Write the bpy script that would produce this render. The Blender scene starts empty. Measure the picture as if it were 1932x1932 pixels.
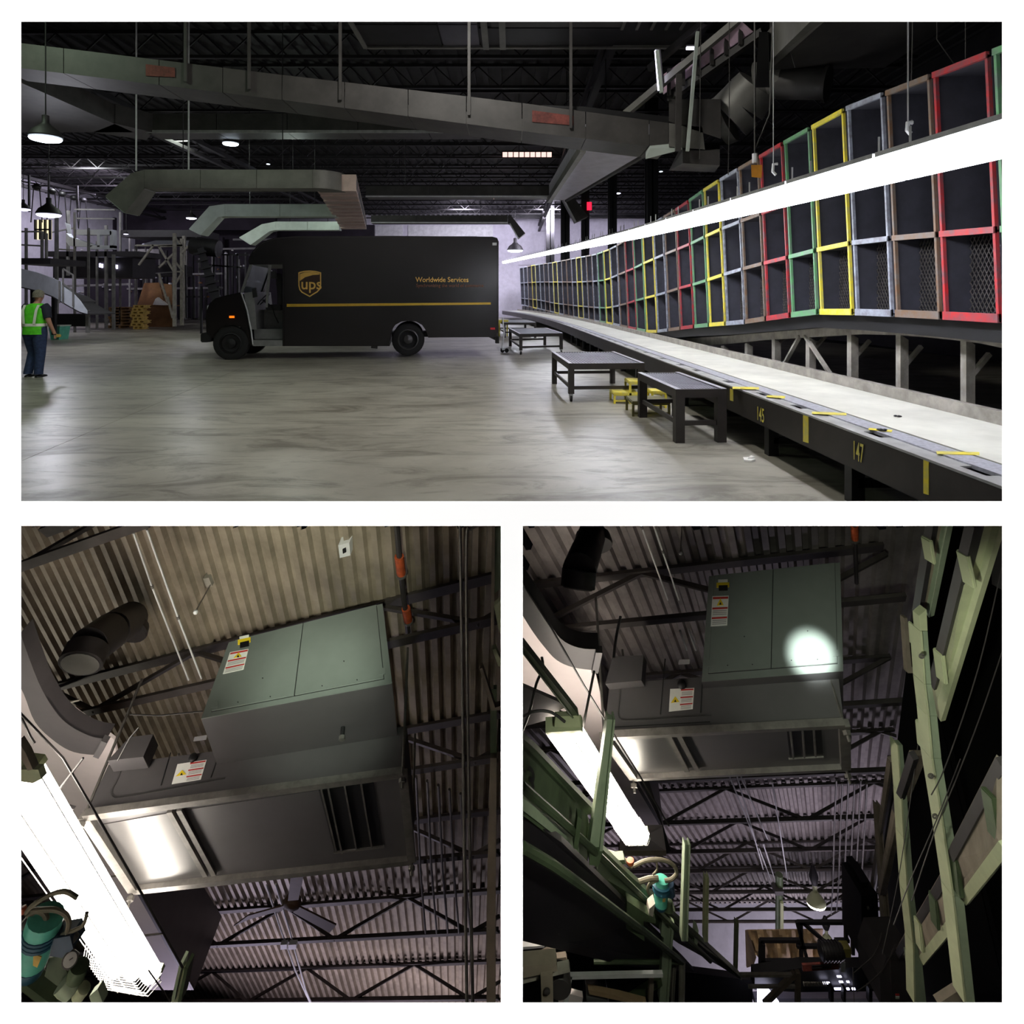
import bpy, bmesh, math, random
from mathutils import Vector as V, Matrix
random.seed(7)
S = bpy.context.scene
COL = S.collection
# ---------------------------------------------------------------- camera
F, CX, CY, H = 1200.0, 966.0, 563.0, 1.55     # focal length in pixels, principal point, eye height
cam = bpy.data.cameras.new('camera')
cam.sensor_width = 36.0
cam.lens = 36.0 * F / 1932.0
cam.shift_y = -(966.0 - CY) / 1932.0
cam.clip_end = 300
co = bpy.data.objects.new('camera', cam)
co.location = (0, 0, H)
co.rotation_euler = (math.pi / 2, 0, 0)
COL.objects.link(co)
S.camera = co
# ---------------------------------------------------------------- colour management, world
S.view_settings.view_transform = 'Standard'
S.view_settings.look = 'None'
S.view_settings.exposure = 0.0
S.view_settings.gamma = 1.0
S.view_settings.use_curve_mapping = False
w = bpy.data.worlds.new('world')
S.world = w
w.use_nodes = True
w.node_tree.nodes['Background'].inputs[0].default_value = (0.6, 0.6, 0.75, 1)
w.node_tree.nodes['Background'].inputs[1].default_value = 0.002


def light(kind, loc, aim, power, color=(1, 1, 1), **kw):
    d = bpy.data.lights.new('light', kind)
    d.energy = power
    d.color = color
    for k, v in kw.items():
        setattr(d, k, v)
    o = bpy.data.objects.new('lamp_or_fill_light', d)
    o.location = loc
    if aim is not None:
        o.rotation_euler = (V(aim) - V(loc)).to_track_quat('-Z', 'Y').to_euler()
    COL.objects.link(o)
    return o


# added area lights that whiten the mount wall at a grazing angle
WALL_FILL = 300
for (p, a, L) in (((0, 1.15, 5.2), (0, 1.5, 1.5), 7), ((0, 1.15, -3.0), (0, 1.5, 0.6), 7)):
    light('AREA', p, a, WALL_FILL * 2.2, (1, .99, .98), shape='RECTANGLE', size=L, size_y=.08)
for sx in (-1, 1):
    o = light('AREA', (sx * 3.2, 1.15, 1.0), (sx * .4, 1.5, 1.0), WALL_FILL * 1.3, (1, .99, .98), shape='RECTANGLE', size=.08, size_y=6)
# the hall: added fill lights without fixtures, over the floor and near the walls
light('AREA', (-9, 9, 7.4), (-9, 9.4, 0), 100, (.78, 1, .74), shape='DISK', size=1.0)
light('AREA', (-1, 8, 7.4), (-1, 8.4, 0), 240, (1, .98, .92), shape='DISK', size=1.0)
light('AREA', (-12, 23, 7.4), (-12, 23, 0), 150, (.9, 1, .88), shape='DISK', size=1.2)
light('AREA', (-3.5, 43, 7.2), (-2.5, 52, 4), 480, (.86, .82, 1), shape='DISK', size=1.5)
light('AREA', (2.5, 43, 7.2), (3.5, 52, 4), 1100, (.86, .82, 1), shape='DISK', size=1.5)
light('AREA', (-21, 33, 7.4), (-27, 37, 5), 300, (.86, .8, 1), shape='DISK', size=1.5)
light('AREA', (-20, 29, 7.6), (-21, 34, 0), 240, (.93, .95, 1), shape='DISK', size=1.5)
# hand torches of the two lower views, next to where the photographer stands
light('SPOT', (-.55, 1.75, .35), (-1.5, 5.0, -1.62), 620, (.84, 1, .80), spot_size=.36, spot_blend=1.0, shadow_soft_size=.03)
light('SPOT', (-.45, 1.75, .5), (-2.35, 7.0, -1.6), 900, (.95, 1, .80), spot_size=.55, spot_blend=1.0, shadow_soft_size=.03)
light('SPOT', (.62, 1.75, .30), (2.3, 5.0, -1.38), 75, (.85, 1, .82), spot_size=.50, spot_blend=1.0, shadow_soft_size=.03)
light('SPOT', (.66, 1.75, .32), (2.36, 5.0, -1.245), 6500, (.88, 1, .93), spot_size=.105, spot_blend=1.0, shadow_soft_size=.03)  # extra narrow spot that makes the glare on the cabinet panel
light('SPOT', (.95, 1.75, .35), (3.0, 3.9, -1.2), 150, (.94, 1, .80), spot_size=1.1, spot_blend=1.0, shadow_soft_size=.03)
light('SPOT', (.6, 1.75, .1), (.5, 4.0, -1.9), 110, (.92, 1, .80), spot_size=.75, spot_blend=1.0, shadow_soft_size=.03)


# ---------------------------------------------------------------- helpers
def lin(c):
    return tuple((x / 255 / 12.92 if x <= 10.3 else ((x / 255 + .055) / 1.055) ** 2.4) for x in c)


def mat(name, c, rough=.6, metal=0.0, var=.12, scale=3.0, bump=0.0, emit=0, spec=.5, c2=None, detail=4.0, trans=0, alpha=1):
    m = bpy.data.materials.new(name)
    m.use_nodes = True
    nt = m.node_tree
    b = nt.nodes['Principled BSDF']
    col = lin(c)
    b.inputs['Roughness'].default_value = rough
    b.inputs['Metallic'].default_value = metal
    b.inputs['Specular IOR Level'].default_value = spec
    if emit:
        b.inputs['Base Color'].default_value = (*col, 1)
        b.inputs['Emission Color'].default_value = (*col, 1)
        b.inputs['Emission Strength'].default_value = emit
        return m
    if trans:
        b.inputs['Transmission Weight'].default_value = trans
        b.inputs['IOR'].default_value = 1.1
    tc = nt.nodes.new('ShaderNodeTexCoord')
    no = nt.nodes.new('ShaderNodeTexNoise')
    no.inputs['Scale'].default_value = scale
    no.inputs['Detail'].default_value = detail
    no.inputs['Roughness'].default_value = .65
    cr = nt.nodes.new('ShaderNodeValToRGB')
    d = lin(c2) if c2 else tuple(x * (1 - 2 * var) for x in col)
    u = col if c2 else tuple(min(1, x * (1 + var)) for x in col)
    cr.color_ramp.elements[0].position = .36
    cr.color_ramp.elements[1].position = .64
    cr.color_ramp.elements[0].color = (*d, 1)
    cr.color_ramp.elements[1].color = (*u, 1)
    nt.links.new(tc.outputs['Object'], no.inputs['Vector'])
    nt.links.new(no.outputs['Fac'], cr.inputs['Fac'])
    nt.links.new(cr.outputs['Color'], b.inputs['Base Color'])
    if bump:
        bp = nt.nodes.new('ShaderNodeBump')
        bp.inputs['Strength'].default_value = bump
        bp.inputs['Distance'].default_value = .02
        nt.links.new(no.outputs['Fac'], bp.inputs['Height'])
        nt.links.new(bp.outputs['Normal'], b.inputs['Normal'])
    return m


ORG = {}


class MB:
    """collects geometry in world coordinates and links it as one mesh object"""

    def __init__(s):
        s.v, s.f, s.sm = [], [], []

    def add(s, vs, fs, smooth=False):
        n = len(s.v)
        s.v += [V(p) for p in vs]
        s.f += [tuple(i + n for i in q) for q in fs]
        s.sm += [smooth] * len(fs)
        return s

    def hexa(s, p):
        return s.add(p, [(3, 2, 1, 0), (4, 5, 6, 7), (0, 1, 5, 4), (1, 2, 6, 5), (2, 3, 7, 6), (3, 0, 4, 7)])

    def box(s, x0, x1, y0, y1, z0, z1):
        return s.hexa([(x0, y0, z0), (x1, y0, z0), (x1, y1, z0), (x0, y1, z0), (x0, y0, z1), (x1, y0, z1), (x1, y1, z1), (x0, y1, z1)])

    def beam(s, a, b, w, h, up=(0, 0, 1)):
        a, b, up = V(a), V(b), V(up)
        d = (b - a).normalized()
        x = d.cross(up)
        if x.length < 1e-4:
            x = d.cross(V((0, 1, 0)))
        x.normalize()
        u = x.cross(d) * (h / 2)
        x = x * (w / 2)
        return s.hexa([a - x - u, a + x - u, a + x + u, a - x + u, b - x - u, b + x - u, b + x + u, b - x + u])

    def tube(s, pts, r, n=8, closed=False):
        pts = [V(p) for p in pts]
        N = len(pts)
        vs, fs = [], []
        ref = None
        for i, p in enumerate(pts):
            if closed:
                d = pts[(i + 1) % N] - pts[i - 1]
            else:
                d = pts[min(i + 1, N - 1)] - pts[max(i - 1, 0)]
            d.normalize()
            if ref is None:
                ref = d.orthogonal().normalized()
            x = (ref - d * ref.dot(d)).normalized()
            ref = x
            y = d.cross(x)
            rr = r[i] if isinstance(r, (list, tuple)) else r
            vs += [p + (x * math.cos(k * 2 * math.pi / n) + y * math.sin(k * 2 * math.pi / n)) * rr for k in range(n)]
        for i in range(N if closed else N - 1):
            j = (i + 1) % N
            for k in range(n):
                l = (k + 1) % n
                fs.append((i * n + k, i * n + l, j * n + l, j * n + k))
        s.add(vs, fs, True)
        if not closed:
            m = len(s.v) - len(vs)
            s.f += [tuple(m + k for k in range(n))[::-1], tuple(m + (N - 1) * n + k for k in range(n))]
            s.sm += [False, False]
        return s

    def prism(s, pts, vec):
        pts = [V(p) for p in pts]
        n = len(pts)
        vec = V(vec)
        return s.add(pts + [p + vec for p in pts],
                     [tuple(range(n))[::-1], tuple(range(n, 2 * n))] + [(i, (i + 1) % n, n + (i + 1) % n, n + i) for i in range(n)])

    def lathe(s, o, axis, prof, n=16):
        o, ax = V(o), V(axis).normalized()
        x = ax.orthogonal().normalized()
        y = ax.cross(x)
        vs, fs = [], []
        for (r, t) in prof:
            vs += [o + ax * t + (x * math.cos(k * 2 * math.pi / n) + y * math.sin(k * 2 * math.pi / n)) * r for k in range(n)]
        for i in range(len(prof) - 1):
            for k in range(n):
                l = (k + 1) % n
                fs.append((i * n + k, i * n + l, (i + 1) * n + l, (i + 1) * n + k))
        s.add(vs, fs, True)
        m = len(s.v) - len(vs)
        s.f += [tuple(m + k for k in range(n))[::-1], tuple(m + (len(prof) - 1) * n + k for k in range(n))]
        s.sm += [False, False]
        return s

    def ball(s, c, r, n=12, sq=(1, 1, 1)):
        c = V(c)
        m = max(4, n // 2)
        prof = [(max(1e-4, r * math.sin(math.pi * i / m)), -r * math.cos(math.pi * i / m)) for i in range(m + 1)]
        k0 = len(s.v)
        s.lathe(c, (0, 0, 1), prof, n)
        for i in range(k0, len(s.v)):
            d = s.v[i] - c
            s.v[i] = c + V((d.x * sq[0], d.y * sq[1], d.z * sq[2]))
        return s

    def grid(s, rows, smooth=True, thick=None):
        n, m = len(rows), len(rows[0])
        vs = [V(p) for r in rows for p in r]
        fs = [(i * m + j, i * m + j + 1, (i + 1) * m + j + 1, (i + 1) * m + j) for i in range(n - 1) for j in range(m - 1)]
        s.add(vs, fs, smooth)
        if thick is not None:
            t = V(thick)
            k = len(s.v) - len(vs)
            s.add([p + t for p in vs], [q[::-1] for q in fs], smooth)
            e = len(s.v) - len(vs)
            ring = list(range(m)) + [i * m + m - 1 for i in range(1, n)] + [(n - 1) * m + j for j in range(m - 2, -1, -1)] + [i * m for i in range(n - 2, 0, -1)]
            for a, b in zip(ring, ring[1:] + ring[:1]):
                s.f.append((k + a, k + b, e + b, e + a))
                s.sm.append(False)
        return s

    def text(s, body, o, ux, uy, size, thick=.004, bold=0, shear=0, squeeze=1.0):
        """flat lettering standing on the plane spanned by ux, uy, its left baseline end at o"""
        cu = bpy.data.curves.new('lettering', 'FONT')
        cu.body = body
        cu.size = 1.0
        cu.offset = bold
        cu.shear = shear
        cu.resolution_u = 3
        ob = bpy.data.objects.new('lettering', cu)
        COL.objects.link(ob)
        dg = bpy.context.evaluated_depsgraph_get()
        me = bpy.data.meshes.new_from_object(ob.evaluated_get(dg))
        o, ux, uy = V(o), V(ux).normalized(), V(uy).normalized()
        nn = ux.cross(uy).normalized()
        s.add([o + ux * (p.co.x * size * squeeze) + uy * (p.co.y * size) + nn * thick for p in me.vertices], [tuple(q.vertices) for q in me.polygons])
        bpy.data.objects.remove(ob)
        bpy.data.curves.remove(cu)
        bpy.data.meshes.remove(me)
        return s

    def build(s, name, m, par=None, bevel=0, keep=False):
        me = bpy.data.meshes.new(name)
        if par is not None:
            org = ORG[par.name]
        else:
            zs = min(p.z for p in s.v)
            org = V((sum(p.x for p in s.v) / len(s.v), sum(p.y for p in s.v) / len(s.v), zs))
        me.from_pydata([p - org for p in s.v], [], s.f)
        me.polygons.foreach_set('use_smooth', s.sm)
        bm = bmesh.new()
        bm.from_mesh(me)
        if not keep:
            bmesh.ops.recalc_face_normals(bm, faces=bm.faces)
        if bevel:
            es = [e for e in bm.edges if len(e.link_faces) == 2 and e.calc_face_angle(0) > .6]
            bmesh.ops.bevel(bm, geom=es, offset=bevel, segments=2, affect='EDGES', clamp_overlap=True)
        bm.to_mesh(me)
        bm.free()
        if any(s.sm):
            me.set_sharp_from_angle(angle=.75)
        me.materials.append(m)
        o = bpy.data.objects.new(name, me)
        COL.objects.link(o)
        ORG[o.name] = org
        if par is not None:
            o.parent = par
        else:
            o.location = org
        return o


def tag(o, label, cat, group=None):
    o['label'] = label
    o['category'] = cat
    if group:
        o['group'] = group
    return o


def thing(name, label, cat, loc, group=None):
    o = bpy.data.objects.new(name, None)
    o.empty_display_size = .1
    COL.objects.link(o)
    o.location = loc
    ORG[o.name] = V(loc)
    return tag(o, label, cat, group)


def struct(name, mb, m, par=None, **k):
    o = mb.build(name, m, par, **k)
    if par is None:
        o['kind'] = 'structure'
    return o


def stuff(o):
    o['kind'] = 'stuff'
    return o


def P(px, py, Y):
    """where the line of sight of a photograph pixel is at distance Y"""
    return V(((px - CX) / F * Y, Y, H - (py - CY) / F * Y))


def ray(px, py):
    return V(((px - CX) / F, 1.0, -(py - CY) / F))


def interp(x, xs, ys):
    if x <= xs[0]:
        return ys[0]
    for i in range(len(xs) - 1):
        if x <= xs[i + 1]:
            t = (x - xs[i]) / (xs[i + 1] - xs[i])
            return ys[i] + (ys[i + 1] - ys[i]) * t
    return ys[-1]


Z = V((0, 0, 1))
ORD = ['first', 'second', 'third', 'fourth', 'fifth', 'sixth', 'seventh', 'eighth', 'ninth', 'tenth', 'eleventh', 'twelfth', 'thirteenth',
       'fourteenth', 'fifteenth', 'sixteenth', 'seventeenth', 'eighteenth', 'nineteenth', 'twentieth', 'twenty-first', 'twenty-second',
       'twenty-third', 'twenty-fourth', 'twenty-fifth', 'twenty-sixth', 'twenty-seventh', 'twenty-eighth', 'twenty-ninth', 'thirtieth']

# ---------------------------------------------------------------- materials
M = {}
M['white_wall'] = mat('white_wall', (250, 250, 250), .9, var=.005)
M['black'] = mat('black_paint', (18, 17, 19), .5, var=.15)
M['dark'] = mat('dark_steel', (34, 32, 34), .5, .3, var=.2)
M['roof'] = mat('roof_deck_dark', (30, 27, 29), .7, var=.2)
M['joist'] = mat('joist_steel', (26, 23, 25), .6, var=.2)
M['duct'] = mat('galvanised_duct', (122, 120, 114), .5, .25, var=.10, scale=2)
M['duct_pale'] = mat('pale_duct', (196, 206, 196), .45, .2, var=.06, scale=2)
M['duct_grey'] = mat('painted_duct', (70, 67, 65), .55, .1, var=.14, scale=2)
M['steel'] = mat('bare_steel', (176, 176, 174), .45, .1, var=.12, scale=4)
M['white_steel'] = mat('white_painted_steel', (214, 214, 216), .5, var=.08)
M['belt'] = mat('conveyor_belt', (206, 204, 192), .75, var=.07, scale=1.5, bump=.05)
M['fascia'] = mat('brown_black_frame', (52, 47, 44), .45, .2, var=.12)
M['plate'] = mat('tread_plate', (176, 176, 184), .45, .05, var=.14, scale=30)
M['yellow'] = mat('yellow_paint', (236, 216, 44), .5, scale=14, c2=(206, 196, 110))
M['red'] = mat('red_paint', (190, 42, 48), .5, scale=12, c2=(128, 78, 84))
M['green'] = mat('green_paint', (104, 168, 112), .5, scale=12, c2=(116, 140, 122))
M['brown'] = mat('brown_paint', (124, 96, 72), .5, scale=12, c2=(120, 112, 106))
M['grey'] = mat('grey_blue_paint', (164, 170, 184), .5, scale=12, c2=(126, 126, 134))
M['bin_dark'] = mat('bin_lining', (66, 66, 76), .75, var=.12)
M['wire'] = mat('wire_mesh', (104, 100, 98), .5, .4, var=.1)
M['grating'] = mat('steel_grating', (150, 150, 160), .45, .3, var=.08)
M['rail_post'] = mat('worn_grey_frame', (158, 152, 142), .6, var=.16, scale=5)
M['brand_brown'] = mat('truck_brown', (28, 23, 25), .25, var=.06)
M['gold'] = mat('gold_lettering', (252, 202, 104), .5, var=.06)
M['gold_dim'] = mat('dull_gold_lettering', (140, 84, 44), .5, var=.06)
M['gold_stripe'] = mat('gold_stripe', (226, 184, 54), .4, var=.05)
M['rubber'] = mat('tyre_rubber', (22, 21, 22), .8, var=.1)
M['rim'] = mat('wheel_rim', (92, 90, 90), .45, .5, var=.1)
M['cab_grey'] = mat('cab_interior_grey', (128, 128, 126), .6, var=.1)
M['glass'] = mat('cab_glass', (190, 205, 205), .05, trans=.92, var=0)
M['amber'] = mat('amber_marker', (255, 120, 20), .4, emit=1.2)
M['red_lamp'] = mat('red_reflector', (200, 20, 40), .4, var=.05)
M['tube'] = mat('lamp_diffuser', (246, 248, 255), .4, emit=15)
M['hibay'] = mat('high_bay_lens', (225, 240, 255), .4, emit=9)
M['far_glow'] = mat('far_lamp_and_gap_glow', (226, 224, 255), .4, emit=6)
M['hivis'] = mat('hi_vis_fabric', (92, 214, 36), .8, var=.1, scale=12)
M['reflect'] = mat('reflective_tape', (240, 240, 226), .4, var=.05)
M['denim'] = mat('denim', (44, 58, 92), .85, var=.15, scale=20)
M['skin'] = mat('skin', (190, 140, 116), .6, var=.06)
M['hair'] = mat('grey_hair', (126, 118, 104), .8, var=.2, scale=40)
M['navy'] = mat('navy_shirt', (34, 36, 54), .8, var=.1)
M['card'] = mat('brown_cardboard', (120, 82, 48), .8, var=.1)
M['wood'] = mat('pallet_wood', (142, 108, 70), .8, var=.2, scale=8)
M['pale_yellow'] = mat('lit_wood_pale_yellow', (214, 178, 96), .8, var=.15, scale=8)
M['lav_wall'] = mat('pale_lavender_wall', (206, 202, 214), .8, var=.05)
M['exit_red'] = mat('red_sign_glow', (255, 30, 60), .5, emit=2.0)
M['hook_yellow'] = mat('yellow_brown_hook', (196, 132, 40), .5, var=.15)
M['paper'] = mat('white_paper', (236, 234, 228), .8, var=.04)
M['teal'] = mat('teal_enamel', (96, 190, 168), .35, var=.10, scale=6)
M['teal_dark'] = mat('dark_teal_cap', (38, 84, 104), .4, var=.1)
M['blue_dark'] = mat('blue_valve', (52, 70, 92), .4, var=.15)


def concrete():
    m = mat('worn_concrete', (176, 172, 158), .38, var=.10, scale=.5, c2=(140, 135, 122), detail=8)
    nt = m.node_tree
    b = nt.nodes['Principled BSDF']
    src = b.inputs['Base Color'].links[0].from_socket
    tc = nt.nodes['Texture Coordinate']
    mp = nt.nodes.new('ShaderNodeMapping')
    mp.inputs['Scale'].default_value = (.5, 1.7, 1)
    mp.inputs['Rotation'].default_value = (0, 0, .35)
    n2 = nt.nodes.new('ShaderNodeTexNoise')
    n2.inputs['Scale'].default_value = 1.6
    n2.inputs['Detail'].default_value = 9
    n2.inputs['Roughness'].default_value = .72
    n2.inputs['Distortion'].default_value = 1.2
    cr = nt.nodes.new('ShaderNodeValToRGB')
    cr.color_ramp.elements[0].position = .37
    cr.color_ramp.elements[0].color = (.36, .34, .31, 1)
    cr.color_ramp.elements[1].position = .52
    cr.color_ramp.elements[1].color = (1, 1, 1, 1)
    mx = nt.nodes.new('ShaderNodeMix')
    mx.data_type = 'RGBA'
    mx.blend_type = 'MULTIPLY'
    mx.inputs['Factor'].default_value = .75
    nt.links.new(tc.outputs['Object'], mp.inputs['Vector'])
    nt.links.new(mp.outputs['Vector'], n2.inputs['Vector'])
    nt.links.new(n2.outputs['Fac'], cr.inputs['Fac'])
    nt.links.new(src, mx.inputs[6])
    nt.links.new(cr.outputs['Color'], mx.inputs[7])
    nt.links.new(mx.outputs[2], b.inputs['Base Color'])
    mr = nt.nodes.new('ShaderNodeMapRange')
    mr.inputs['To Min'].default_value = .5
    mr.inputs['To Max'].default_value = .22
    nt.links.new(n2.outputs['Fac'], mr.inputs['Value'])
    nt.links.new(mr.outputs['Result'], b.inputs['Roughness'])
    return m


M['concrete'] = concrete()
# ================================================================ the white mount, built as a wall with three openings
WY0, WY1 = 1.5, 1.535


def mount_wall():
    mb = MB()
    fl = WY1 / WY0 * 1.012

    def at(px, py):
        return ((px - CX) / F * WY0, H - (py - CY) / F * WY0)
    xl, _ = at(40, 0)
    xm0, _ = at(945.2, 0)
    xm1, _ = at(986, 0)
    xr, _ = at(1890.5, 0)
    z0 = at(0, 41)[1]
    z1 = at(0, 945.5)[1]
    z2 = at(0, 987)[1]
    z3 = at(0, 1891.3)[1]

    def piece(x0, x1, za, zb, fx0=1, fx1=1, fza=1, fzb=1):
        X0, X1 = x0 * (fl if fx0 else 1), x1 * (fl if fx1 else 1)
        ZA = H + (za - H) * (fl if fza else 1)
        ZB = H + (zb - H) * (fl if fzb else 1)
        mb.hexa([(x0, WY0, za), (x1, WY0, za), (X1, WY1, ZA), (X0, WY1, ZA), (x0, WY0, zb), (x1, WY0, zb), (X1, WY1, ZB), (X0, WY1, ZB)])
    piece(-6, 6, z0, 6.2, 0, 0, 1, 0)
    piece(-6, xl, z3, z0, 0, 1)
    piece(xr, 6, z3, z0, 1, 0)
    piece(-6, 6, -4.2, z3, 0, 0, 0, 1)
    piece(xl, xr, z2, z1)
    piece(xm0, xm1, z3, z2)
    struct('mount_wall', mb, M['white_wall'])


mount_wall()
# added unseen slab and divider that keep each room's lamplight out of the others
mb = MB()
e0, e1 = H - (954 - CY) / F * 1.55, H - (978 - CY) / F * 1.55
mb.hexa([(-6, 1.55, e1), (6, 1.55, e1), (12, 4.72, -.12), (-41, 4.72, -.12), (-6, 1.55, e0), (6, 1.55, e0), (12, 4.72, -.02), (-41, 4.72, -.02)])
struct('light_stop_slab', mb, M['dark'])
mb = MB().hexa([(-.012, 1.56, -3.2), (.008, 1.56, -3.2), (.015, 4.72, -6), (-.015, 4.72, -6), (-.012, 1.56, e1 - .01), (.008, 1.56, e1 - .01), (.015, 4.72, -.13), (-.015, 4.72, -.13)])
mb.hexa([(-.015, 4.72, -6), (.015, 4.72, -6), (.06, 64, -74), (-.08, 64, -74), (-.015, 4.72, -.13), (.015, 4.72, -.13), (.06, 64, -.14), (-.08, 64, -.14)])
struct('light_divider', mb, M['dark'])

# ================================================================ the hall: shell
HZ, BACK = 8.4, 52.0


def concrete_slabs():
    # slabs with recessed joints; the joint seen at the left runs away from the camera
    xs = [-41, -27, -19.5, -12.2, -4.67, 5.6, 14]
    ys = [4.72, 8.25, 16.4, 24.6, 32.8, 41, BACK]
    base = struct('floor', MB().box(-41, 12, 4.72, BACK, -.1, -.012), M['dark'])
    for i in range(len(xs) - 1):
        for j in range(len(ys) - 1):
            g = .004
            sk = .167   # joints run slightly askew to the view
            a = [(xs[i] + g + 0, ys[j] + g), (xs[i + 1] - g, ys[j] + g), (xs[i + 1] - g, ys[j + 1] - g), (xs[i] + g, ys[j + 1] - g)]
            q = [V((max(-41, min(12, x - sk * (y - 6))), y, 0)) for x, y in a]
            if q[1].x - q[0].x < .1 and q[2].x - q[3].x < .1:
                continue
            MB().prism([p - Z * .012 for p in q], Z * .012).build('floor_slab', M['concrete'], base)


concrete_slabs()
struct('wall_back', MB().box(-41, 12, BACK, BACK + .2, 0, HZ), M['lav_wall'])
struct('wall_left', MB().box(-27.3, -27, 12, BACK, 0, HZ), M['lav_wall'])
struct('wall_right', MB().box(12, 12.2, 1.6, BACK, 0, HZ), M['dark'])
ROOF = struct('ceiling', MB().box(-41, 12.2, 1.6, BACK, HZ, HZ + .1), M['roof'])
mb = MB()
x = -40.5
while x < 12:
    mb.box(x, x + .18, 1.7, BACK, HZ - .06, HZ)
    x += .4
stuff(mb.build('deck_rib', M['roof'], ROOF))
# dark dado and panels of the back wall
for (a, b, c, d) in ((702, 760, 425, 448), (770, 930, 425, 448)):
    p, q = P(a, d, BACK - .06), P(b, c, BACK - .06)
    struct('trim_2', MB().box(p.x, q.x, BACK - .06, BACK, p.z, q.z), M['white_steel'])

# ---------------------------------------------------------------- roof joists of the hall
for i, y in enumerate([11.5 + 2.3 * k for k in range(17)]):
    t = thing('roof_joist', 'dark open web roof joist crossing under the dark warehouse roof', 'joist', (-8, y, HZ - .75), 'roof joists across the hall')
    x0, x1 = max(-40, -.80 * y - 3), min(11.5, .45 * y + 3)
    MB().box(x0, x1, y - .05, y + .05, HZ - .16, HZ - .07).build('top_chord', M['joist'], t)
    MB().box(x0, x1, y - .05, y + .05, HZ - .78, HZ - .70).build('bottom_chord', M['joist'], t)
    mb = MB()
    x = x0
    k = 0
    while x < x1 - .6:
        a, b = (HZ - .72, HZ - .14) if k % 2 == 0 else (HZ - .14, HZ - .72)
        mb.beam((x, y, a), (x + .62, y, b), .035, .035)
        x += .62
        k += 1
    stuff(mb.build('web_bars', M['joist'], t))
# main girders running away from the camera
for i, x in enumerate((-24, -12, 2.2)):
    t = thing('roof_girder', ['dark roof girder over the racks at the far left', 'dark roof girder left of the parked truck', 'dark roof girder above the belt'][i], 'girder', (x, 30, HZ - 1.3))
    MB().box(x - .09, x + .09, 12, BACK, HZ - .95, HZ - .8).build('top_flange', M['joist'], t)
    MB().box(x - .09, x + .09, 12, BACK, HZ - 1.4, HZ - 1.28).build('bottom_flange', M['joist'], t)
    mb = MB()
    for k in range(26):
        mb.beam((x, 12 + k * 1.5, HZ - (1.3 if k % 2 else .9)), (x, 13.5 + k * 1.5, HZ - (.9 if k % 2 else 1.3)), .04, .04)
    stuff(mb.build('web_bars', M['joist'], t))
# columns seen behind the belt
for i, (pa, pb, Y) in enumerate(((1031, 1046, 44), (1059, 1075, 40), (1098, 1112, 34), (1149, 1164, 28), (1221, 1242, 21.5))):
    a, b = P(pa, 563, Y), P(pb, 563, Y)
    w_ = b.x - a.x
    mb = MB().box(a.x, b.x, Y, Y + .03, .75, HZ - .07).box(a.x, b.x, Y + w_, Y + w_ + .03, .75, HZ - .07).box(a.x + w_ * .45, a.x + w_ * .55, Y, Y + w_, .75, HZ - .07)
    t = thing('steel_post', ORD[i].capitalize() + ' dark steel post from the left, standing behind the belt and lamp row', 'post', (a.x, Y, 0), 'posts behind the belt')
    mb.build('shaft', M['black'], t)
    MB().box(a.x - .06, b.x + .06, Y - .06, Y + w_ + .09, 0, .75).build('base_casing', M['dark'], t)

# ================================================================ the belt conveyor along the right
SL = -34.0 / F


def C(L, Y, z):
    # the line runs nearly straight and bends gently to the left at its far end
    return V((L + SL * Y - (.0025 * (Y - 22) ** 2 if Y > 22 else 0), Y, z))


def y_of(L, px):
    lo, hi = 2.0, 80.0
    for _ in range(50):
        m_ = (lo + hi) / 2
        q = C(L, m_, 0)
        if q.x / q.y * F + CX > px:
            lo = m_
        else:
            hi = m_
    return lo


def cbox(mb, L0, L1, Y0, Y1, z0, z1):
    if Y1 - Y0 > 20:
        cuts = [Y0, 22] + list(range(26, int(Y1), 4)) + [Y1]
        rows = [[C(L0, y, z0), C(L1, y, z0), C(L1, y, z1), C(L0, y, z1)] for y in cuts]
        for r0_, r1_ in zip(rows, rows[1:]):
            n = len(mb.v)
            mb.v += r0_ + r1_
            for k in range(4):
                mb.f.append((n + k, n + (k + 1) % 4, n + 4 + (k + 1) % 4, n + 4 + k))
                mb.sm.append(False)
        mb.f += [(n + 4, n + 5, n + 6, n + 7), (n - 8 * (len(cuts) - 2), n - 8 * (len(cuts) - 2) + 3, n - 8 * (len(cuts) - 2) + 2, n - 8 * (len(cuts) - 2) + 1)]
        mb.sm += [False, False]
        return mb
    return mb.hexa([C(L0, Y0, z0), C(L1, Y0, z0), C(L1, Y1, z0), C(L0, Y1, z0), C(L0, Y0, z1), C(L1, Y0, z1), C(L1, Y1, z1), C(L0, Y1, z1)])


YA, YB = 2.9, 50.0
cv = thing('belt_conveyor', 'long grey belt conveyor with brown-black side frame running to the back wall', 'conveyor', C(3.2, 25, 0))
cbox(MB(), 2.92, 3.79, YA, YB, .56, .60).build('belt', M['belt'], cv)
cbox(MB(), 2.74, 2.90, YA, YB, .575, .598).build('slide_plate', M['plate'], cv)
cbox(MB(), 2.60, 2.625, YA, YB, .32, .575).build('side_frame', M['fascia'], cv)
cbox(MB(), 2.595, 2.665, YA, YB, .575, .59).build('edge_lip', M['steel'], cv)
cbox(MB(), 2.625, 2.74, YA, YB, .50, .53).build('gutter', M['black'], cv)
mb = MB()
k = 0
y = YA
while y < 24:
    cbox(mb, 2.668, 2.742, y, y + .55 + .2 * (k % 3), .576, .588)
    y += .75 + .2 * (k % 3)
    k += 1
mb.build('gap_plate', M['steel'], cv)
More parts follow.
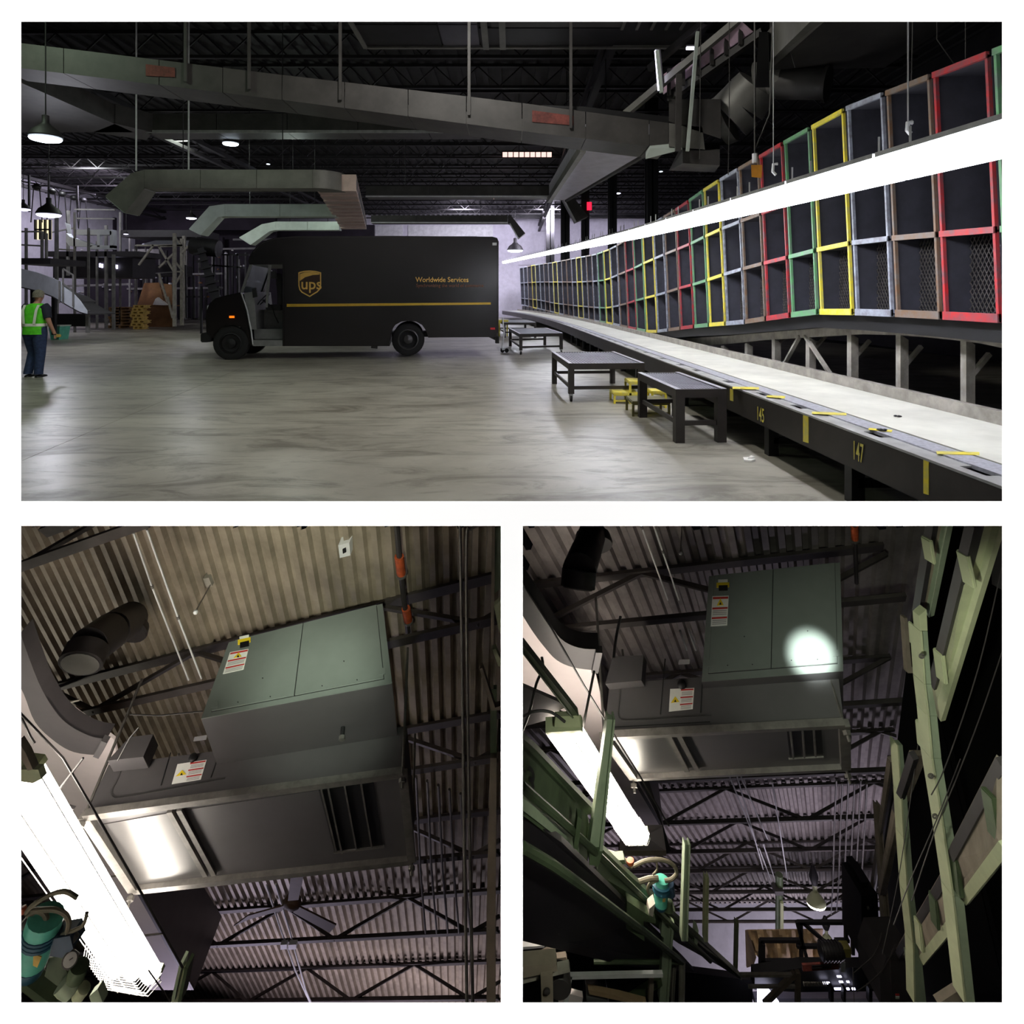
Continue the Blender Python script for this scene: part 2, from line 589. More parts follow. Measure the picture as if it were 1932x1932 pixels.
cbox(MB(), 3.80, 3.87, YA, YB, .45, .70).build('curb', M['rail_post'], cv)
cbox(MB(), 2.63, 3.8, YA, YB, .30, .34).build('belly_pan', M['black'], cv)
for i in range(14):
    y = 3.35 + i * 1.45
    mb = MB()
    for L in (2.75, 3.7):
        cbox(mb, L - .05, L + .05, y, y + .1, 0, .32)
    cbox(mb, 2.75, 3.7, y, y + .06, .12, .18)
    mb.build('leg', M['black'], cv)


def fascia_pt(px, py, off=.004):
    # point on the outer face of the side frame
    L = 2.60 - off
    Y = L / ((px - CX) / F - SL)
    return C(L, Y, H - (py - CY) / F * Y)


for (num, px, pyt, pyb, pw) in (('145', 1428, 765, 791, 16), ('147', 1609, 829, 865, 23)):
    a = fascia_pt(px, pyb)
    b = fascia_pt(px, pyt)
    c = fascia_pt(px + pw, pyb)
    hgt = (b - a).length
    ux = V((c.x - a.x, c.y - a.y, 0))
    o = MB().text(num, a, ux, Z, hgt / .72, .004, bold=.008, squeeze=ux.length / (hgt / .72 * 1.62))
    o = o.build('stencil_number', M['yellow'], cv)
for (px, t_, b_) in ((1380, 733, 757), (1520, 783, 836), (1747, 866, 934)):
    w_ = 3 if px < 1400 else 5
    mb = MB().prism([fascia_pt(px - w_, t_, .003), fascia_pt(px + w_, t_ + w_ * .6, .003), fascia_pt(px + w_, b_, .003), fascia_pt(px - w_, b_ - w_ * .6, .003)], V((.003, 0, 0)))
    mb.build('yellow_bar', M['yellow'], cv)


def top_pt(px, py, z=.599):
    Y = (H - z) * F / (py - CY)
    return V(((px - CX) / F * Y, Y, z))


for q in (((1382, 730), (1432, 731), (1432, 735), (1382, 734)), ((1448, 746), (1482, 748), (1480, 752), (1446, 749)), ((1532, 777), (1597, 780), (1597, 784), (1532, 781)),
          ((1640, 808), (1684, 812), (1682, 816), (1638, 811)), ((1766, 852), (1848, 854), (1848, 859), (1768, 857))):
    MB().prism([top_pt(*a) for a in q], V((0, 0, .003))).build('yellow_dash', M['yellow'], cv)
# scraps lying on the belt and the floor
for (px, py, s_, lab) in ((1697, 787, .022, 'small dark scrap lying on the belt near the right'), (1667, 813, .02, 'dark scrap on the tread plate by a yellow mark')):
    p = top_pt(px, py, .602)
    mb = MB()
    for k in range(4):
        mb.ball(p + V((random.uniform(-1.6, 1.6) * s_, random.uniform(-1, 1) * s_, s_ * .45)), s_ * random.uniform(.5, .8), 6, (1.2, 1, .6))
    tag(mb.build('scrap', M['dark']), lab, 'scrap')
p = V(((1412 - CX) / F * 6.08, 6.08, .002))
mb = MB().prism([p + V(a) for a in ((-.06, -.05, 0), (.0, -.07, 0), (.06, -.02, 0), (.04, .05, 0), (-.03, .06, 0))], V((0, 0, .018)))
mb.prism([p + V(a) for a in ((-.02, -.03, .018), (.05, -.01, .018), (.03, .04, .018))], V((.01, 0, .02)))
tag(mb.build('paper_scrap', M['paper']), 'crumpled white paper scrap on the floor by the belt', 'paper')

# ---------------------------------------------------------------- lattice stand behind the belt
LR = 4.08


def R_(px, py, L=LR):
    Y = L / ((px - CX) / F - SL)
    return C(L, Y, H - (py - CY) / F * Y)


st = thing('lattice_stand', 'curved worn grey steel stand with uprights and brackets behind the belt', 'stand', C(LR, 7, 0))
top = [(1230, 650), (1300, 645), (1380, 640), (1440, 633), (1500, 629), (1560, 625), (1620, 621), (1690, 622), (1750, 626), (1800, 631), (1850, 637), (1895, 646), (1940, 656)]
mb = MB()
rows = []
for (px, py) in top:
    a = R_(px, py - 7)
    b = R_(px, py + 9 + (px - 1500) * .006)
    rows.append((a, b, b + V((.06, 0, 0)), a + V((.06, 0, 0))))
for r0, r1 in zip(rows, rows[1:]):
    mb.hexa([r0[0], r0[1], r0[2], r0[3], r1[0], r1[1], r1[2], r1[3]])
mb.build('top_beam', M['rail_post'], st)
for (px, pt, w_) in ((1360, 652, 5), (1405, 648, 5), (1456, 640, 6), (1520, 636, 7), (1598, 630, 8), (1690, 632, 9), (1812, 640, 11), (1985, 660, 12)):
    a = R_(px, pt)
    u = R_(px + w_, pt)
    d = u - a
    z0 = .5
    mb = MB().hexa([(a.x, a.y, z0), (u.x, u.y, z0), (u.x + .02, u.y + .01, z0), (a.x + .02, a.y + .01, z0), a, u, u + V((.02, .01, 0)), a + V((.02, .01, 0))])
    mb.hexa([(u.x, u.y, z0), (u.x + .10, u.y + .03, z0), (u.x + .10, u.y + .05, z0), (u.x, u.y + .02, z0), u, u + V((.10, .03, -.05)), u + V((.10, .05, -.05)), u + V((0, .02, 0))])
    mb.build('upright', M['rail_post'], st)
    if px != 1360 and px != 1985:
        c = V((a.x + .03, a.y, .80))
        MB().beam(c, c + V((.26, .05, .26)), .035, .04).build('bracket', M['rail_post'], st)
for (p0, p1) in (((1509, 634), (1478, 690)), ((1519, 634), (1568, 708))):
    MB().beam(R_(*p0), R_(*p1), .03, .05, up=(1, 0, 0)).build('brace', M['rail_post'], st)
mb = cbox(MB(), 4.5, 4.6, YA, 30, 0, .55)
tag(mb.build('back_board', M['black']), 'black lower board behind the lattice stand', 'board')

# ---------------------------------------------------------------- pigeonhole rack
LB = 3.86
DEP = .75
bx = ([960, 1091, 1148, 1228, 1283, 1324, 1400, 1489, 1540, 1600, 1690, 1780, 1885, 2000], [570, 601, 611, 629, 622, 617, 611.5, 599, 593, 593.5, 597, 602, 608, 616])
r2 = ([975, 1018, 1047, 1091, 1125, 1148, 1177, 1205, 1228, 1249, 1270, 1293, 1322, 1350, 1384, 1421, 1464, 1512, 1572, 1643, 1726, 1825, 2000],
      [561.6, 566, 572, 577, 580, 581, 574.6, 566, 560.3, 555, 548.7, 541, 534.5, 524, 513.5, 503, 492, 480.6, 465, 453.5, 446.4, 438, 424])
r1 = ([975, 1018, 1091, 1125, 1148, 1169, 1192, 1208, 1226, 1248, 1270, 1293, 1317, 1348, 1381, 1413, 1450, 1500, 1575, 1640, 1730, 1830, 2000],
      [534.5, 532, 532, 530.6, 528, 519, 510, 503, 494, 485, 476, 467, 457, 441, 427, 415, 401, 382, 352, 333, 308, 283, 240])
r0 = ([970, 1016, 1047, 1086, 1130, 1153, 1166, 1182, 1226, 1290, 1345, 1380, 1440, 1500, 1562, 1630, 1715, 1810, 2000],
      [508.6, 499.5, 495.6, 488, 480, 472, 466, 457, 431, 393, 355, 334, 300, 266, 233, 197, 168, 131, 60])
bays = [('green', 1897, 1990), ('red', 1781, 1885), ('brown', 1691, 1773), ('grey', 1615, 1682), ('yellow', 1548, 1607), ('green', 1494, 1541), ('red', 1447, 1489),
        ('brown', 1407, 1443), ('grey', 1371, 1404), ('yellow', 1339, 1367), ('green', 1311, 1336), ('red', 1285, 1308), ('brown', 1262, 1283), ('grey', 1241, 1259),
        ('yellow', 1220, 1239), ('green', 1202, 1218), ('red', 1186, 1200.5), ('brown', 1171, 1184.5), ('grey', 1157, 1169.5), ('yellow', 1144.5, 1155.5),
        ('green', 1132.5, 1143)]
far = ['grey', 'brown', 'grey', 'yellow', 'grey', 'brown', 'brown', 'grey', 'yellow', 'grey', 'brown', 'grey', 'grey', 'yellow', 'brown', 'grey', 'grey', 'brown', 'yellow', 'grey', 'brown']
xx = 1131.0
wd = 9.4
for c_ in far:
    bays.append((c_, xx - wd, xx))
    xx -= wd + 1.0
    wd = max(6.0, wd * .975)


def bay_x(L, Y, z, zb):
    return C(L - .045 * (z - zb), Y, z)


for i, (c_, pa, pb) in enumerate(bays):
    pm = (pa + pb) / 2
    Yn, Yf = y_of(LB, pb), y_of(LB, pa)
    if Yf > 49.3:
        break
    Ym = (Yn + Yf) / 2

    def zz(tab, px, Y):
        return H - (interp(px, *tab) - CY) / F * Y
    lv = [(zz(t_, pb, Yn), zz(t_, pa, Yf)) for t_ in (bx, r2, r1, r0)]
    if pm < 1215:
        lv[0] = (max(.66, lv[0][0]), max(.66, lv[0][1]))
    zb = (lv[0][0] + lv[0][1]) / 2
    if i == 0:
        lab, g = 'green framed pigeonhole bay cut by the right edge of the hall view', None
    elif i <= 21:
        n_same = sum(1 for k in range(1, i + 1) if bays[k][0] == c_)
        lab, g = '%s framed pigeonhole bay, the %s %s one counted from the right' % (c_, ORD[n_same - 1], c_), None
    else:
        lab, g = 'narrow distant pigeonhole bay where the rack recedes behind the belt', None
    t = thing('pigeonhole_bay', lab, 'pigeonholes', C(LB + .3, Ym, min(lv[0])), 'pigeonhole rack bays' if g is None else g)
    m = M[c_]
    wb = .026 if i < 21 else .022
    zt = lv[3]
    # stiles
    for (Y, q) in ((Yn, 0), (Yf, 1)):
        s_ = 1 if q == 0 else -1
        z0, z1 = lv[0][q], zt[q]
        a0, a1 = bay_x(LB, Y, z0, zb), bay_x(LB, Y, z1, zb)
        b0, b1 = bay_x(LB, Y + s_ * wb, z0, zb), bay_x(LB, Y + s_ * wb, z1, zb)
        d = V((.03, 0, 0))
        MB().hexa([a0, b0, b0 + d, a0 + d, a1, b1, b1 + d, a1 + d]).build('stile', m, t)
    # rails
    nm = ['bottom_rail', 'shelf_rail', 'shelf_rail', 'top_rail']
    for k in range(4):
        h_ = .07 if k == 0 else .05
        a, b = lv[k]
        if k == 0:
            a, b = a + .03, b + .03
        p0, p1 = bay_x(LB - .012, Yn, a, zb), bay_x(LB - .012, Yf, b, zb)
        d = V((.03, 0, 0))
        u = Z * h_ / 2
        MB().hexa([p0 - u, p1 - u, p1 - u + d, p0 - u + d, p0 + u, p1 + u, p1 + u + d, p0 + u + d]).build(nm[k], m, t)
        # shelf panel behind the rail
        e = V((DEP, 0, .02))
        MB().hexa([p0 - Z * .015 + d, p1 - Z * .015 + d, p1 - Z * .015 + e, p0 - Z * .015 + e, p0 + d, p1 + d, p1 + e, p0 + e]).build('shelf', M['bin_dark'], t)
    # side and back panels
    e = V((DEP, 0, 0))
    for (Y, q) in ((Yn - .01, 0), (Yf + .01, 1)):
        a0, a1 = bay_x(LB + .03, Y, lv[0][q], zb), bay_x(LB + .03, Y, zt[q], zb)
        g_ = V((0, .006, 0))
        MB().hexa([a0, a0 + g_, a0 + g_ + e, a0 + e, a1, a1 + g_, a1 + g_ + e, a1 + e]).build('side_panel', M['bin_dark'], t)
    p = [bay_x(LB, Yn, lv[0][0], zb) + e, bay_x(LB, Yf, lv[0][1], zb) + e, bay_x(LB, Yf, zt[1], zb) + e, bay_x(LB, Yn, zt[0], zb) + e]
    MB().prism(p, V((.02, 0, 0))).build('back_panel', M['bin_dark'], t)
    if pm < 1130:
        cbox(MB(), LB + .06, LB + DEP - .1, Yn + .02, Yf - .02, 0, zb - .04).build('plinth', M['black'], t)
    if 0 < i < 10:
        # expanded metal guard in the lowest cell
        mb = MB()
        A, B = bay_x(LB, Yn, lv[0][0], zb) + e * .3, bay_x(LB, Yf, lv[0][1], zb) + e * .3
        h_ = lv[1][0] - lv[0][0]
        W_ = (B - A).length
        ud = (B - A).normalized()
        st_ = .045
        n = int((W_ + h_ * .6) / st_) + 1
        for k in range(-int(h_ * .6 / st_), n):
            for sgn in (1, -1):
                # a diagonal wire clipped to the cell
                x0 = k * st_ if sgn > 0 else W_ - k * st_
                u0, v0, u1, v1 = x0, 0.0, x0 + sgn * h_ * .6, h_
                lo, hi = 0.0, 1.0
                du = u1 - u0
                ta, tb = sorted(((0 - u0) / du, (W_ - u0) / du))
                lo, hi = max(lo, ta), min(hi, tb)
                if hi - lo > .03:
                    pa_ = A + ud * (u0 + du * lo) + Z * (h_ * lo)
                    pb_ = A + ud * (u0 + du * hi) + Z * (h_ * hi)
                    mb.beam(pa_, pb_, .005, .009, up=(1, 0, 0))
        stuff(mb.build('wire_guard', M['wire'], t))
# dark under-beam of the rack
mb = MB()
pts = [(px, interp(px, *bx)) for px in (1240, 1300, 1380, 1450, 1540, 1620, 1700, 1800, 1890, 1960)]
for (x0, y0), (x1, y1) in zip(pts, pts[1:]):
    a, b = R_(x0, y0, LB + .06), R_(x1, y1, LB + .06)
    mb.hexa([a - Z * .16, b - Z * .16, b - Z * .16 + V((.5, 0, 0)), a - Z * .16 + V((.5, 0, 0)), a, b, b + V((.5, 0, 0)), a + V((.5, 0, 0))])
tag(mb.build('rack_rail', M['black']), 'black rail carrying the pigeonhole rack above the lattice stand', 'rail')

# ---------------------------------------------------------------- row of strip lamps over the belt
LL = 2.60


def lamp_z(Y):
    q = C(LL, Y, 0)
    px = q.x / q.y * F + CX
    return H + (CY - interp(px, [930, 950, 1000, 1100, 1200, 1420, 1890, 2100], [499, 495, 484, 463, 441, 385, 262, 207])) / F * Y


y = 2.9
k = 0
while y < 49:
    y1 = y + 1.22
    a, b = C(LL, y, lamp_z(y)), C(LL, y1, lamp_z(y1))
    g = 'strip lamps over the belt'
    lab = ('strip lamp over the belt, %s counted from the right edge' % ORD[k]) if k < 12 else 'small distant strip lamp near the far end of the lamp row'
    t = thing('strip_lamp', lab, 'lamp', (a + b) / 2 - Z * .1, g)
    mb = MB()
    prof = [(-.08, -.085), (-.12, -.02), (-.12, .06), (.12, .06), (.12, -.02), (.08, -.085)]  # section made larger, glow around the lamp built into its shape
    rows = [[p + V((u, 0, v)) for u, v in prof] for p in (a, b)]
    mb.grid(rows, True)
    mb.f += [tuple(range(6))[::-1], tuple(range(6, 12))]
    mb.sm += [False, False]
    mb.build('diffuser', M['tube'], t)
    u = Z * .055
    MB().beam(a + u + Z * .02, b + u + Z * .02, .27, .03).build('housing', M['steel'], t)
    mb = MB()
    for f_ in (.12, .88):
        p = a.lerp(b, f_) + Z * .09
        mb.tube([p, p + Z * .14], .008, 5)
    mb.build('hanger', M['white_steel'], t)
    y = y1 + .03
    k += 1
mb = MB()
for y in [3.1 + q * 2.0 for q in range(14)]:
    p = C(LL + .16, y, lamp_z(y) + .12)
    p1 = C(LL + .16, y + 1.4, lamp_z(y + 1.4) + .12)
    mb.beam(p, p1, .05, .03)
o = mb.build('conduit_run', M['white_steel'])
tag(o, 'broken run of pale conduit just above the strip lamps', 'conduit')
# ================================================================ loading tables beside the belt
def tp(px, py, z):
    Y = (H - z) * F / (py - CY)
    return V(((px - CX) / F * Y, Y, z))


def table(label, fl, fr, nl, nr, z, casters, leg=.075, step=.075):
    """fl, fr, nl, nr: far-left, far-right, near-left, near-right corners of the table top in the photograph"""
    a, b, c, d = [tp(p[0], p[1], z) for p in (nl, nr, fr, fl)]
    ux = (b - a)
    uy = (d - a)
    W_, D_ = ux.length, uy.length
    ux.normalize()
    uy.normalize()

    def q(u, v, h=0):
        return a + ux * u + uy * v + Z * h
    t = thing('loading_table', label, 'table', q(W_ / 2, D_ / 2, -z), 'loading tables by the belt')
    mb = MB()
    f_ = .055
    for (u0, v0, u1, v1) in ((0, 0, W_, f_), (0, D_ - f_, W_, D_), (0, f_, f_, D_ - f_), (W_ - f_, f_, W_, D_ - f_)):
        mb.hexa([q(u0, v0, -.09), q(u1, v0, -.09), q(u1, v1, -.09), q(u0, v1, -.09), q(u0, v0), q(u1, v0), q(u1, v1), q(u0, v1)])
    mb.build('top_frame', M['fascia'], t)
    for (u0, u1) in ((0, f_), (W_ - f_, W_)):
        MB().hexa([q(u0, 0, .001), q(u1, 0, .001), q(u1, D_, .001), q(u0, D_, .001), q(u0, 0, .006), q(u1, 0, .006), q(u1, D_, .006), q(u0, D_, .006)]).build('edge_strip', M['plate'], t)
    mb = MB()
    n = int((W_ - 2 * f_) / step * 1.6)
    for k in range(1, n):
        u = f_ + (W_ - 2 * f_) * k / n
        mb.beam(q(u, f_, -.012), q(u, D_ - f_, -.012), .012, .02)
    n = int((D_ - 2 * f_) / step)
    for k in range(1, n):
        v = f_ + (D_ - 2 * f_) * k / n
        mb.beam(q(f_, v, -.012), q(W_ - f_, v, -.012), .012, .016)
    stuff(mb.build('grating', M['grating'], t))
    l2 = leg / 2
    for (u, v) in ((l2, l2), (W_ - l2, l2), (l2, D_ - l2), (W_ - l2, D_ - l2)):
        p = q(u, v, -.09)
        low = .12 if (casters and v < D_ / 2) else 0
        MB().hexa([V((p.x, p.y, low)) + ux * sx * l2 + uy * sy * l2 for sx, sy in ((-1, -1), (1, -1), (1, 1), (-1, 1))] +
                  [p + ux * sx * l2 + uy * sy * l2 for sx, sy in ((-1, -1), (1, -1), (1, 1), (-1, 1))]).build('leg', M['fascia'], t)
        if low:
            mb = MB().lathe(V((p.x, p.y, .05)) - ux * .018, ux, [(.02, 0), (.05, .003), (.05, .033), (.02, .036)], 12)
            c_ = mb.build('caster', M['rubber'], t)
            MB().beam((p.x, p.y, .05), (p.x, p.y, .125), .06, .05).build('fork', M['steel'], c_)
    zs = -z + z * .36
    MB().beam(q(l2, l2, zs), q(W_ - l2, l2, zs), .03, .05).build('stretcher', M['fascia'], t)
    MB().beam(q(l2, l2, zs), q(l2, D_ - l2, zs), .03, .05).build('stretcher', M['fascia'], t)
    MB().beam(q(l2, D_ - l2, zs), q(W_ - l2, D_ - l2, zs), .03, .05).build('stretcher', M['fascia'], t)
    return t


table('nearest black loading table with mesh top, standing on four plain legs', (1203, 703), (1288, 702), (1275, 735), (1371, 734), .575, False, .10, .05)
table('black loading table with mesh top behind the yellow steps, second from the front', (1041, 664), (1162, 661), (1073, 686), (1216, 685), .575, True, .085)
table('small black loading table with mesh top beside the truck rear, third from the front', (960, 619.5), (1040, 618.5), (980, 630), (1062, 628.5), .575, True, .09)
table('farthest low table top showing as a thin strip behind the truck corner', (938, 603), (990, 603), (950, 608.5), (1012, 608.5), .60, False, .09)


def steps(label, mname, px, py, w, d, h, two=True, flip=1):
    """a small two-step stool; px, py is the floor point of its near left foot"""
    Y = H * F / (py - CY)
    o = V(((px - CX) / F * Y, Y, 0))
    t = thing('step_stool', label, 'step stool', o + V((w / 2, d / 2, 0)), 'step stools under the tables')
    m = M[mname]
    lv = [(0, w, h)] + ([(w * .62, w * 1.26, h * 2)] if two else [])
    for (u0, u1, z) in lv:
        mb = MB().box(o.x + u0, o.x + u1, o.y, o.y + d, z - .05, z)
        mb.build('tread', m, t, bevel=.008)
        for x in (o.x + u0, o.x + u1 - .03):
            for y in (o.y, o.y + d - .03):
                MB().box(x, x + .03, y, y + .03, 0, z - .05).build('leg', m, t)
        MB().box(o.x + u0 + .03, o.x + u1 - .03, o.y + .004, o.y + .02, .03, .055).build('foot_rail', m, t)
    return t


steps('bright yellow two-step stool on the floor between the two nearest tables', 'yellow', 1158, 762, .37, .42, .165)
M['olive'] = mat('worn_olive_yellow', (104, 98, 48), .6, var=.2)
steps('worn olive step stool partly under the nearest table', 'olive', 1193, 786, .50, .50, .20, False)
steps('yellow step frame deep under the nearest table', 'yellow', 1229, 770, .22, .3, .24, False)
p = P(949, 606, 26)
tag(MB().box(p.x - .2, p.x + .22, 26, 26.4, .53, .66).box(p.x - .18, p.x - .12, 26.05, 26.1, 0, .53).box(p.x + .14, p.x + .2, 26.05, 26.1, 0, .53).build('yellow_stand', M['yellow']),
    'small yellow stand just behind the rear corner of the truck', 'stand')
p = V((P(948, 650, 18.2).x, 18.2, 0))
t = thing('pallet_jack_wheelset', 'pale wheeled hand truck standing right behind the truck rear', 'hand truck', p)
MB().tube([p + V((-.02, 0, .08)), p + V((.05, .05, .55)), p + V((.0, .05, 1.0))], .02, 6).build('handle', M['white_steel'], t)
MB().beam(p + V((-.03, 0, .1)), p + V((.16, .1, .12)), .12, .05).build('frame', M['white_steel'], t)
for dx in (0, .12):
    MB().lathe(p + V((dx, -.03, .06)), (0, 1, 0), [(.02, 0), (.06, .005), (.06, .045), (.02, .05)], 12).build('wheel', M['rubber'], t)

# ================================================================ the delivery truck
TA = V((P(378, 563, 15.9).x, 15.9, 0))
ang = math.radians(9)
TD = V((math.cos(ang), math.sin(ang), 0))
TF = V((-math.sin(ang), math.cos(ang), 0))


def T(px, py, w=0.0):
    """a point of the truck's near side plane, moved w metres towards its far side"""
    k = (px - CX) / F
    u = (k * TA.y - TA.x) / (TD.x - k * TD.y)
    Y = TA.y + u * TD.y
    q = TA + TD * u
    return V((q.x, q.y, H - (py - CY) / F * Y)) + TF * w


def tprism(mb, pts, w0, w1):
    return mb.prism([T(*p, w0) for p in pts], TF * (w1 - w0))


WT = 2.25
tr = thing('delivery_truck', 'dark brown parcel delivery truck parked sideways with gold lettering and shield', 'truck', T(660, 676, WT / 2))
arch = [(735, 653), (735, 640), (738, 624), (746, 613), (757, 607), (771, 605), (785, 607), (796, 613), (804, 624), (808, 637)]
body = [(533, 653)] + arch + [(938, 636), (941, 456), (938, 449), (929, 446.5), (740, 445), (556, 446), (519, 449), (506, 452), (494, 457), (484, 465), (476, 475), (470, 486), (468, 493), (471, 499), (533, 499)]
tprism(MB(), body, 0, WT).build('cargo_body', M['brand_brown'], tr)
# seams of the upper and lower side panels
for (a, b) in (((535, 499), (941, 499.5)), ((541, 606), (735, 606))):
    MB().beam(T(*a, -.004), T(*b, -.004), .012, .02).build('side_moulding', M['brand_brown'], tr)
MB().beam(T(536, 653, -.006), T(536, 500, -.006), .03, .02, up=TD).build('door_track', M['brand_brown'], tr)
MB().beam(T(939.5, 646, -.01), T(939.5, 455, -.01), .03, .03, up=TD).build('corner_post', M['brand_brown'], tr)
tprism(MB(), [(936, 635), (942, 635), (942, 648), (936, 648)], .02, .2).build('rear_bumper', M['black'], tr)
tprism(MB(), [(936, 635), (942, 635), (942, 643), (936, 643)], .25, WT).build('rear_bumper', M['black'], tr)
# roof glint, built as a pale tube along the roof edge
MB().tube([T(478, 476, .02), T(486, 466, .02), T(497, 458, .02), T(520, 450, .02), T(556, 447, .02), T(900, 447, .02)], .022, 6).build('roof_glint', M['rim'], tr)
MB().box(*[0, .1, 0, .1, 0, .1]) if False else None
tprism(MB(), [(929, 458), (937, 458), (937, 463), (929, 463)], -.02, 0).build('rear_clearance_lamp', M['white_steel'], tr)
# hood and wings
hood = [(387, 628), (386, 600), (388, 586), (393, 573), (404, 563), (425, 557), (454, 551), (460, 577), (467, 606), (473, 640), (474, 653),
        (468, 653), (467, 640), (462, 627), (452, 617), (436, 613), (420, 616), (409, 624), (402, 636), (400, 640), (389, 640)]
tprism(MB(), hood, .06, WT - .06).build('hood', M['brand_brown'], tr, bevel=.03)
tprism(MB(), [(378, 629), (389, 627), (398, 636), (398, 645), (389, 646), (378, 646)], .0, WT).build('front_bumper', M['black'], tr, bevel=.02)
tprism(MB(), [(388.5, 577), (393, 575), (394, 588), (388, 590)], .1, .28).build('headlamp', M['white_steel'], tr)
tprism(MB(), [(432, 596), (441, 596), (441, 600), (432, 600)], .02, .07).build('marker_lamp', M['amber'], tr)
tprism(MB(), [(925, 618), (934, 618), (934, 622), (925, 622)], -.01, .0).build('side_reflector', M['red_lamp'], tr)
# cab
tprism(MB(), [(453, 551), (457, 552), (475, 499), (470, 499)], .03, .09).build('windscreen_pillar', M['cab_grey'], tr)
tprism(MB(), [(453, 551), (457, 552), (475, 499), (470, 499)], WT - .09, WT - .03).build('windscreen_pillar', M['brand_brown'], tr)
tprism(MB(), [(453.5, 551), (455, 551), (473, 499), (471, 499)], .09, WT - .09).build('windscreen', M['glass'], tr)
tprism(MB(), [(500, 580), (504, 580), (511, 500), (506, 500)], .03, .08).build('door_post', M['cab_grey'], tr)
tprism(MB(), [(475, 642), (533, 642), (533, 653), (477, 653)], .0, WT - .05).build('step', M['cab_grey'], tr)
tprism(MB(), [(474, 622), (533, 622), (533, 641), (475, 641)], .28, WT - .05).build('cab_floor', M['cab_grey'], tr)
tprism(MB(), [(482, 585), (533, 585), (533, 622), (482, 622)], .95, WT - .1).build('engine_cover', M['cab_grey'], tr)
tprism(MB(), [(458, 553), (476, 550), (480, 585), (482, 622), (470, 622)], .1, WT - .1).build('dashboard', M['cab_grey'], tr)
MB().tube([T(455, 552, .01), T(466, 585, .01), T(474, 625, .01), T(477, 650, .01)], .018, 6).build('door_edge', M['white_steel'], tr)
mb = MB()
c = T(487, 566, .55)
ax = (TD * -.75 + Z * .66).normalized()
x = TF
y = ax.cross(x)
mb.tube([c + x * .22 * math.cos(k * math.pi / 8) + y * .22 * math.sin(k * math.pi / 8) for k in range(16)], .016, 6, closed=True)
mb.tube([c - x * .22, c + x * .22], .014, 5).tube([c, c - ax * .35], .03, 6)
mb.build('steering_wheel', M['black'], tr)
tprism(MB(), [(496, 575), (524, 575), (525, 586), (496, 586)], .3, .85).build('driver_seat', M['black'], tr, bevel=.02)
tprism(MB(), [(515, 515), (524, 515), (528, 575), (519, 575)], .32, .83).build('seat_back', M['black'], tr, bevel=.02)
tprism(MB(), [(513, 512), (522, 512), (523, 526), (513, 526)], -.12, -.04).build('mirror', M['black'], tr)
tprism(MB(), [(478, 545), (486, 543), (488, 560), (480, 562)], -.16, -.10).build('mirror', M['black'], tr)
MB().tube([T(508, 575, .3), T(515, 595, .2), T(521, 610, .3)], .015, 6).build('strap', M['black'], tr)


def wheel(px, py, w, r, front=True):
    c = T(px, py, w)
    a = -TF
    o = MB().lathe(c - a * .14, a, [(r * .6, 0), (r * .86, .0), (r * .97, .03), (r, .08), (r, .20), (r * .97, .25), (r * .86, .28), (r * .62, .27), (r * .6, .2)], 28).build('wheel', M['rubber'], tr)
    if front:
        MB().lathe(c + a * .05, a, [(r * .61, 0), (r * .61, .07), (r * .55, .08), (r * .5, .03), (r * .3, .02), (r * .28, .07), (r * .12, .09), (.01, .1)], 24).build('rim', M['dark'], o)
    else:
        MB().lathe(c + a * .04, a, [(r * .61, 0), (r * .63, .10), (r * .57, .11), (r * .52, .02), (r * .3, .0), (r * .26, .06), (r * .12, .08), (.01, .09)], 24).build('rim', M['rim'], o)


wheel(434, 648, .17, .435)
wheel(436, 648, WT - .2, .435)
wheel(770, 641, .2, .43, False)
wheel(771, 641, WT - .3, .43, False)
tprism(MB(), [(400, 646), (730, 650), (730, 655), (400, 655)], .9, 1.3).build('chassis', M['black'], tr)
tprism(MB(), [(738, 630), (808, 630), (808, 637), (738, 637)], .35, WT - .4).build('rear_axle', M['black'], tr)
MB().tube([T(700, 654, .1), T(712, 655, .1)], .05, 8).build('exhaust_tip', M['rim'], tr)
# stripe, shield, lettering
tprism(MB(), [(541, 573.5), (700, 572.4), (926, 570.6), (926, 574.6), (700, 577.2), (541, 579)], -.006, -.001).build('stripe', M['gold_stripe'], tr)


def shield(s, dx=0, dy=0):
    o = [(563, 514), (567, 512.5), (574, 511), (584, 510.3), (594, 511), (601, 512.5), (606, 514), (606, 538), (604, 546), (599, 551.5), (592, 555.5), (584.5, 560.5), (577, 556.5), (569, 552), (565, 547), (563, 539)]
    cx, cy = 584.5, 534
    return [(cx + (x - cx) * s + dx, cy + (y - cy) * s + dy) for x, y in o]


sh = tprism(MB(), shield(1.0), -.008, -.002).build('shield_emblem', M['gold'], tr)
tprism(MB(), shield(.90), -.011, -.008).build('shield_field', mat('shield_brown', (66, 42, 30), .4), sh)
tprism(MB(), [(566, 517), (575, 514), (590, 513), (603, 516), (603, 518), (590, 519), (576, 523), (566, 530)], -.014, -.011).build('swoosh', M['gold'], sh)
ux = (T(600, 545) - T(568, 545))
ux.z = 0
MB().text('ups', T(567.5, 545.5, -.014), ux, Z, .40, .004, bold=.012, squeeze=.95).build('letters', M['gold'], sh)
MB().text('Worldwide Services', T(784, 532, -.006), T(890, 532) - T(784, 532), Z, .185, .003, bold=.010, squeeze=.92).build('lettering', M['gold'], tr)
MB().text('Synchronizing the world of commerce', T(785, 541.5, -.006), T(890, 541.5) - T(785, 541.5), Z, .125, .003, squeeze=.92).build('lettering', M['gold_dim'], tr)

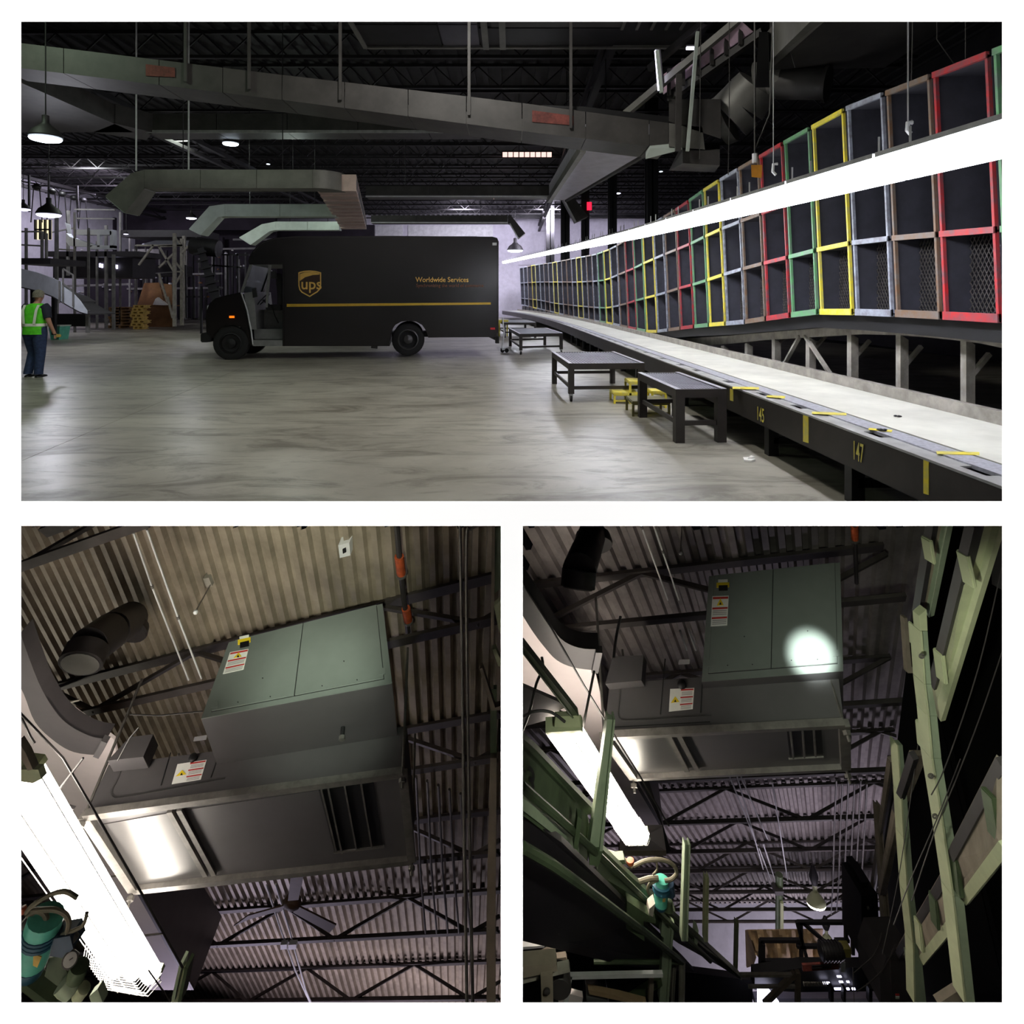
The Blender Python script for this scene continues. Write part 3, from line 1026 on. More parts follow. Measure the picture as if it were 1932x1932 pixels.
# ================================================================ the person walking at the left
def skin_body(name, nodes, edges, m, par, sub=2):
    me = bpy.data.meshes.new(name)
    org = ORG[par.name]
    keys = list(nodes)
    me.from_pydata([V(nodes[k][0]) - org for k in keys], [(keys.index(a), keys.index(b)) for a, b in edges], [])
    ob = bpy.data.objects.new(name, me)
    COL.objects.link(ob)
    md = ob.modifiers.new('skin', 'SKIN')
    md.use_smooth_shade = True
    md2 = ob.modifiers.new('sub', 'SUBSURF')
    md2.levels = md2.render_levels = sub
    for i, k in enumerate(keys):
        r = nodes[k][1]
        me.skin_vertices[0].data[i].radius = r if isinstance(r, tuple) else (r, r)
        me.skin_vertices[0].data[i].use_root = (i == 0)
    dg = bpy.context.evaluated_depsgraph_get()
    me2 = bpy.data.meshes.new_from_object(ob.evaluated_get(dg))
    bpy.data.objects.remove(ob)
    me2.materials.clear()
    me2.materials.append(m)
    me2.polygons.foreach_set('use_smooth', [True] * len(me2.polygons))
    o = bpy.data.objects.new(name, me2)
    COL.objects.link(o)
    ORG[o.name] = org
    o.parent = par
    return o


PY_ = 12.6
pw = V((P(66, 563, PY_).x, PY_, 0))
person = thing('person', 'person in a bright green hi-vis vest and jeans walking away at the left edge', 'person', pw)


def B(x, y, z):
    return pw + V((x, y, z))


nd = {'pel': (B(0, 0, .92), (.155, .115)), 'sp1': (B(.0, .0, 1.08), (.155, .11)), 'ch': (B(0, .02, 1.27), (.175, .115)), 'nk': (B(.01, .04, 1.43), (.075, .07)), 'nk2': (B(.02, .06, 1.50), (.055, .055)),
      'hd0': (B(.03, .07, 1.55), (.072, .082)), 'hd1': (B(.03, .07, 1.63), (.078, .096)), 'hd2': (B(.03, .07, 1.68), (.055, .07)),
      'sl': (B(-.18, .03, 1.37), .068), 'el': (B(-.27, .0, 1.11), .046), 'wl': (B(-.27, .12, .90), .031), 'hl': (B(-.27, .14, .86), .034),
      'sr': (B(.19, .02, 1.37), .068), 'er': (B(.29, -.03, 1.10), .046), 'wr': (B(.33, .06, .88), .031), 'hr': (B(.34, .08, .835), (.036, .024)),
      'll': (B(-.09, 0, .84), .105), 'kl': (B(-.11, .10, .47), .068), 'al': (B(-.12, -.02, .09), .045),
      'lr': (B(.09, 0, .84), .105), 'kr': (B(.12, -.02, .47), .068), 'ar': (B(.13, -.08, .09), .045)}
ed = [('pel', 'sp1'), ('sp1', 'ch'), ('ch', 'nk'), ('nk', 'nk2'), ('nk2', 'hd0'), ('hd0', 'hd1'), ('hd1', 'hd2'), ('ch', 'sl'), ('sl', 'el'), ('el', 'wl'), ('wl', 'hl'), ('ch', 'sr'), ('sr', 'er'), ('er', 'wr'), ('wr', 'hr'),
      ('pel', 'll'), ('ll', 'kl'), ('kl', 'al'), ('pel', 'lr'), ('lr', 'kr'), ('kr', 'ar')]
bodyo = skin_body('body', nd, ed, M['skin'], person)
# hands: five fingers each
for sx, hk in ((-1, 'hl'), (1, 'hr')):
    h0 = nd[hk][0]
    for f_ in range(4):
        b0 = h0 + V((0.004 * sx, -.028 + f_ * .019, -.02))
        ln = (.062, .072, .068, .054)[f_]
        MB().tube([b0, b0 + V((.004 * sx, .002, -ln * .5)), b0 + V((-.006 * sx, .006, -ln))], [.010, .009, .006], 6).build('finger', M['skin'], bodyo)
    b0 = h0 + V((0, .03, .01))
    MB().tube([b0, b0 + V((-.005 * sx, .026, -.02)), b0 + V((-.01 * sx, .032, -.05))], [.011, .010, .007], 6).build('thumb', M['skin'], bodyo)
# face and ears (turned away from the camera)
hc = B(.03, .07, 1.61)
for sx in (-1, 1):
    MB().ball(hc + V((.082 * sx, .0, -.01)), .022, 8, (.5, 1, 1.4)).build('ear', M['skin'], bodyo)
    MB().ball(hc + V((.032 * sx, .088, .01)), .012, 8).build('eye', M['paper'], bodyo)
MB().ball(hc + V((0, .105, -.015)), .018, 8, (.8, 1, 1.5)).build('nose', M['skin'], bodyo)
MB().ball(hc + V((0, .09, -.055)), .02, 8, (1.4, .5, .4)).build('mouth', mat('lips', (150, 90, 84), .6), bodyo)
mb = MB()
rows = []
for i in range(7):
    ph = math.pi * (.03 + .50 * i / 6)
    rows.append([hc + V((.098 * math.sin(ph) * math.cos(th), -.012 + .112 * math.sin(ph) * math.sin(th) * (1 if math.sin(th) < 0 else .92), .02 + .098 * math.cos(ph) - (.05 if (i == 6 and math.sin(th) < 0) else 0))) for th in [2 * math.pi * k / 16 for k in range(17)]])
mb.grid(rows, True)
mb.build('hair', M['hair'], person)
# clothing: vest over a navy T-shirt, jeans, boots
def ring(c, rx, ry, n=18, sq=2.4):
    out = []
    for k in range(n + 1):
        th = 2 * math.pi * k / n
        cc, ss = math.cos(th), math.sin(th)
        out.append(c + V((rx * math.copysign(abs(cc) ** (2 / sq), cc), ry * math.copysign(abs(ss) ** (2 / sq), ss), 0)))
    return out


vest_r = [(.84, .215, .165, 0, 0), (.95, .205, .16, 0, 0), (1.08, .20, .152, 0, 0), (1.22, .215, .155, 0, .015), (1.34, .215, .14, 0, .02), (1.41, .17, .11, 0, .03), (1.45, .10, .085, .01, .04)]
MB().grid([ring(B(dx, dy, z), rx, ry) for z, rx, ry, dx, dy in vest_r], True).build('vest', M['hivis'], person)
MB().grid([ring(B(0, 0, z), r_, q_) for z, r_, q_ in ((1.0, .209, .163), (1.055, .207, .160))], True).build('reflective_band', M['reflect'], person)
for sx in (-1, 1):
    pts = []
    for z, x_, y_ in ((1.05, .10, -.163), (1.18, .115, -.156), (1.32, .13, -.142), (1.42, .135, -.085)):
        pts.append([B(sx * (x_ - .025), y_, z), B(sx * (x_ + .025), y_ + .003, z)])
    MB().grid(pts, True, V((0, -.004, 0))).build('reflective_strap', M['reflect'], person)
    s_ = nd['sl' if sx < 0 else 'sr'][0]
    e_ = nd['el' if sx < 0 else 'er'][0]
    MB().tube([s_ + V((-.03 * sx, 0, .02)), s_ + V((.01 * sx, 0, -.02)), s_.lerp(e_, .45), s_.lerp(e_, .8)], [.095, .095, .078, .07], 12).build('sleeve', M['navy'], person)
    k_ = nd['kl' if sx < 0 else 'kr'][0]
    a_ = nd['al' if sx < 0 else 'ar'][0]
    l_ = nd['ll' if sx < 0 else 'lr'][0]
    MB().tube([B(sx * .075, 0, .98), l_ + V((0, 0, .0)), l_.lerp(k_, .5), k_, k_.lerp(a_, .5), a_ + V((0, 0, .0)), a_ - Z * .03], [.135, .135, .112, .092, .082, .078, .080], 14).build('trouser_leg', M['denim'], person)
    MB().lathe(a_ - V((0, .07, .09)), (0, 1, .0), [(.03, 0), (.05, .03), (.055, .1), (.05, .2), (.035, .27), (.01, .29)], 10).build('boot', M['black'], person)
MB().grid([ring(B(0, 0, z), r_, q_) for z, r_, q_ in ((.80, .18, .14), (.88, .20, .15), (.98, .20, .15))], True).build('trouser_seat', M['denim'], person)
# something pale yellow held in the right hand
p = nd['hr'][0] + V((.05, .0, -.03))
tag(MB().box(p.x - .03, p.x + .06, p.y - .02, p.y + .03, p.z - .03, p.z + .03).build('work_glove', M['pale_yellow'], None, bevel=.012), 'pale yellow glove held in the right hand of the walking person', 'glove')
# ================================================================ overhead ducts and conveyors of the hall
def frame4(a, b, c, d, e, f, g, h):
    return MB().hexa([a, b, c, d, e, f, g, h])


# ---- sloping enclosed overhead conveyor, upper left to the junction box at the right
Y0, Y1 = 11.0, 11.85
oc = thing('overhead_conveyor', 'long dark sloping enclosed overhead conveyor crossing from upper left to the right junction', 'conveyor', P(700, 180, 11.4))


def oc_z(px, which):
    top = interp(px, [-20, 530, 960, 1262], [74, 141, 191, 232])
    bot = interp(px, [-20, 500, 1000, 1262], [118, 181, 246, 277])
    return top if which else bot


xs = [-20, 120, 300, 420, 532, 650, 770, 880, 985, 1105, 1225, 1262]
for x0, x1 in zip(xs, xs[1:]):
    a, b = P(x0 + .8, oc_z(x0, 1), Y0), P(x1 - .8, oc_z(x1, 1), Y0)
    c, d = P(x0 + .8, oc_z(x0, 0), Y0), P(x1 - .8, oc_z(x1, 0), Y0)
    t_ = V((0, .03, 0))
    MB().hexa([c, d, d + t_, c + t_, a, b, b + t_, a + t_]).build('side_panel', M['duct_grey'], oc)
    n = V((0, Y1 - Y0, 0))
    u = Z * .03
    MB().hexa([c - u, d - u, d - u + n, c - u + n, c, d, d + n, c + n]).build('bottom_pan', M['duct_grey'], oc)
a, b = P(-20, oc_z(-20, 1), Y0), P(1262, oc_z(1262, 1), Y0)
n = V((0, Y1 - Y0, 0))
MB().hexa([a + n, b + n, b + n - Z * .4, a + n - Z * .4, a + n * 1.03, b + n * 1.03, b + n * 1.03 - Z * .4, a + n * 1.03 - Z * .4]).build('far_side_panel', M['duct_grey'], oc)
MB().hexa([P(1020, oc_z(1020, 1) - 1, Y0 + .1), P(1262, oc_z(1262, 1), Y0 + .1), P(1262, oc_z(1262, 1), Y0 + .15), P(1020, oc_z(1020, 1), Y0 + .15),
           P(1100, oc_z(1100, 1) - 9, Y0 + .1), P(1262, oc_z(1262, 1) - 12, Y0 + .1), P(1262, oc_z(1262, 1) - 12, Y0 + .15), P(1100, oc_z(1100, 1) - 9, Y0 + .15)]).build('belt_edge', M['black'], oc)
M['rust'] = mat('rusty_red_panel', (112, 52, 44), .7, var=.25, scale=6)
for (x0, x1, m_) in ((1004, 1082, 'rust'), (275, 330, 'rust')):
    d0 = oc_z(x0, 1)
    MB().hexa([P(x0, d0 + 11, Y0 - .012), P(x1, oc_z(x1, 1) + 11, Y0 - .012), P(x1, oc_z(x1, 1) + 11, Y0), P(x0, d0 + 11, Y0),
               P(x0, d0 + 33, Y0 - .012), P(x1, oc_z(x1, 1) + 29, Y0 - .012), P(x1, oc_z(x1, 1) + 29, Y0), P(x0, d0 + 33, Y0)]).build('painted_panel', M[m_], oc)
for px in (350, 470, 642, 885, 1077):
    a = P(px, oc_z(px, 1) + 2, Y0 - .03)
    MB().beam(a - Z * .3, V((a.x, a.y, HZ)), .05, .03, up=(0, 1, 0)).build('hanger', M['duct_grey'], oc)

# ---- big duct coming in from the upper left and turning right
D0 = 18.0
zb, zt = 6.25, 6.78
xc = P(255, 240, D0).x
du = thing('main_duct', 'wide dark duct entering at the upper left and turning right under the roof', 'duct', V((xc, D0, zb)))
MB().box(xc - 4.6, xc - .02, 9.6, D0 + .02, zb, zt).build('trunk_section', M['duct_grey'], du, bevel=.015)
MB().hexa([V((xc - 1.2, D0, zb)), V((xc, D0 - .9, zb)), V((xc + .5, D0, zb)), V((xc - .2, D0 + .9, zb)), V((xc - 1.2, D0, zt)), V((xc, D0 - .9, zt)), V((xc + .5, D0, zt)), V((xc - .2, D0 + .9, zt))]).build('elbow', M['duct_grey'], du)
xr = P(905, 250, D0).x
xx = xc + .3
while xx < xr:
    x1 = min(xr, xx + 2.0)
    MB().box(xx + .01, x1 - .01, D0, D0 + .8, zb, zt).build('branch_section', M['duct_grey'], du)
    xx = x1
MB().box(xc + .3, xr, D0 - .02, D0, zb - .02, zb + .06).build('bottom_flange', M['steel'], du)
for px, lab in ((257, 'thin pale hanging rod under the main duct corner'), (356, 'bright thin hanging rod right of the main duct corner')):
    q = P(px, 322, 15.2)
    tag(MB().tube([q, V((q.x, q.y, HZ))], .02, 6).build('hanging_rod', M['white_steel']), lab, 'rod')

# ---- supply ducts with drop outlets
def drop_duct(label, Y, xl, xr, yt, yb, mouth, mname, hgt=None, ext=0):
    """horizontal duct at distance Y whose left end turns down into an angled outlet"""
    a, b = P(xl, yb, Y), P(xr, yt, Y)
    h_ = b.z - a.z
    d_ = h_ * 1.1
    m = M[mname]
    t = thing('supply_duct', label, 'duct', V(((a.x + b.x) / 2, Y, a.z)), 'supply ducts above the truck')
    n = max(2, int((b.x - a.x) / 1.3))
    for k in range(n):
        x0, x1 = a.x + (b.x - a.x) * k / n, a.x + (b.x - a.x) * (k + 1) / n
        MB().box(x0 + .006, x1 - .006, Y, Y + d_, a.z, b.z).build('duct_section', m, t)
    for f_ in (.2, .8):
        x_ = a.x + (b.x - a.x) * f_
        MB().tube([V((x_, Y + d_ / 2, b.z - .02)), V((x_, Y + d_ / 2, HZ - .06))], .012, 5).build('hanger_rod', M['dark'], t)
    # bend and flared outlet
    p0 = [V((a.x, Y, b.z)), V((a.x, Y, a.z)), V((a.x, Y + d_, a.z)), V((a.x, Y + d_, b.z))]
    (x1, y1), (x2, y2), (x3, y3), (x4, y4) = mouth   # shoulder top, shoulder bottom, mouth outer, mouth inner
    q = [P(x1, y1, Y), P(x2, y2, Y)]
    p1 = [q[0], q[1], q[1] + V((0, d_, 0)), q[0] + V((0, d_, 0))]
    r = [P(x3, y3, Y), P(x4, y4, Y)]
    e = V((0, d_ * .12, 0))
    p2 = [r[0] - e, r[1] - e, r[1] + V((0, d_, 0)) + e, r[0] + V((0, d_, 0)) + e]
    MB().hexa(p0 + p1).build('elbow', m, t)
    MB().hexa(p1 + p2).build('outlet', m, t)
    c = sum(p2, V()) / 4
    ax = (c - sum(p1, V()) / 4).normalized()
    MB().hexa([c + (p - c) * .93 + ax * .004 for p in p2] + [c + (p - c) * .93 + ax * .02 for p in p2]).build('louver', M['duct_pale'], t)
    return t, a, b, d_


t, a, b, d_ = drop_duct('nearest supply duct, longest of the three, grey with a rounded right corner', 15, 272, 590, 320, 355, ((247, 327), (272, 357), (201, 371), (238, 402)), 'duct', ext=1)
# rounded corner, then the ribbed trunk that runs away over the truck
cx, r_ = b.x, .62
mb = MB()
rows = []
for k in range(9):
    th = math.pi / 2 * k / 8
    rows.append([V((cx + r_ * math.sin(th), 15 + r_ - r_ * math.cos(th) * 1.0, z)) for z in (a.z, b.z)])
mb.grid(rows, True)
mb.prism([V((cx, 15, a.z))] + [r[0] for r in rows[1:]] + [V((cx, 15 + r_, a.z))], Z * .01)
mb.build('rounded_corner', M['duct'], t)
M['ribbed'] = mat('ribbed_duct_panel', (222, 196, 186), .4, .3, var=.06)
e0, e1 = V((P(598, 0, 15.4).x, 15.4, a.z)), V((P(645, 0, 24.5).x, 24.5, a.z + .02))
wd0 = V((.95, 0, 0))
for k in range(11):
    p, q = e0.lerp(e1, k / 11), e0.lerp(e1, (k + .86) / 11)
    dz = Z * .40
    MB().hexa([p, p + wd0, q + wd0 + Z * .03, q + Z * .03, p + dz, p + wd0 + dz, q + wd0 + dz, q + dz]).build('trunk_panel', M['ribbed'], t)
e0 = e0.lerp(e1, .02)
MB().hexa([e0 + Z * .08, e0 + wd0 + Z * .08, e1 + wd0 + Z * .08, e1 + Z * .08, e0 + Z * .36, e0 + wd0 + Z * .36, e1 + wd0 + Z * .36, e1 + Z * .36]).build('trunk_core', M['duct_grey'], t)
drop_duct('middle supply duct, pale greenish, with an angled outlet over the truck front', 20.2, 424, 632, 385, 408, ((395, 389), (412, 409), (358, 432), (380, 443)), 'duct_pale')
drop_duct('farthest supply duct, shortest and pale, with an outlet over the truck cab', 25.2, 520, 640, 418, 434, ((494, 423), (509, 436), (452, 448), (474, 462)), 'duct_pale')
# right-hand far ducts
for (lab, Y, xl, xr, yt, yb, pts) in (('dark far duct with a bright lower edge and an elbow dropping at its right end', 21, 690, 1052, 351, 372, ((1070, 356), (1062, 374), (1110, 408), (1086, 419))),
                                    ('farther pinkish duct over the truck rear with a short angled drop', 28, 700, 958, 406, 421, ((966, 409), (962, 422), (991, 440), (978, 450)))):
    a, b = P(xl, yb, Y), P(xr, yt, Y)
    t = thing('far_duct', lab, 'duct', a)
    for k in range(3):
        x0, x1 = a.x + (b.x - a.x) * k / 3, a.x + (b.x - a.x) * (k + 1) / 3
        MB().box(x0, x1 - .01, Y, Y + .5, a.z, b.z).build('duct_section', M['duct_grey'], t)
    MB().box(a.x, b.x, Y - .03, Y, a.z, a.z + .05).build('bottom_flange', M['white_steel'], t)
    for f_ in (.2, .8):
        x_ = a.x + (b.x - a.x) * f_
        MB().tube([V((x_, Y + .25, b.z - .02)), V((x_, Y + .25, HZ - .02))], .012, 5).build('hanger_rod', M['dark'], t)
    q = [P(*p, Y) for p in pts]
    d = V((0, .5, 0))
    p0 = [V((b.x, Y, b.z)), V((b.x, Y, a.z)), V((b.x, Y + .5, a.z)), V((b.x, Y + .5, b.z))]
    p1 = [q[0], q[1], q[1] + d, q[0] + d]
    p2 = [q[2], q[3], q[3] + d, q[2] + d]
    MB().hexa(p0 + p1).build('elbow', M['duct_grey'], t)
    MB().hexa(p1 + p2).build('drop', M['duct_grey'], t)
    MB().beam(q[1] - V((0, .03, 0)), q[3] - V((0, .03, 0)), .05, .04, up=(0, 1, 0)).build('drop_edge', M['white_steel'], t)

# ---- air handler hung under the roof at the top edge
ah = thing('ceiling_unit', 'large dark ceiling unit with louvers cut by the top edge of the hall view', 'air unit', P(990, 70, 11.8))
A, B_, zz_ = P(690, 89, 12.8), P(1312, 93, 12.8), 6.6
MB().box(A.x, B_.x, 10.2, 12.8, zz_ + .03, 7.5).build('casing', M['dark'], ah)
M['unit_pan'] = mat('unit_sheet', (92, 90, 100), .3, .6, var=.06)
for (x0, x1, ya, yb, m_) in ((690, 835, 11.75, 12.75, 'dark'), (690, 835, 10.3, 11.7, 'dark'), (838, 905, 11.75, 12.75, 'unit_pan'), (838, 905, 10.3, 11.7, 'unit_pan'), (908, 1155, 11.9, 12.75, 'dark'), (930, 1158, 10.3, 11.85, 'duct_grey')):
    MB().box(P(x0, 0, 12.8).x, P(x1, 0, 12.8).x, ya, yb, zz_, zz_ + .03).build('bottom_pan', M[m_], ah)
MB().box(A.x, B_.x, 12.75, 12.82, zz_ - .03, zz_ + .05).build('front_flange', M['duct'], ah)
MB().beam(V((A.x, 10.2, zz_)), V((A.x, 12.8, zz_)), .09, .06).build('side_flange', M['duct'], ah)
for px in (915, 948):
    x = P(px, 0, 12.2).x
    MB().box(x - .06, x + .06, 10.2, 12.8, zz_ - .05, zz_).build('strap', M['duct'], ah)
for k in range(5):
    x = P(1168 + k * 27, 0, 12.2).x
    MB().beam(V((x, 10.4, zz_ - .02)), V((x, 11.9, zz_ - .02)), .05, .03).build('louver_bar', M['duct'], ah)

# ---- duct and chute work above the belt at the right
jb = thing('junction_box', 'grey sheet metal junction box hung where the overhead conveyor meets the belt duct', 'box', P(1305, 270, 10.6))
MB().hexa([P(1262, 229, 10.4), P(1360, 262, 10.4), P(1360, 262, 11.4), P(1262, 229, 11.4), P(1262, 187, 10.4), P(1360, 187, 10.4), P(1360, 187, 11.4), P(1262, 187, 11.4)]).build('upper_casing', M['duct_grey'], jb)
MB().hexa([P(1262, 277, 10.4), P(1330, 282, 10.4), P(1330, 282, 11.6), P(1262, 277, 11.6), P(1262, 232, 10.4), P(1325, 240, 10.4), P(1325, 240, 11.6), P(1262, 232, 11.6)]).build('lower_casing', M['duct'], jb)
MB().hexa([P(1218, 300, 10.4), P(1288, 282, 10.4), P(1288, 270, 11.4), P(1218, 285, 11.4), P(1226, 280, 10.4), P(1286, 279, 10.4), P(1286, 266, 11.4), P(1226, 272, 11.4)]).build('end_tray', M['duct_pale'], jb)
MB().hexa([P(1288, 308, 10.4), P(1358, 312, 10.4), P(1348, 325, 11.5), P(1262, 322, 11.5), P(1288, 284, 10.4), P(1358, 284, 10.4), P(1358, 270, 11.5), P(1288, 270, 11.5)]).build('hopper', M['duct_grey'], jb)
for (p, q, w_) in (((1281, 140), (1279, 285), .09), ((1316, 60), (1297, 285), .05), ((1240, 95), (1248, 175), .05)):
    a, b = P(*p, 10.3), P(*q, 10.3)
    MB().beam(b, a, w_, .05, up=(0, 1, 0)).build('hanger', M['duct_pale'] if w_ == .05 else M['duct_grey'], jb)
rows = []
fl = thing('ribbed_elbow_duct', 'round ribbed silver duct elbow beside the junction box', 'duct', P(1395, 200, 10.8))
pts = [P(1356, 232, 11.0), P(1375, 222, 10.9), P(1398, 200, 10.8), P(1416, 176, 10.7), P(1430, 158, 10.6), P(1450, 152, 10.5), P(1475, 152, 10.4)]
rr = [.42, .43, .43, .40, .36, .30, .28]
for k in range(len(pts) - 1):
    MB().tube([pts[k], pts[k].lerp(pts[k + 1], .94)], [rr[k], rr[k + 1]], 18).build('gore_section', M['duct'], fl)
MB().tube([P(1470, 158, 10.4), P(1555, 158, 10.0)], .25, 14).build('branch_pipe', M['duct_grey'], fl)
MB().lathe(P(1555, 158, 10.0), P(1555, 158, 10.0) - P(1470, 158, 10.4), [(.25, 0), (.29, .01), (.29, .06), (.05, .07)], 14).build('branch_cap', M['duct_grey'], fl)
# big duct along the upper right
dr = thing('upper_right_duct', 'broad dark duct running out of the top right corner above the pigeonholes', 'duct', P(1560, 90, 8))
q = [P(1450, 128, 9.6), P(1560, 128, 9.6), P(1745, 52, 6.4), P(1598, 40, 6.4)]
MB().prism([P(1452, 132, 10.2), P(1668, 128, 10.2), P(1850, 10, 7.0), P(1590, 10, 7.0)], Z * .9).build('duct_section', M['duct_grey'], dr)
MB().prism([P(1452, 132, 10.15), P(1590, 10, 6.95), P(1560, 10, 6.95), P(1440, 128, 10.15)], Z * .5).build('side_flange', M['duct'], dr)
# belt duct that runs away over the belt
bd = thing('belt_duct', 'long pale lavender-lit duct running away above the belt', 'duct', C(2.3, 16, 4.7))
a0, a1, b0, b1 = P(1100, 280, 13.4), P(1236, 287, 13.4), P(1036, 352, 20.5), P(1068, 366, 20.5)
zb_ = 4.72
MB().hexa([V((a0.x, 13.4, zb_)), V((a1.x, 13.4, zb_)), V((b1.x, 20.5, zb_)), V((b0.x, 20.5, zb_)), V((a0.x, 13.4, zb_ + .5)), V((a1.x, 13.4, zb_ + .5)), V((b1.x, 20.5, zb_ + .5)), V((b0.x, 20.5, zb_ + .5))]).build('duct_section', M['lav_wall'], bd)  # lavender light on the underside put into the duct colour
MB().beam(V((a0.x, 13.4, zb_)), V((b0.x, 20.5, zb_)), .12, .18).build('side_flange', M['duct'], bd)
MB().beam(V((a1.x, 13.4, zb_)), V((b1.x, 20.5, zb_)), .08, .12).build('side_flange', M['duct_grey'], bd)
for y_ in (14.5, 19):
    x_ = (a0.x + a1.x) / 2 + (b0.x + b1.x - a0.x - a1.x) / 2 * (y_ - 13.4) / 7.1
    MB().tube([V((x_, y_, 5.2)), V((x_, y_, HZ - .06))], .014, 5).build('hanger_rod', M['dark'], bd)
# incline conveyor with pinkish side wall
ic = thing('incline_conveyor', 'pinkish sided incline conveyor climbing to the top above the junction box', 'conveyor', P(1300, 130, 11.8))
M['pinkish'] = mat('pale_pink_board', (216, 184, 204), .6, var=.08)
MB().hexa([P(1251, 178, 12), P(1420, 60, 10.6), P(1422, 60, 10.6), P(1253, 178, 12), P(1252, 140, 12), P(1395, 38, 10.6), P(1397, 38, 10.6), P(1254, 140, 12)]).build('side_board', M['pinkish'], ic)
MB().beam(P(1180, 215, 12.2), P(1395, 36, 10.6), .10, .12).build('upper_rail', M['duct'], ic)
MB().beam(P(1225, 130, 12.4), P(1330, 40, 11.2), .10, .12).build('outer_rail', M['duct_grey'], ic)
MB().beam(P(1262, 187, 11.9), P(1440, 60, 10.5), .12, .12).build('lower_rail', M['duct_grey'], ic)
for k in range(6):
    px = 1262 + k * 27
    MB().beam(P(px, 180 - k * 19, 11.7 - k * .2), P(px, 130 - k * 19, 11.7 - k * .2), .06, .05, up=(0, 1, 0)).build('stay', M['duct_grey'], ic)
t = thing('upright_lamp', 'upright glowing tube lamp on the incline conveyor', 'lamp', P(1242, 170, 11.5))
MB().beam(P(1244, 170, 11.5), P(1238, 95, 11.5), .05, .05, up=(0, 1, 0)).build('tube', M['far_glow'], t)
MB().beam(P(1247, 172, 11.56), P(1241, 93, 11.56), .09, .06, up=(0, 1, 0)).build('housing', M['duct_grey'], t)
t = thing('short_tube_lamp', 'short level glowing tube lamp left of the incline conveyor top', 'lamp', P(1305, 92, 11.4))
MB().beam(P(1295, 91, 11.4), P(1314, 91, 11.4), .05, .04).build('tube', M['far_glow'], t)
MB().beam(P(1294, 88, 11.44), P(1315, 88, 11.44), .07, .04).build('housing', M['duct_grey'], t)
# dark hanging box and yellow hook block over the lamps
tag(MB().hexa([P(1425, 165, 9.4), P(1452, 165, 9.4), P(1452, 165, 9.8), P(1425, 165, 9.8), P(1432, 60, 9.4), P(1450, 60, 9.4), P(1450, 60, 9.8), P(1432, 60, 9.8)]).build('hanging_post', M['black']),
    'black post hanging in front of the ribbed elbow duct', 'post')
t = thing('hoist_hook', 'yellow-brown hook block hanging on thin cables above the strip lamps', 'hook', P(1427, 322, 8.2))
MB().hexa([P(1418, 334, 8.1), P(1437, 336, 8.1), P(1437, 336, 8.3), P(1418, 334, 8.3), P(1417, 311, 8.1), P(1438, 311, 8.1), P(1438, 311, 8.3), P(1417, 311, 8.3)]).build('block', M['hook_yellow'], t)
MB().tube([P(1424, 308, 8.2), P(1424, 282, 8.2), V((P(1424, 60, 8.2).x, 8.2, HZ - .06))], .012, 5).build('cable', M['duct_grey'], t)
MB().tube([P(1424, 282, 8.2), P(1452, 215, 8.2), P(1458, 40, 8.2)], .010, 5).build('cable', M['duct_grey'], t)
MB().tube([P(1424, 308, 8.2), P(1424, 290, 8.2)], .035, 8).build('swivel', M['white_steel'], t)
for k, (px, py, lab) in enumerate(((1462, 318, 'white bent hook bracket above the lamps, left of two'), (1716, 240, 'grey bent hook bracket above the lamps, right of two'))):
    Y = 7.4 if k == 0 else 4.6
    s_ = Y / F
    p = P(px, py, Y)
    tag(MB().tube([p + V((5 * s_, 0, 9 * s_)), p + V((-3 * s_, 0, 8 * s_)), p + V((-4 * s_, 0, -6 * s_)), p + V((2 * s_, 0, -12 * s_))], .018, 6).tube([p + V((-3 * s_, 0, 8 * s_)), V((P(px - 3, 60, Y).x, Y, HZ - .06))], .006, 5).build('hook_bracket', M['white_steel']), lab, 'bracket')
# cables on the right
for k, (p, q) in enumerate((((1722, 60), (1718, 235)), ((1768, 75), (1800, 120)), ((1788, 245), (1822, 200)), ((1475, 40), (1500, 128)), ((1536, 40), (1542, 80)), ((1320, 300), (1322, 60)), ((1374, 330), (1376, 220)))):
    if p[1] > q[1]:
        p, q = q, p
    p_ = P(*p, 6.5 if k < 3 else 9.0)
    tag(MB().tube([V((p_.x, p_.y, HZ - .06)), p_, P(*q, 6.5 if k < 3 else 9.0)], .006, 5).build('cable', M['duct_grey']), 'thin grey cable hanging %s' % (
        ['over the brown bay at the upper right', 'slanting at the upper right corner', 'slanting up from the strip lamps near the red bay', 'across the big upper right duct', 'short, beside the big upper right duct', 'in front of the junction box', 'below the ribbed elbow duct'][k]), 'cable')

# ---- high bay lamps
def high_bay(label, px, py, Y, dia, m='hibay', power=0, color=(1, 1, 1), rod=True):
    p = P(px, py, Y)
    r = dia / 2
    t = thing('high_bay_lamp', label, 'lamp', p, 'high bay lamps of the hall')
    MB().lathe(p, (0, 0, 1), [(r, 0), (r * 1.04, .02), (r * .8, r * .5), (r * .4, r * .8), (r * .22, r * 1.0), (r * .22, r * 1.5), (.02, r * 1.55)], 20).build('reflector', M['joist'], t)
    MB().lathe(p - Z * .02, (0, 0, -1), [(r * .98, 0), (r * .9, r * .12), (r * .5, r * .22), (.01, r * .25)], 20).build('lens', M[m], t)
    if power:
        light('POINT', p - Z * (r * .6), None, power, color, shadow_soft_size=r * .6)
    if rod:
        MB().tube([p + Z * r * 1.5, V((p.x, p.y, HZ - .02))], .012, 5).build('stem', M['dark'], t)
    return t


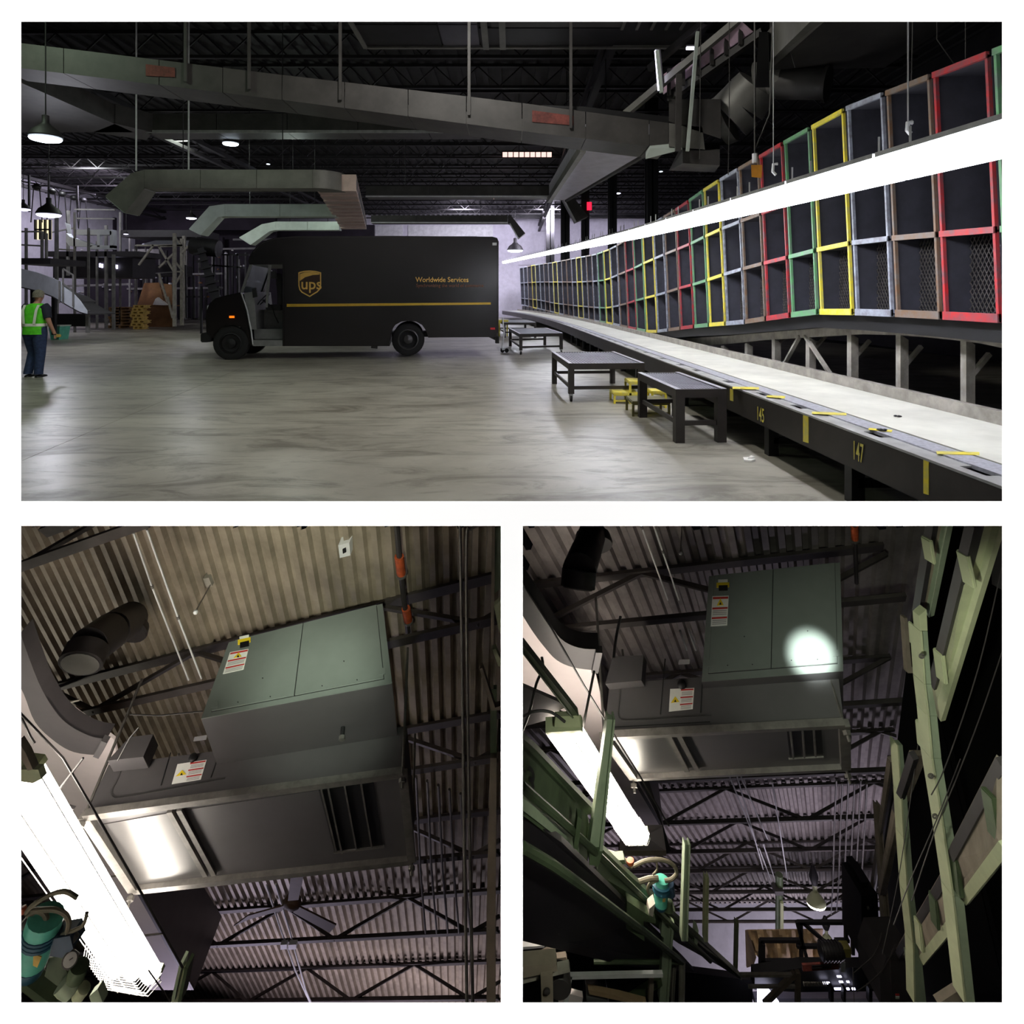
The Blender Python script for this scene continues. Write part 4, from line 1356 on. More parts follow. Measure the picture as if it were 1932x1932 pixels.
high_bay('large bright high bay lamp at the left edge under the main duct', 86, 259, 11, .50, 'hibay', 25, (.85, 1, .9))
high_bay('bright high bay lamp hanging below the main duct, second from the left', 435, 270, 19, .46)
high_bay('bright lamp hanging before the lavender side wall at the far left', 92, 404, 18.6, .63, 'far_glow', 260, (.9, .9, 1))
high_bay('lamp partly cut by the left edge of the hall view', 44, 394, 26, .5, 'far_glow')
high_bay('small lavender-white lamp left of the middle supply duct', 361, 411, 34, .52, 'far_glow', 120, (.9, .88, 1))
high_bay('small lamp glowing under the nearest supply duct', 553, 356, 22.6, .36, 'far_glow', 90, (.85, 1, .9))
high_bay('tiny far lamp between the dark posts right of centre', 1166, 364, 30, .26, 'far_glow')
high_bay('bright glowing lamp just right of the truck roof', 972, 472, 44, 1.1, 'hibay')
high_bay('tiny white lamp low on the left behind the racks', 238, 441, 33, .24, 'far_glow')
for (px, py, lab) in ((506, 309, 'tiny yellowish lamp under the roof left of centre'), (1247, 323, 'tiny lamp under the roof right of centre')):
    high_bay(lab, px, py, 30, .16, 'hibay')
# skylit strip and red exit sign
for (x0, x1, y0, y1, Y, lab) in ((948, 1042, 287, 296, 27, 'bright pinkish roof light strip right of centre'), (905, 968, 371, 376, 36, 'thin far roof light strip above the truck rear')):
    a, b = P(x0, y1, Y), P(x1, y0, Y)
    t = thing('roof_light', lab, 'roof light', a)
    n = 9
    for k in range(n):
        MB().box(a.x + (b.x - a.x) * k / n + .01, a.x + (b.x - a.x) * (k + 1) / n - .03, Y, Y + .04, a.z, b.z).build('pane', mat('roof_light_glow', (255, 214, 204), .4, emit=1.3) if k == 0 and 'rlg' not in M else M['rlg'], t)
        M.setdefault('rlg', bpy.data.materials['roof_light_glow'])
    MB().box(a.x - .05, b.x + .05, Y - .02, Y, b.z, b.z + .05).build('frame', M['dark'], t)
p = P(1112, 389, 33.9)
tag(MB().box(p.x - .12, p.x + .12, 33.9, 34.0, p.z - .2, p.z + .22).build('exit_sign', M['exit_red']), 'small red glowing sign between the dark posts', 'sign')
# lavender dock panels between the posts
for k, (x0, x1, y0, y1) in enumerate(((978, 1028, 412, 500), (1047, 1058, 412, 480), (1077, 1096, 412, 470), (1113, 1148, 412, 480), (1165, 1200, 430, 470), (1115, 1150, 386, 408), (1180, 1215, 386, 410))):
    a, b = P(x0, y1, BACK - .1), P(x1, y0, BACK - .1)
    struct('trim_3', MB().box(a.x, b.x, BACK - .1, BACK, a.z, b.z), M['lav_wall'])
a, b = P(960, 412, 49), P(1240, 402, 49)
tag(MB().box(a.x, b.x, 49, 49.2, a.z, b.z).box(a.x, a.x + .2, 49, BACK, a.z, b.z).build('cross_rail', M['black']), 'dark level rail in front of the lavender back wall', 'rail')
# ================================================================ racks, platforms and chutes at the far left of the hall
def post(mb, px, y0, y1, Y, w_=.09):
    a, b = P(px, y1, Y), P(px, y0, Y)
    mb.box(a.x - w_ / 2, a.x + w_ / 2, Y, Y + w_, max(0, a.z), b.z)
    return mb


def bar(mb, p, q, Y, w_=.07, Y2=None):
    mb.beam(P(*p, Y), P(*q, Y2 or Y), w_, w_, up=(0, 1, 0))
    return mb


def slab(mb, x0, x1, y0, y1, Y, d):
    a, b = P(x0, y1, Y), P(x1, y0, Y)
    if Y > 22:
        a.x = max(a.x, -26.9)
    return mb.box(a.x, b.x, Y, Y + d, a.z, b.z)


M['post_grey'] = mat('dull_grey_post', (120, 118, 116), .6, var=.15)
M['dark_purple'] = mat('dark_platform', (40, 36, 40), .6, var=.15)
M['chute'] = mat('white_chute', (206, 210, 220), .4, var=.05)
# big curved chute at the left edge
ch = thing('curved_chute', 'broad pale curved chute sweeping down from the left edge behind the person', 'chute', V((P(80, 600, 22).x, 22, 0)))
n = 12
out, bot, inn = [], [], []
for k in range(n + 1):
    t_ = k / n
    px = 20 + 96 * t_
    top_ = interp(px, [20, 40, 70, 100, 116], [504, 507, 514, 525, 532])
    low_ = interp(px, [20, 40, 70, 100, 116], [538, 541, 548, 559, 569])
    Y = 21 + 1.6 * math.cos(t_ * 1.5)
    out.append([P(px, top_, Y), P(px, low_, Y)])
    bot.append([P(px, low_, Y), P(px, low_, Y) + V((.3, 1.3, .0))])
MB().grid(out, True, V((0, .03, 0))).build('outer_wall', M['chute'], ch)
MB().grid(bot, True, V((0, 0, -.04))).build('slide_bed', M['dark_purple'], ch)
mb = MB()
rows = []
for k in range(8):
    t_ = k / 7
    px = 118 + 46 * t_
    rows.append([P(px, interp(px, [118, 130, 150, 164], [534, 545, 566, 586]), 21.1), P(px, interp(px, [118, 130, 150, 164], [570, 577, 588, 592]), 21.1)])
MB().grid(rows, True, V((0, .03, 0))).build('outer_wall', M['chute'], ch)
MB().grid([[r[1], r[1] + V((.2, 1.2, 0))] for r in rows], True, V((0, 0, -.04))).build('slide_bed', M['dark_purple'], ch)
for (p, q) in (((119, 507), (119, 573)), ((138, 519), (138, 578)), ((119, 507), (138, 519)), ((119, 535), (137, 548)), ((112, 530), (112, 572))):
    bar(MB(), p, q, 21.05, .04).build('guard_rail', M['post_grey'], ch)
post(MB(), 164, 585, 628, 21.5, .10).build('support_leg', M['post_grey'], ch)
post(MB(), 60, 545, 635, 23, .12).build('support_leg', M['dark'], ch)
post(MB(), 100, 560, 632, 23, .12).build('support_leg', M['dark'], ch)
slab(MB(), 20, 165, 592, 616, 25.5, .1).build('back_skirt', M['black'], ch)
# mezzanine with rails
mz = thing('mezzanine', 'dark steel mezzanine with pale posts and rails above the curved chute', 'mezzanine', V((P(150, 500, 31).x, 31, 0)))
for (x0, x1, y0, y1, Y) in ((20, 95, 487, 498, 24), (88, 262, 474, 484, 30), (100, 250, 484, 524, 31), (228, 380, 434, 447, 33), (240, 330, 500, 520, 36)):
    slab(MB(), x0, x1, y0, y1, Y, 2.0).build('deck', M['dark_purple'], mz)
for px, y0, y1, Y in ((48, 430, 640, 26), (78, 436, 498, 25), (86, 440, 498, 25), (105, 395, 640, 27), (127, 397, 520, 30), (140, 400, 640, 29), (166, 430, 627, 28), (182, 455, 620, 30), (199, 425, 620, 30), (213, 480, 622, 29), (226, 400, 610, 33), (244, 440, 605, 36), (255, 462, 615, 34), (270, 478, 600, 37), (285, 470, 600, 40)):
    post(MB(), px, y0, y1, Y, .11 if px % 2 else .08).build('post', M['post_grey'], mz)
for (p, q, Y) in (((40, 437, ), (78, 437), 25), ((40, 462), (78, 464), 25), ((142, 412), (216, 413), 29.5), ((141, 395), (217, 396), 29.5), ((255, 463), (345, 464), 33.5), ((90, 440), (140, 430), 30), ((240, 520), (330, 513), 36), ((230, 505), (260, 505), 33), ((105, 470), (140, 472), 29)):
    bar(MB(), p, q, Y, .06).build('rail', M['post_grey'], mz)
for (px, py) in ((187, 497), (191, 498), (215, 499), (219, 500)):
    slab(MB(), px, px + 2, py, py + 7, 30.9, .05).build('light_slot', M['far_glow'], mz)
# white chute tops in the middle distance
wc = thing('white_box_chute', 'white framed chute mouth on the mezzanine', 'chute', P(180, 450, 29))
slab(MB(), 144, 210, 433, 443, 29, .4).build('head_panel', M['chute'], wc)
slab(MB(), 207, 213, 436, 468, 29, .3).build('side_panel', M['chute'], wc)
slab(MB(), 183, 188, 443, 466, 29, .2).build('side_panel', M['chute'], wc)
slab(MB(), 166, 213, 463, 470, 29, .3).build('sill_panel', M['chute'], wc)
MB().prism([P(125, 440, 29), P(132, 447, 29), P(178, 462, 29), P(170, 466, 29), P(130, 464, 29), P(124, 455, 29)], V((0, .3, 0))).build('slide', M['chute'], wc)
rows = [[P(122 + 8 * math.cos(t_ * .5), 462 - t_ * 14, 29.3), P(132 + 4 * math.cos(t_ * .5), 463 - t_ * 13, 29.3)] for t_ in range(4)]
MB().grid(rows, True, V((0, .03, 0))).build('curl_panel', M['chute'], wc)
ac = thing('arched_chute', 'pale lavender arched chute right of the grey tower head', 'chute', P(310, 455, 35))
rows = [[P(px, interp(px, [268, 300, 330, 350], [460, 452, 447, 446]), 35), P(px, interp(px, [268, 300, 330, 350], [464, 463, 464, 466]), 35)] for px in range(268, 352, 8)]
MB().grid(rows, True, V((0, .4, 0))).build('bed', M['chute'], ac)
rows = [[P(px, interp(px, [350, 370, 388], [448, 446, 456]), 35), P(px, interp(px, [350, 370, 388], [462, 455, 445]), 35)] for px in range(350, 390, 6)]
MB().grid(rows, True, V((0, .4, 0))).build('side_wall', M['chute'], ac)
slab(MB(), 250, 300, 470, 486, 36, .1).build('under_panel', M['post_grey'], ac)
MB().beam(P(275, 465, 35.3), V((P(275, 465, 35.3).x, 35.3, 0)), .06, .06).build('leg', M['post_grey'], ac)
# grey braced tower
tw = thing('braced_tower', 'pale grey braced steel tower left of the truck', 'tower', V((P(335, 600, 30).x, 30, 0)))
for px, y0, y1, Y in ((328, 440, 616, 29.5), (342, 450, 614, 30.5), (346, 445, 600, 31.5)):
    post(MB(), px, y0, y1, Y, .13).build('post', M['rail_post'], tw)
for (p, q) in (((300, 465), (328, 512)), ((328, 490), (345, 512)), ((342, 478), (372, 448)), ((328, 478), (300, 505)), ((345, 466), (330, 448)), ((328, 512), (344, 513)), ((300, 465), (345, 463)), ((262, 500), (290, 462)), ((300, 516), (316, 570)), ((328, 540), (344, 514)), ((258, 463), (345, 463)), ((316, 560), (326, 600))):
    bar(MB(), p, q, 30, .08).build('brace', M['rail_post'], tw)
# dark inclined conveyor and drum behind the truck front
dk = thing('dark_incline', 'dark inclined conveyor leaning behind the front of the truck', 'conveyor', V((P(395, 500, 27).x, 27, 0)))
MB().hexa([P(372, 470, 27), P(384, 466, 27), P(384, 466, 29), P(372, 470, 29), P(404, 585, 27), P(422, 580, 27), P(422, 580, 29), P(404, 585, 29)]).build('bed', M['black'], dk)
for x_ in (380, 412):
    q_ = P(x_, 540, 28)
    MB().beam(V((q_.x, 28, 0)), q_, .08, .08).build('leg', M['black'], dk)
for k in range(6):
    bar(MB(), (366 + k * 5, 480 + k * 14), (388 + k * 6, 474 + k * 14), 26.9, .08).build('roller', M['dark'], dk)
MB().lathe(P(362, 463, 28), P(415, 470, 28) - P(362, 463, 28), [(.05, 0), (.38, .02), (.38, 1.2), (.05, 1.22)], 16).build('drum', M['dark'], dk)
for (p, q) in (((350, 500), (352, 600)), ((366, 520), (367, 600)), ((352, 560), (385, 560)), ((392, 480), (470, 481)), ((392, 500), (460, 505)), ((404, 480), (404, 600)), ((430, 480), (431, 590)), ((448, 478), (449, 560))):
    bar(MB(), p, q, 29, .07).build('frame_bar', M['dark'], dk)
# further dark storeys that close the view
bk = thing('storage_storey', 'dark two-level storage structure far behind the truck front and racks', 'storage', V((P(330, 500, 42).x, 42, 0)))
M['storey'] = mat('dark_storey', (46, 38, 50), .8, var=.2, scale=.8)
for (x0, x1, y0, y1, Y) in ((40, 260, 520, 600, 40), (200, 520, 380, 434, 44), (255, 420, 447, 600, 45), (390, 520, 434, 600, 46), (90, 200, 410, 475, 43), (520, 706, 424, 600, 47)):
    slab(MB(), x0, x1, y0, y1, Y, .3).build('panel', M['storey'], bk)
for k in range(22):
    px = 238 + k * 12.5
    post(MB(), px, 470 + (k * 7) % 20, 603, 41 + (k % 3), .12).build('post', M['post_grey'] if k % 2 else M['dark'], bk)
for (p, q, Y) in (((230, 520), (420, 516), 40), ((240, 545), (420, 543), 40), ((410, 470), (520, 468), 42), ((440, 452), (520, 452), 42), ((120, 540), (250, 536), 38)):
    bar(MB(), p, q, Y, .12).build('deck_edge', M['post_grey'], bk)
rnd = random.Random(3)
k = 0
for (x0, x1, y0, y1, n_) in ((235, 330, 505, 560, 26), (45, 110, 470, 500, 12), (120, 210, 535, 560, 12), (360, 420, 490, 560, 8), (410, 520, 455, 540, 14)):
    for _ in range(n_):
        px, py = rnd.uniform(x0, x1), rnd.uniform(y0, y1)
        w_, h_ = rnd.uniform(1.2, 5), rnd.uniform(1.5, 4)
        tag(slab(MB(), px, px + w_, py, py + h_, 39.5 + rnd.random(), .15).build('parcel', M[rnd.choice(['paper', 'chute', 'lav_wall', 'card'])]),
            'tiny pale parcel among the dark racks at the far left', 'parcel', 'tiny parcels in the far racks')
# lit window of the left wall
a, b = P(52, 450, 27), P(80, 412, 27)
wn = struct('window_1', MB().box(a.x, b.x, 27.5, 27.56, a.z, b.z), mat('lit_window', (255, 240, 196), .5, emit=1.1))
for k in range(4):
    x = a.x + (b.x - a.x) * k / 3
    MB().box(x - .03, x + .03, 27.4, 27.5, a.z, b.z).build('mullion', M['dark'], wn)
MB().box(a.x, b.x, 27.4, 27.5, (a.z + b.z) / 2 - .03, (a.z + b.z) / 2 + .03).build('mullion', M['dark'], wn)
# dark round hoods on posts before the left wall
for k, (px, py) in enumerate(((69, 353), (98, 361), (117, 366), (139, 373), (157, 377))):
    Y = 27 + k * 1.5
    p = P(px, py, Y)
    t = thing('round_hood', 'dark round hood on thin legs before the pale side wall, %s from the left' % ORD[k], 'hood', V((p.x, Y, p.z - .6)), 'hoods along the side wall')
    MB().ball(p, .17, 12, (1, 1, .8)).build('dome', M['black'], t)
    for dx in (-.16, .16):
        MB().beam(p + V((dx * .8, 0, -.05)), p + V((dx * 1.5, 0, -1.5)), .03, .03).build('leg', M['dark'], t)
for (p, q, Y) in (((40, 342), (180, 367), 33), ((55, 330), (55, 400), 28), ((92, 330), (92, 400), 30), ((146, 350), (147, 400), 32)):
    tag(bar(MB(), p, q, Y, .07).build('wall_rail', M['dark']), 'thin dark rail before the pale side wall, %s' % {40: 'the level one', 55: 'leftmost upright', 92: 'second upright', 146: 'third upright'}[p[0]], 'rail')
# pallets, boxes, cone, tub
def at_floor(px, py):
    Y = H * F / (py - CY)
    return V(((px - CX) / F * Y, Y, 0))


Yp = 33.0
pz = 0
for k in range(7):
    x0 = P(203 + (k * 5) % 7, 0, Yp).x
    x1 = P(247 + (k * 3) % 6, 0, Yp).x
    hh = .155
    t = thing('pallet', 'brown wooden pallet in the stack left of the cardboard boxes, %s from the bottom' % ORD[k], 'pallet', V(((x0 + x1) / 2, Yp + .5, pz)), 'stacked brown pallets')
    for j in range(5):
        MB().box(x0, x1, Yp + j * .24, Yp + j * .24 + .16, pz + hh - .03, pz + hh).build('board', M['wood'], t)
    for j in range(3):
        u = x0 + (x1 - x0 - .1) * j / 2
        MB().box(u, u + .1, Yp, Yp + 1.12, pz + .02, pz + hh - .03).build('block', M['wood'], t)
    MB().box(x0, x1, Yp, Yp + .1, pz, pz + .02).build('base_board', M['wood'], t)
    pz += hh + .002
pz = 0
for k in range(8):
    u0 = P(251 - (k * 5) % 7, 0, 32).x
    u1 = u0 + .52 + .1 * (k % 3)
    hh = .15
    t = thing('lit_pallet', 'pallet coloured as lit yellow, in the crooked stack before the boxes, %s from the bottom' % ORD[k], 'pallet', V((u0, 32, pz)), 'crooked stack of pale pallets')
    MB().box(u0, u1, 32, 32.5, pz + .11, pz + hh).build('top_board', M['pale_yellow'], t)  # yellow lamplight on the pallet ends put into the wood colour
    MB().box(u0, u1, 32, 32.5, pz, pz + .03).build('base_board', M['pale_yellow'], t)
    for f_ in (0, .42, .84):
        MB().box(u0 + (u1 - u0) * f_, u0 + (u1 - u0) * (f_ + .16), 32, 32.4, pz + .03, pz + .11).build('block', M['pale_yellow'], t)
    pz += hh + .002
t = thing('bulk_carton', 'dark brown bulk carton on the floor beside the pallets', 'carton', at_floor(300, 617))
Yc = H * F / 54
slab(MB(), 276, 325, 577, 617, Yc, .03).build('front_panel', M['card'], t)
MB().hexa([P(325, 617, Yc), P(330, 612, Yc + 1.2), P(330, 612, Yc + 1.25), P(325, 617, Yc + .05), P(325, 577, Yc), P(330, 577, Yc + 1.2), P(330, 577, Yc + 1.25), P(325, 577, Yc + .05)]).build('side_panel', M['card'], t)
slab(MB(), 276, 325, 576, 578, Yc, 1.2).build('fill', M['card'], t)
t = thing('upright_flap', 'tall open brown cardboard flaps leaning behind the bulk carton', 'cardboard', P(290, 577, Yc + .6))
MB().prism([P(259, 575, Yc + .5), P(272, 534, Yc + .7), P(300, 533, Yc + .7), P(312, 577, Yc + .5)], V((0, .03, 0))).build('flap', M['card'], t)
MB().prism([P(302, 534, Yc + .72), P(324, 537, Yc + .8), P(326, 575, Yc + .6), P(313, 577, Yc + .55)], V((0, .03, 0))).build('flap', M['card'], t)
tag(MB().prism([P(288, 575, Yc + .3), P(293, 564, Yc + .4), P(297, 561, Yc + .4), P(313, 573, Yc + .4), P(313, 576, Yc + .3)], V((0, .25, 0))).build('white_sheet', M['paper']), 'crumpled white sheet on top of the bulk carton', 'sheet')
p = at_floor(375, 600)
t = thing('traffic_cone', 'small red traffic cone with white collar left of the truck front', 'cone', p)
MB().lathe(p, Z, [(.19, .03), (.15, .06), (.05, .75), (.01, .77)], 14).build('cone_body', M['red'], t)
MB().lathe(p, Z, [(.12, .33), (.125, .34), (.085, .52), (.08, .52)], 14).build('collar', M['paper'], t)
MB().box(p.x - .22, p.x + .22, p.y - .22, p.y + .22, 0, .03).build('base', M['black'], t)
p = at_floor(103, 641)
t = thing('tub', 'low teal tub on the floor right behind the walking person', 'tub', p)
MB().hexa([p + V((-.14, 0, 0)), p + V((.16, 0, 0)), p + V((.16, .5, 0)), p + V((-.14, .5, 0)), p + V((-.2, -.04, .5)), p + V((.22, -.04, .5)), p + V((.22, .54, .5)), p + V((-.2, .54, .5))]).build('shell', M['teal'], t)
MB().box(p.x - .22, p.x + .24, p.y - .06, p.y + .56, .5, .54).build('rim', M['duct_pale'], t)
# ================================================================ the two lower rooms: looking up at the roof deck
EYE = V((0, 0, H))


class Deck:
    def __init__(s, x, y, n, D, o, Yo):
        s.x, s.y, s.n, s.D = V(x), V(y), V(n), D
        s.o = ray(*o) * Yo

    def pt(s, px, py, h=0.0):
        r = ray(px, py)
        return EYE + r * ((s.D - h) / s.n.dot(r))

    def ab(s, a, b, h=0.0):
        return EYE + s.o + s.x * a + s.y * b - s.n * h


def pxy(p):
    return (CX + p.x / p.y * F, CY - (p.z - H) / p.y * F)


DL = Deck((.880932, -.312203, .355651), (-.040674, .498051, -.866193), (.107685, .864046, .49176), 4.2104135, (492, 987), 6.5)
DR = Deck((.960556, -.19853, .194725), (.307623, .606155, -.733447), (.027592, .764819, .643654), 3.2894829, (1438, 987), 6.0)


def deck_mesh(dk, a0, a1, b0, b1, pitch, lo, hi, top=950):
    mb = MB()
    a = a0
    prof = [(0, 0), (.34, 0), (.46, .055), (.86, .055), (1.0, 0)]
    while a < a1:
        # keep the part of this flute that lies behind its own opening
        bs = [b0 + (b1 - b0) * k / 60 for k in range(61)]
        ok = []
        for b in bs:
            x_, y_ = pxy(dk.ab(a + pitch / 2, b))
            ok.append(lo <= x_ <= hi and y_ >= top)
        if any(ok):
            i0 = ok.index(True)
            i1 = 60 - ok[::-1].index(True)
            B0, B1 = bs[max(0, i0 - (0 if i0 and lo > 900 else 0))], bs[i1]
            n = 6
            rows = []
            for k in range(n + 1):
                b = B0 + (B1 - B0) * k / n
                rows.append([dk.ab(a + u * pitch, b, h) for u, h in prof])
            mb.grid(rows, False)
        a += pitch
    return mb


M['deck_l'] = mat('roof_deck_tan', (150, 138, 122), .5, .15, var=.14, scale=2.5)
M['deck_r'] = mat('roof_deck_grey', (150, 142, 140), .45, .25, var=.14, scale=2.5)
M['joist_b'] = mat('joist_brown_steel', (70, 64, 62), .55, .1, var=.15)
struct('ceiling', deck_mesh(DL, -13, 4.2, -1.7, 17.5, .168, 8, 951), M['deck_l'])
struct('ceiling', deck_mesh(DR, -16, 12, -.9, 22.5, .150, 979.5, 1930), M['deck_r'])


def joist(dk, b, a0, a1, lo, hi, label, step, group, h0=.07, h1=.55, rods=True):
    def fits(a, h):
        x_, y_ = pxy(dk.ab(a, b, h))
        return lo <= x_ <= hi and dk.ab(a, b, h).z < -.25
    as_ = [a0 + (a1 - a0) * k / 400 for k in range(401)]
    as_ = [a for a in as_ if fits(a, h1) and fits(a, h0)]
    if len(as_) < 5:
        return
    A0, A1 = as_[0], as_[-1]
    t = thing('bar_joist', label, 'joist', dk.ab((A0 + A1) / 2, b, h1), group)
    s_ = dk.y
    for (hh, nm, w_) in ((h0, 'top_chord', .13), (h1, 'bottom_chord', .11)):
        mb = MB()
        p, q = dk.ab(A0, b, hh), dk.ab(A1, b, hh)
        mb.beam(p, q, w_, .035, up=dk.n)
        mb.beam(p + s_ * (w_ / 2 - .01) + dk.n * .03, q + s_ * (w_ / 2 - .01) + dk.n * .03, .02, .06, up=dk.n)
        mb.build(nm, M['joist_b'], t)
    a = math.floor(A0 / step) * step
    k = int(round(a / step))
    while a < A1:
        u0, u1 = max(a, A0), min(a + step, A1)
        if u1 - u0 > .05:
            def hh(u):
                f_ = (u - a) / step
                return (h1 + (h0 - h1) * f_) if k % 2 == 0 else (h0 + (h1 - h0) * f_)
            MB().beam(dk.ab(u0, b, hh(u0)), dk.ab(u1, b, hh(u1)), .045, .045, up=dk.y).build('web_bar', M['joist_b'], t)
        a += step
        k += 1


names = ['at the top edge', 'crossing behind the top of the big cabinet', 'mostly hidden behind the cabinet', 'just below the cabinet grille', 'below the ceiling fan', 'near the bottom edge']
for b, nm in zip((-.95, 1.70, 4.3, 6.82, 9.62, 12.91), names):
    joist(DL, b, -12.5, 4.5, 12, 950, 'brown-grey roof joist of the lower left view, ' + nm, 1.35, 'roof joists of the lower left view')
bl = [.56, 3.3, 6.1, 8.88, 11.4, 13.5, 16.3, 19.2, 21.6]
for k, b in enumerate(bl):
    joist(DR, b, -15, 11, 980.5, 1720, 'dark roof joist of the lower right view, %s from the top' % ORD[k], 1.25, 'roof joists of the lower right view')
# end wall of the right hand room
q = [DR.ab(-16, 22.6, 0), DR.ab(9, 22.6, 0), DR.ab(9, 22.6, 14), DR.ab(-16, 22.6, 14)]
q = [p for p in q]
for i, p in enumerate(q):
    if pxy(p)[0] < 985:
        q[i] = V(((985 - CX) / F * p.y, p.y, p.z))
struct('wall_far', MB().prism(q, DR.y * .1), M['lav_wall'])


# ---------------------------------------------------------------- generic pieces given by their corners
def PQ(pts, Y, th=.04, mb=None):
    """a plate with its own distance and thickness"""
    mb = mb or MB()
    Ys = Y if isinstance(Y, (list, tuple)) else [Y] * len(pts)
    return mb.prism([P(p[0], p[1], y) for p, y in zip(pts, Ys)], V((0, th, 0)))


def PT(pts, Y, r, n=7, mb=None):
    Ys = Y if isinstance(Y, (list, tuple)) else [Y] * len(pts)
    return (mb or MB()).tube([P(p[0], p[1], y) for p, y in zip(pts, Ys)], r, n)


def smooth_path(pts, m=5):
    out = []
    n = len(pts)
    for i in range(n - 1):
        p0, p1, p2, p3 = pts[max(0, i - 1)], pts[i], pts[i + 1], pts[min(n - 1, i + 2)]
        for k in range(m):
            t = k / m
            out.append(tuple(.5 * (2 * p1[c] + (p2[c] - p0[c]) * t + (2 * p0[c] - 5 * p1[c] + 4 * p2[c] - p3[c]) * t * t + (3 * p1[c] - p0[c] - 3 * p2[c] + p3[c]) * t ** 3) for c in range(2)))
    out.append(pts[-1])
    return out


# ---------------------------------------------------------------- air handling units
M['unit_top'] = mat('unit_grey_green_steel', (126, 132, 128), .36, .30, var=.05, scale=1.5)
M['unit_low'] = mat('unit_dark_steel', (80, 77, 79), .5, .1, var=.06, scale=1.5)
M['unit_pan2'] = mat('unit_bottom_pan', (92, 90, 90), .30, .65, var=.05, scale=1.5)
M['strut'] = mat('strut_channel', (116, 112, 108), .4, .4, var=.14, scale=8)
M['sticker'] = mat('white_sticker', (226, 226, 222), .5, var=.03)
M['sticker_red'] = mat('red_sticker_bar', (190, 50, 46), .5, var=.05)
M['sticker_grey'] = mat('grey_print_lines', (150, 148, 150), .5, var=.05)
M['sticker_yellow'] = mat('yellow_warning', (226, 196, 40), .5, var=.05)


class Plane:
    def __init__(s, a, b, c):
        s.a = a
        s.n = (b - a).cross(c - a).normalized()
        if s.n.dot(EYE - a) < 0:
            s.n = -s.n

    def pt(s, px, py, off=.0):
        r = ray(px, py)
        return EYE + r * ((s.a + s.n * off - EYE).dot(s.n) / r.dot(s.n))

    def plate(s, pts, off=0.0, th=.004):
        return MB().prism([s.pt(*p, off) for p in pts], s.n * th)

    def line(s, pts, r=.005, off=.0):
        mb = MB()
        for p, q in zip(pts, pts[1:]):
            mb.beam(s.pt(*p, off), s.pt(*q, off), r * 2, r * 1.2, up=s.n)
        return mb


def cuboid(R, c, d, pix):
    """corners of a cabinet; pix gives the six or five corners that show"""
    R = Matrix(R)
    W = {}
    for i in (0, 1):
        for j in (0, 1):
            for k in (0, 1):
                W[(i, j, k)] = EYE + R @ V((i * d[0], j * d[1], k * d[2])) + V(c)
    G = {}
    for key in ((0, 0, 0), (1, 0, 0), (0, 0, 1), (0, 1, 0)):
        G[key] = P(*pix[key], W[key].y)
    front = Plane(G[0, 0, 0], G[1, 0, 0], G[0, 0, 1])
    base = Plane(G[0, 0, 0], G[1, 0, 0], G[0, 1, 0])
    G[1, 1, 0] = base.pt(*pix[1, 1, 0])
    G[1, 0, 1] = front.pt(*pix[1, 0, 1]) if (1, 0, 1) in pix else G[1, 0, 0] + G[0, 0, 1] - G[0, 0, 0]
    G[0, 1, 1] = G[0, 0, 1] + G[0, 1, 0] - G[0, 0, 0]
    G[1, 1, 1] = G[1, 0, 1] + G[1, 1, 0] - G[1, 0, 0]
    mb = MB().hexa([G[k] for k in ((0, 0, 0), (1, 0, 0), (1, 1, 0), (0, 1, 0), (0, 0, 1), (1, 0, 1), (1, 1, 1), (0, 1, 1))])
    return mb, G, front, base


def label_plate(pl, quad, par, split=False):
    """white warning sticker: red bars, printed lines and a yellow triangle"""
    a, b, c, d = quad     # top-left, top-right, bottom-right, bottom-left

    def q(u, v):
        return (a[0] * (1 - u) * (1 - v) + b[0] * u * (1 - v) + c[0] * u * v + d[0] * (1 - u) * v, a[1] * (1 - u) * (1 - v) + b[1] * u * (1 - v) + c[1] * u * v + d[1] * (1 - u) * v)
    s_ = pl.plate(quad, .001, .003).build('warning_sticker', M['sticker'], par)
    u0 = .45 if split else .04
    for (v, h_) in ((.03, .07), (.38, .06), (.70, .06)):
        pl.plate([q(u0, v), q(.97, v), q(.97, v + h_), q(u0, v + h_)], .004, .002).build('red_bar', M['sticker_red'], s_)
    for v in (.16, .22, .28, .48, .54, .60, .80, .86, .92):
        if not split and v < .3:
            continue
        pl.plate([q(u0 + .04, v), q(.93, v), q(.93, v + .025), q(u0 + .04, v + .025)], .004, .0015).build('print_line', M['sticker_grey'], s_)
    if split:
        t3 = [q(.06, .62), q(.23, .34), q(.42, .60)]
    else:
        t3 = [q(.30, .32), q(.50, .08), q(.72, .31)]
    pl.plate(t3, .004, .0025).build('warning_triangle', M['sticker_yellow'], s_)
    g = (sum(p[0] for p in t3) / 3, sum(p[1] for p in t3) / 3 + 1)
    pl.plate([(g[0] - 2.5, g[1] + 2), (g[0] + .5, g[1] - 3), (g[0] + 2.5, g[1] + 2)], .0068, .0015).build('warning_mark', M['black'], s_)


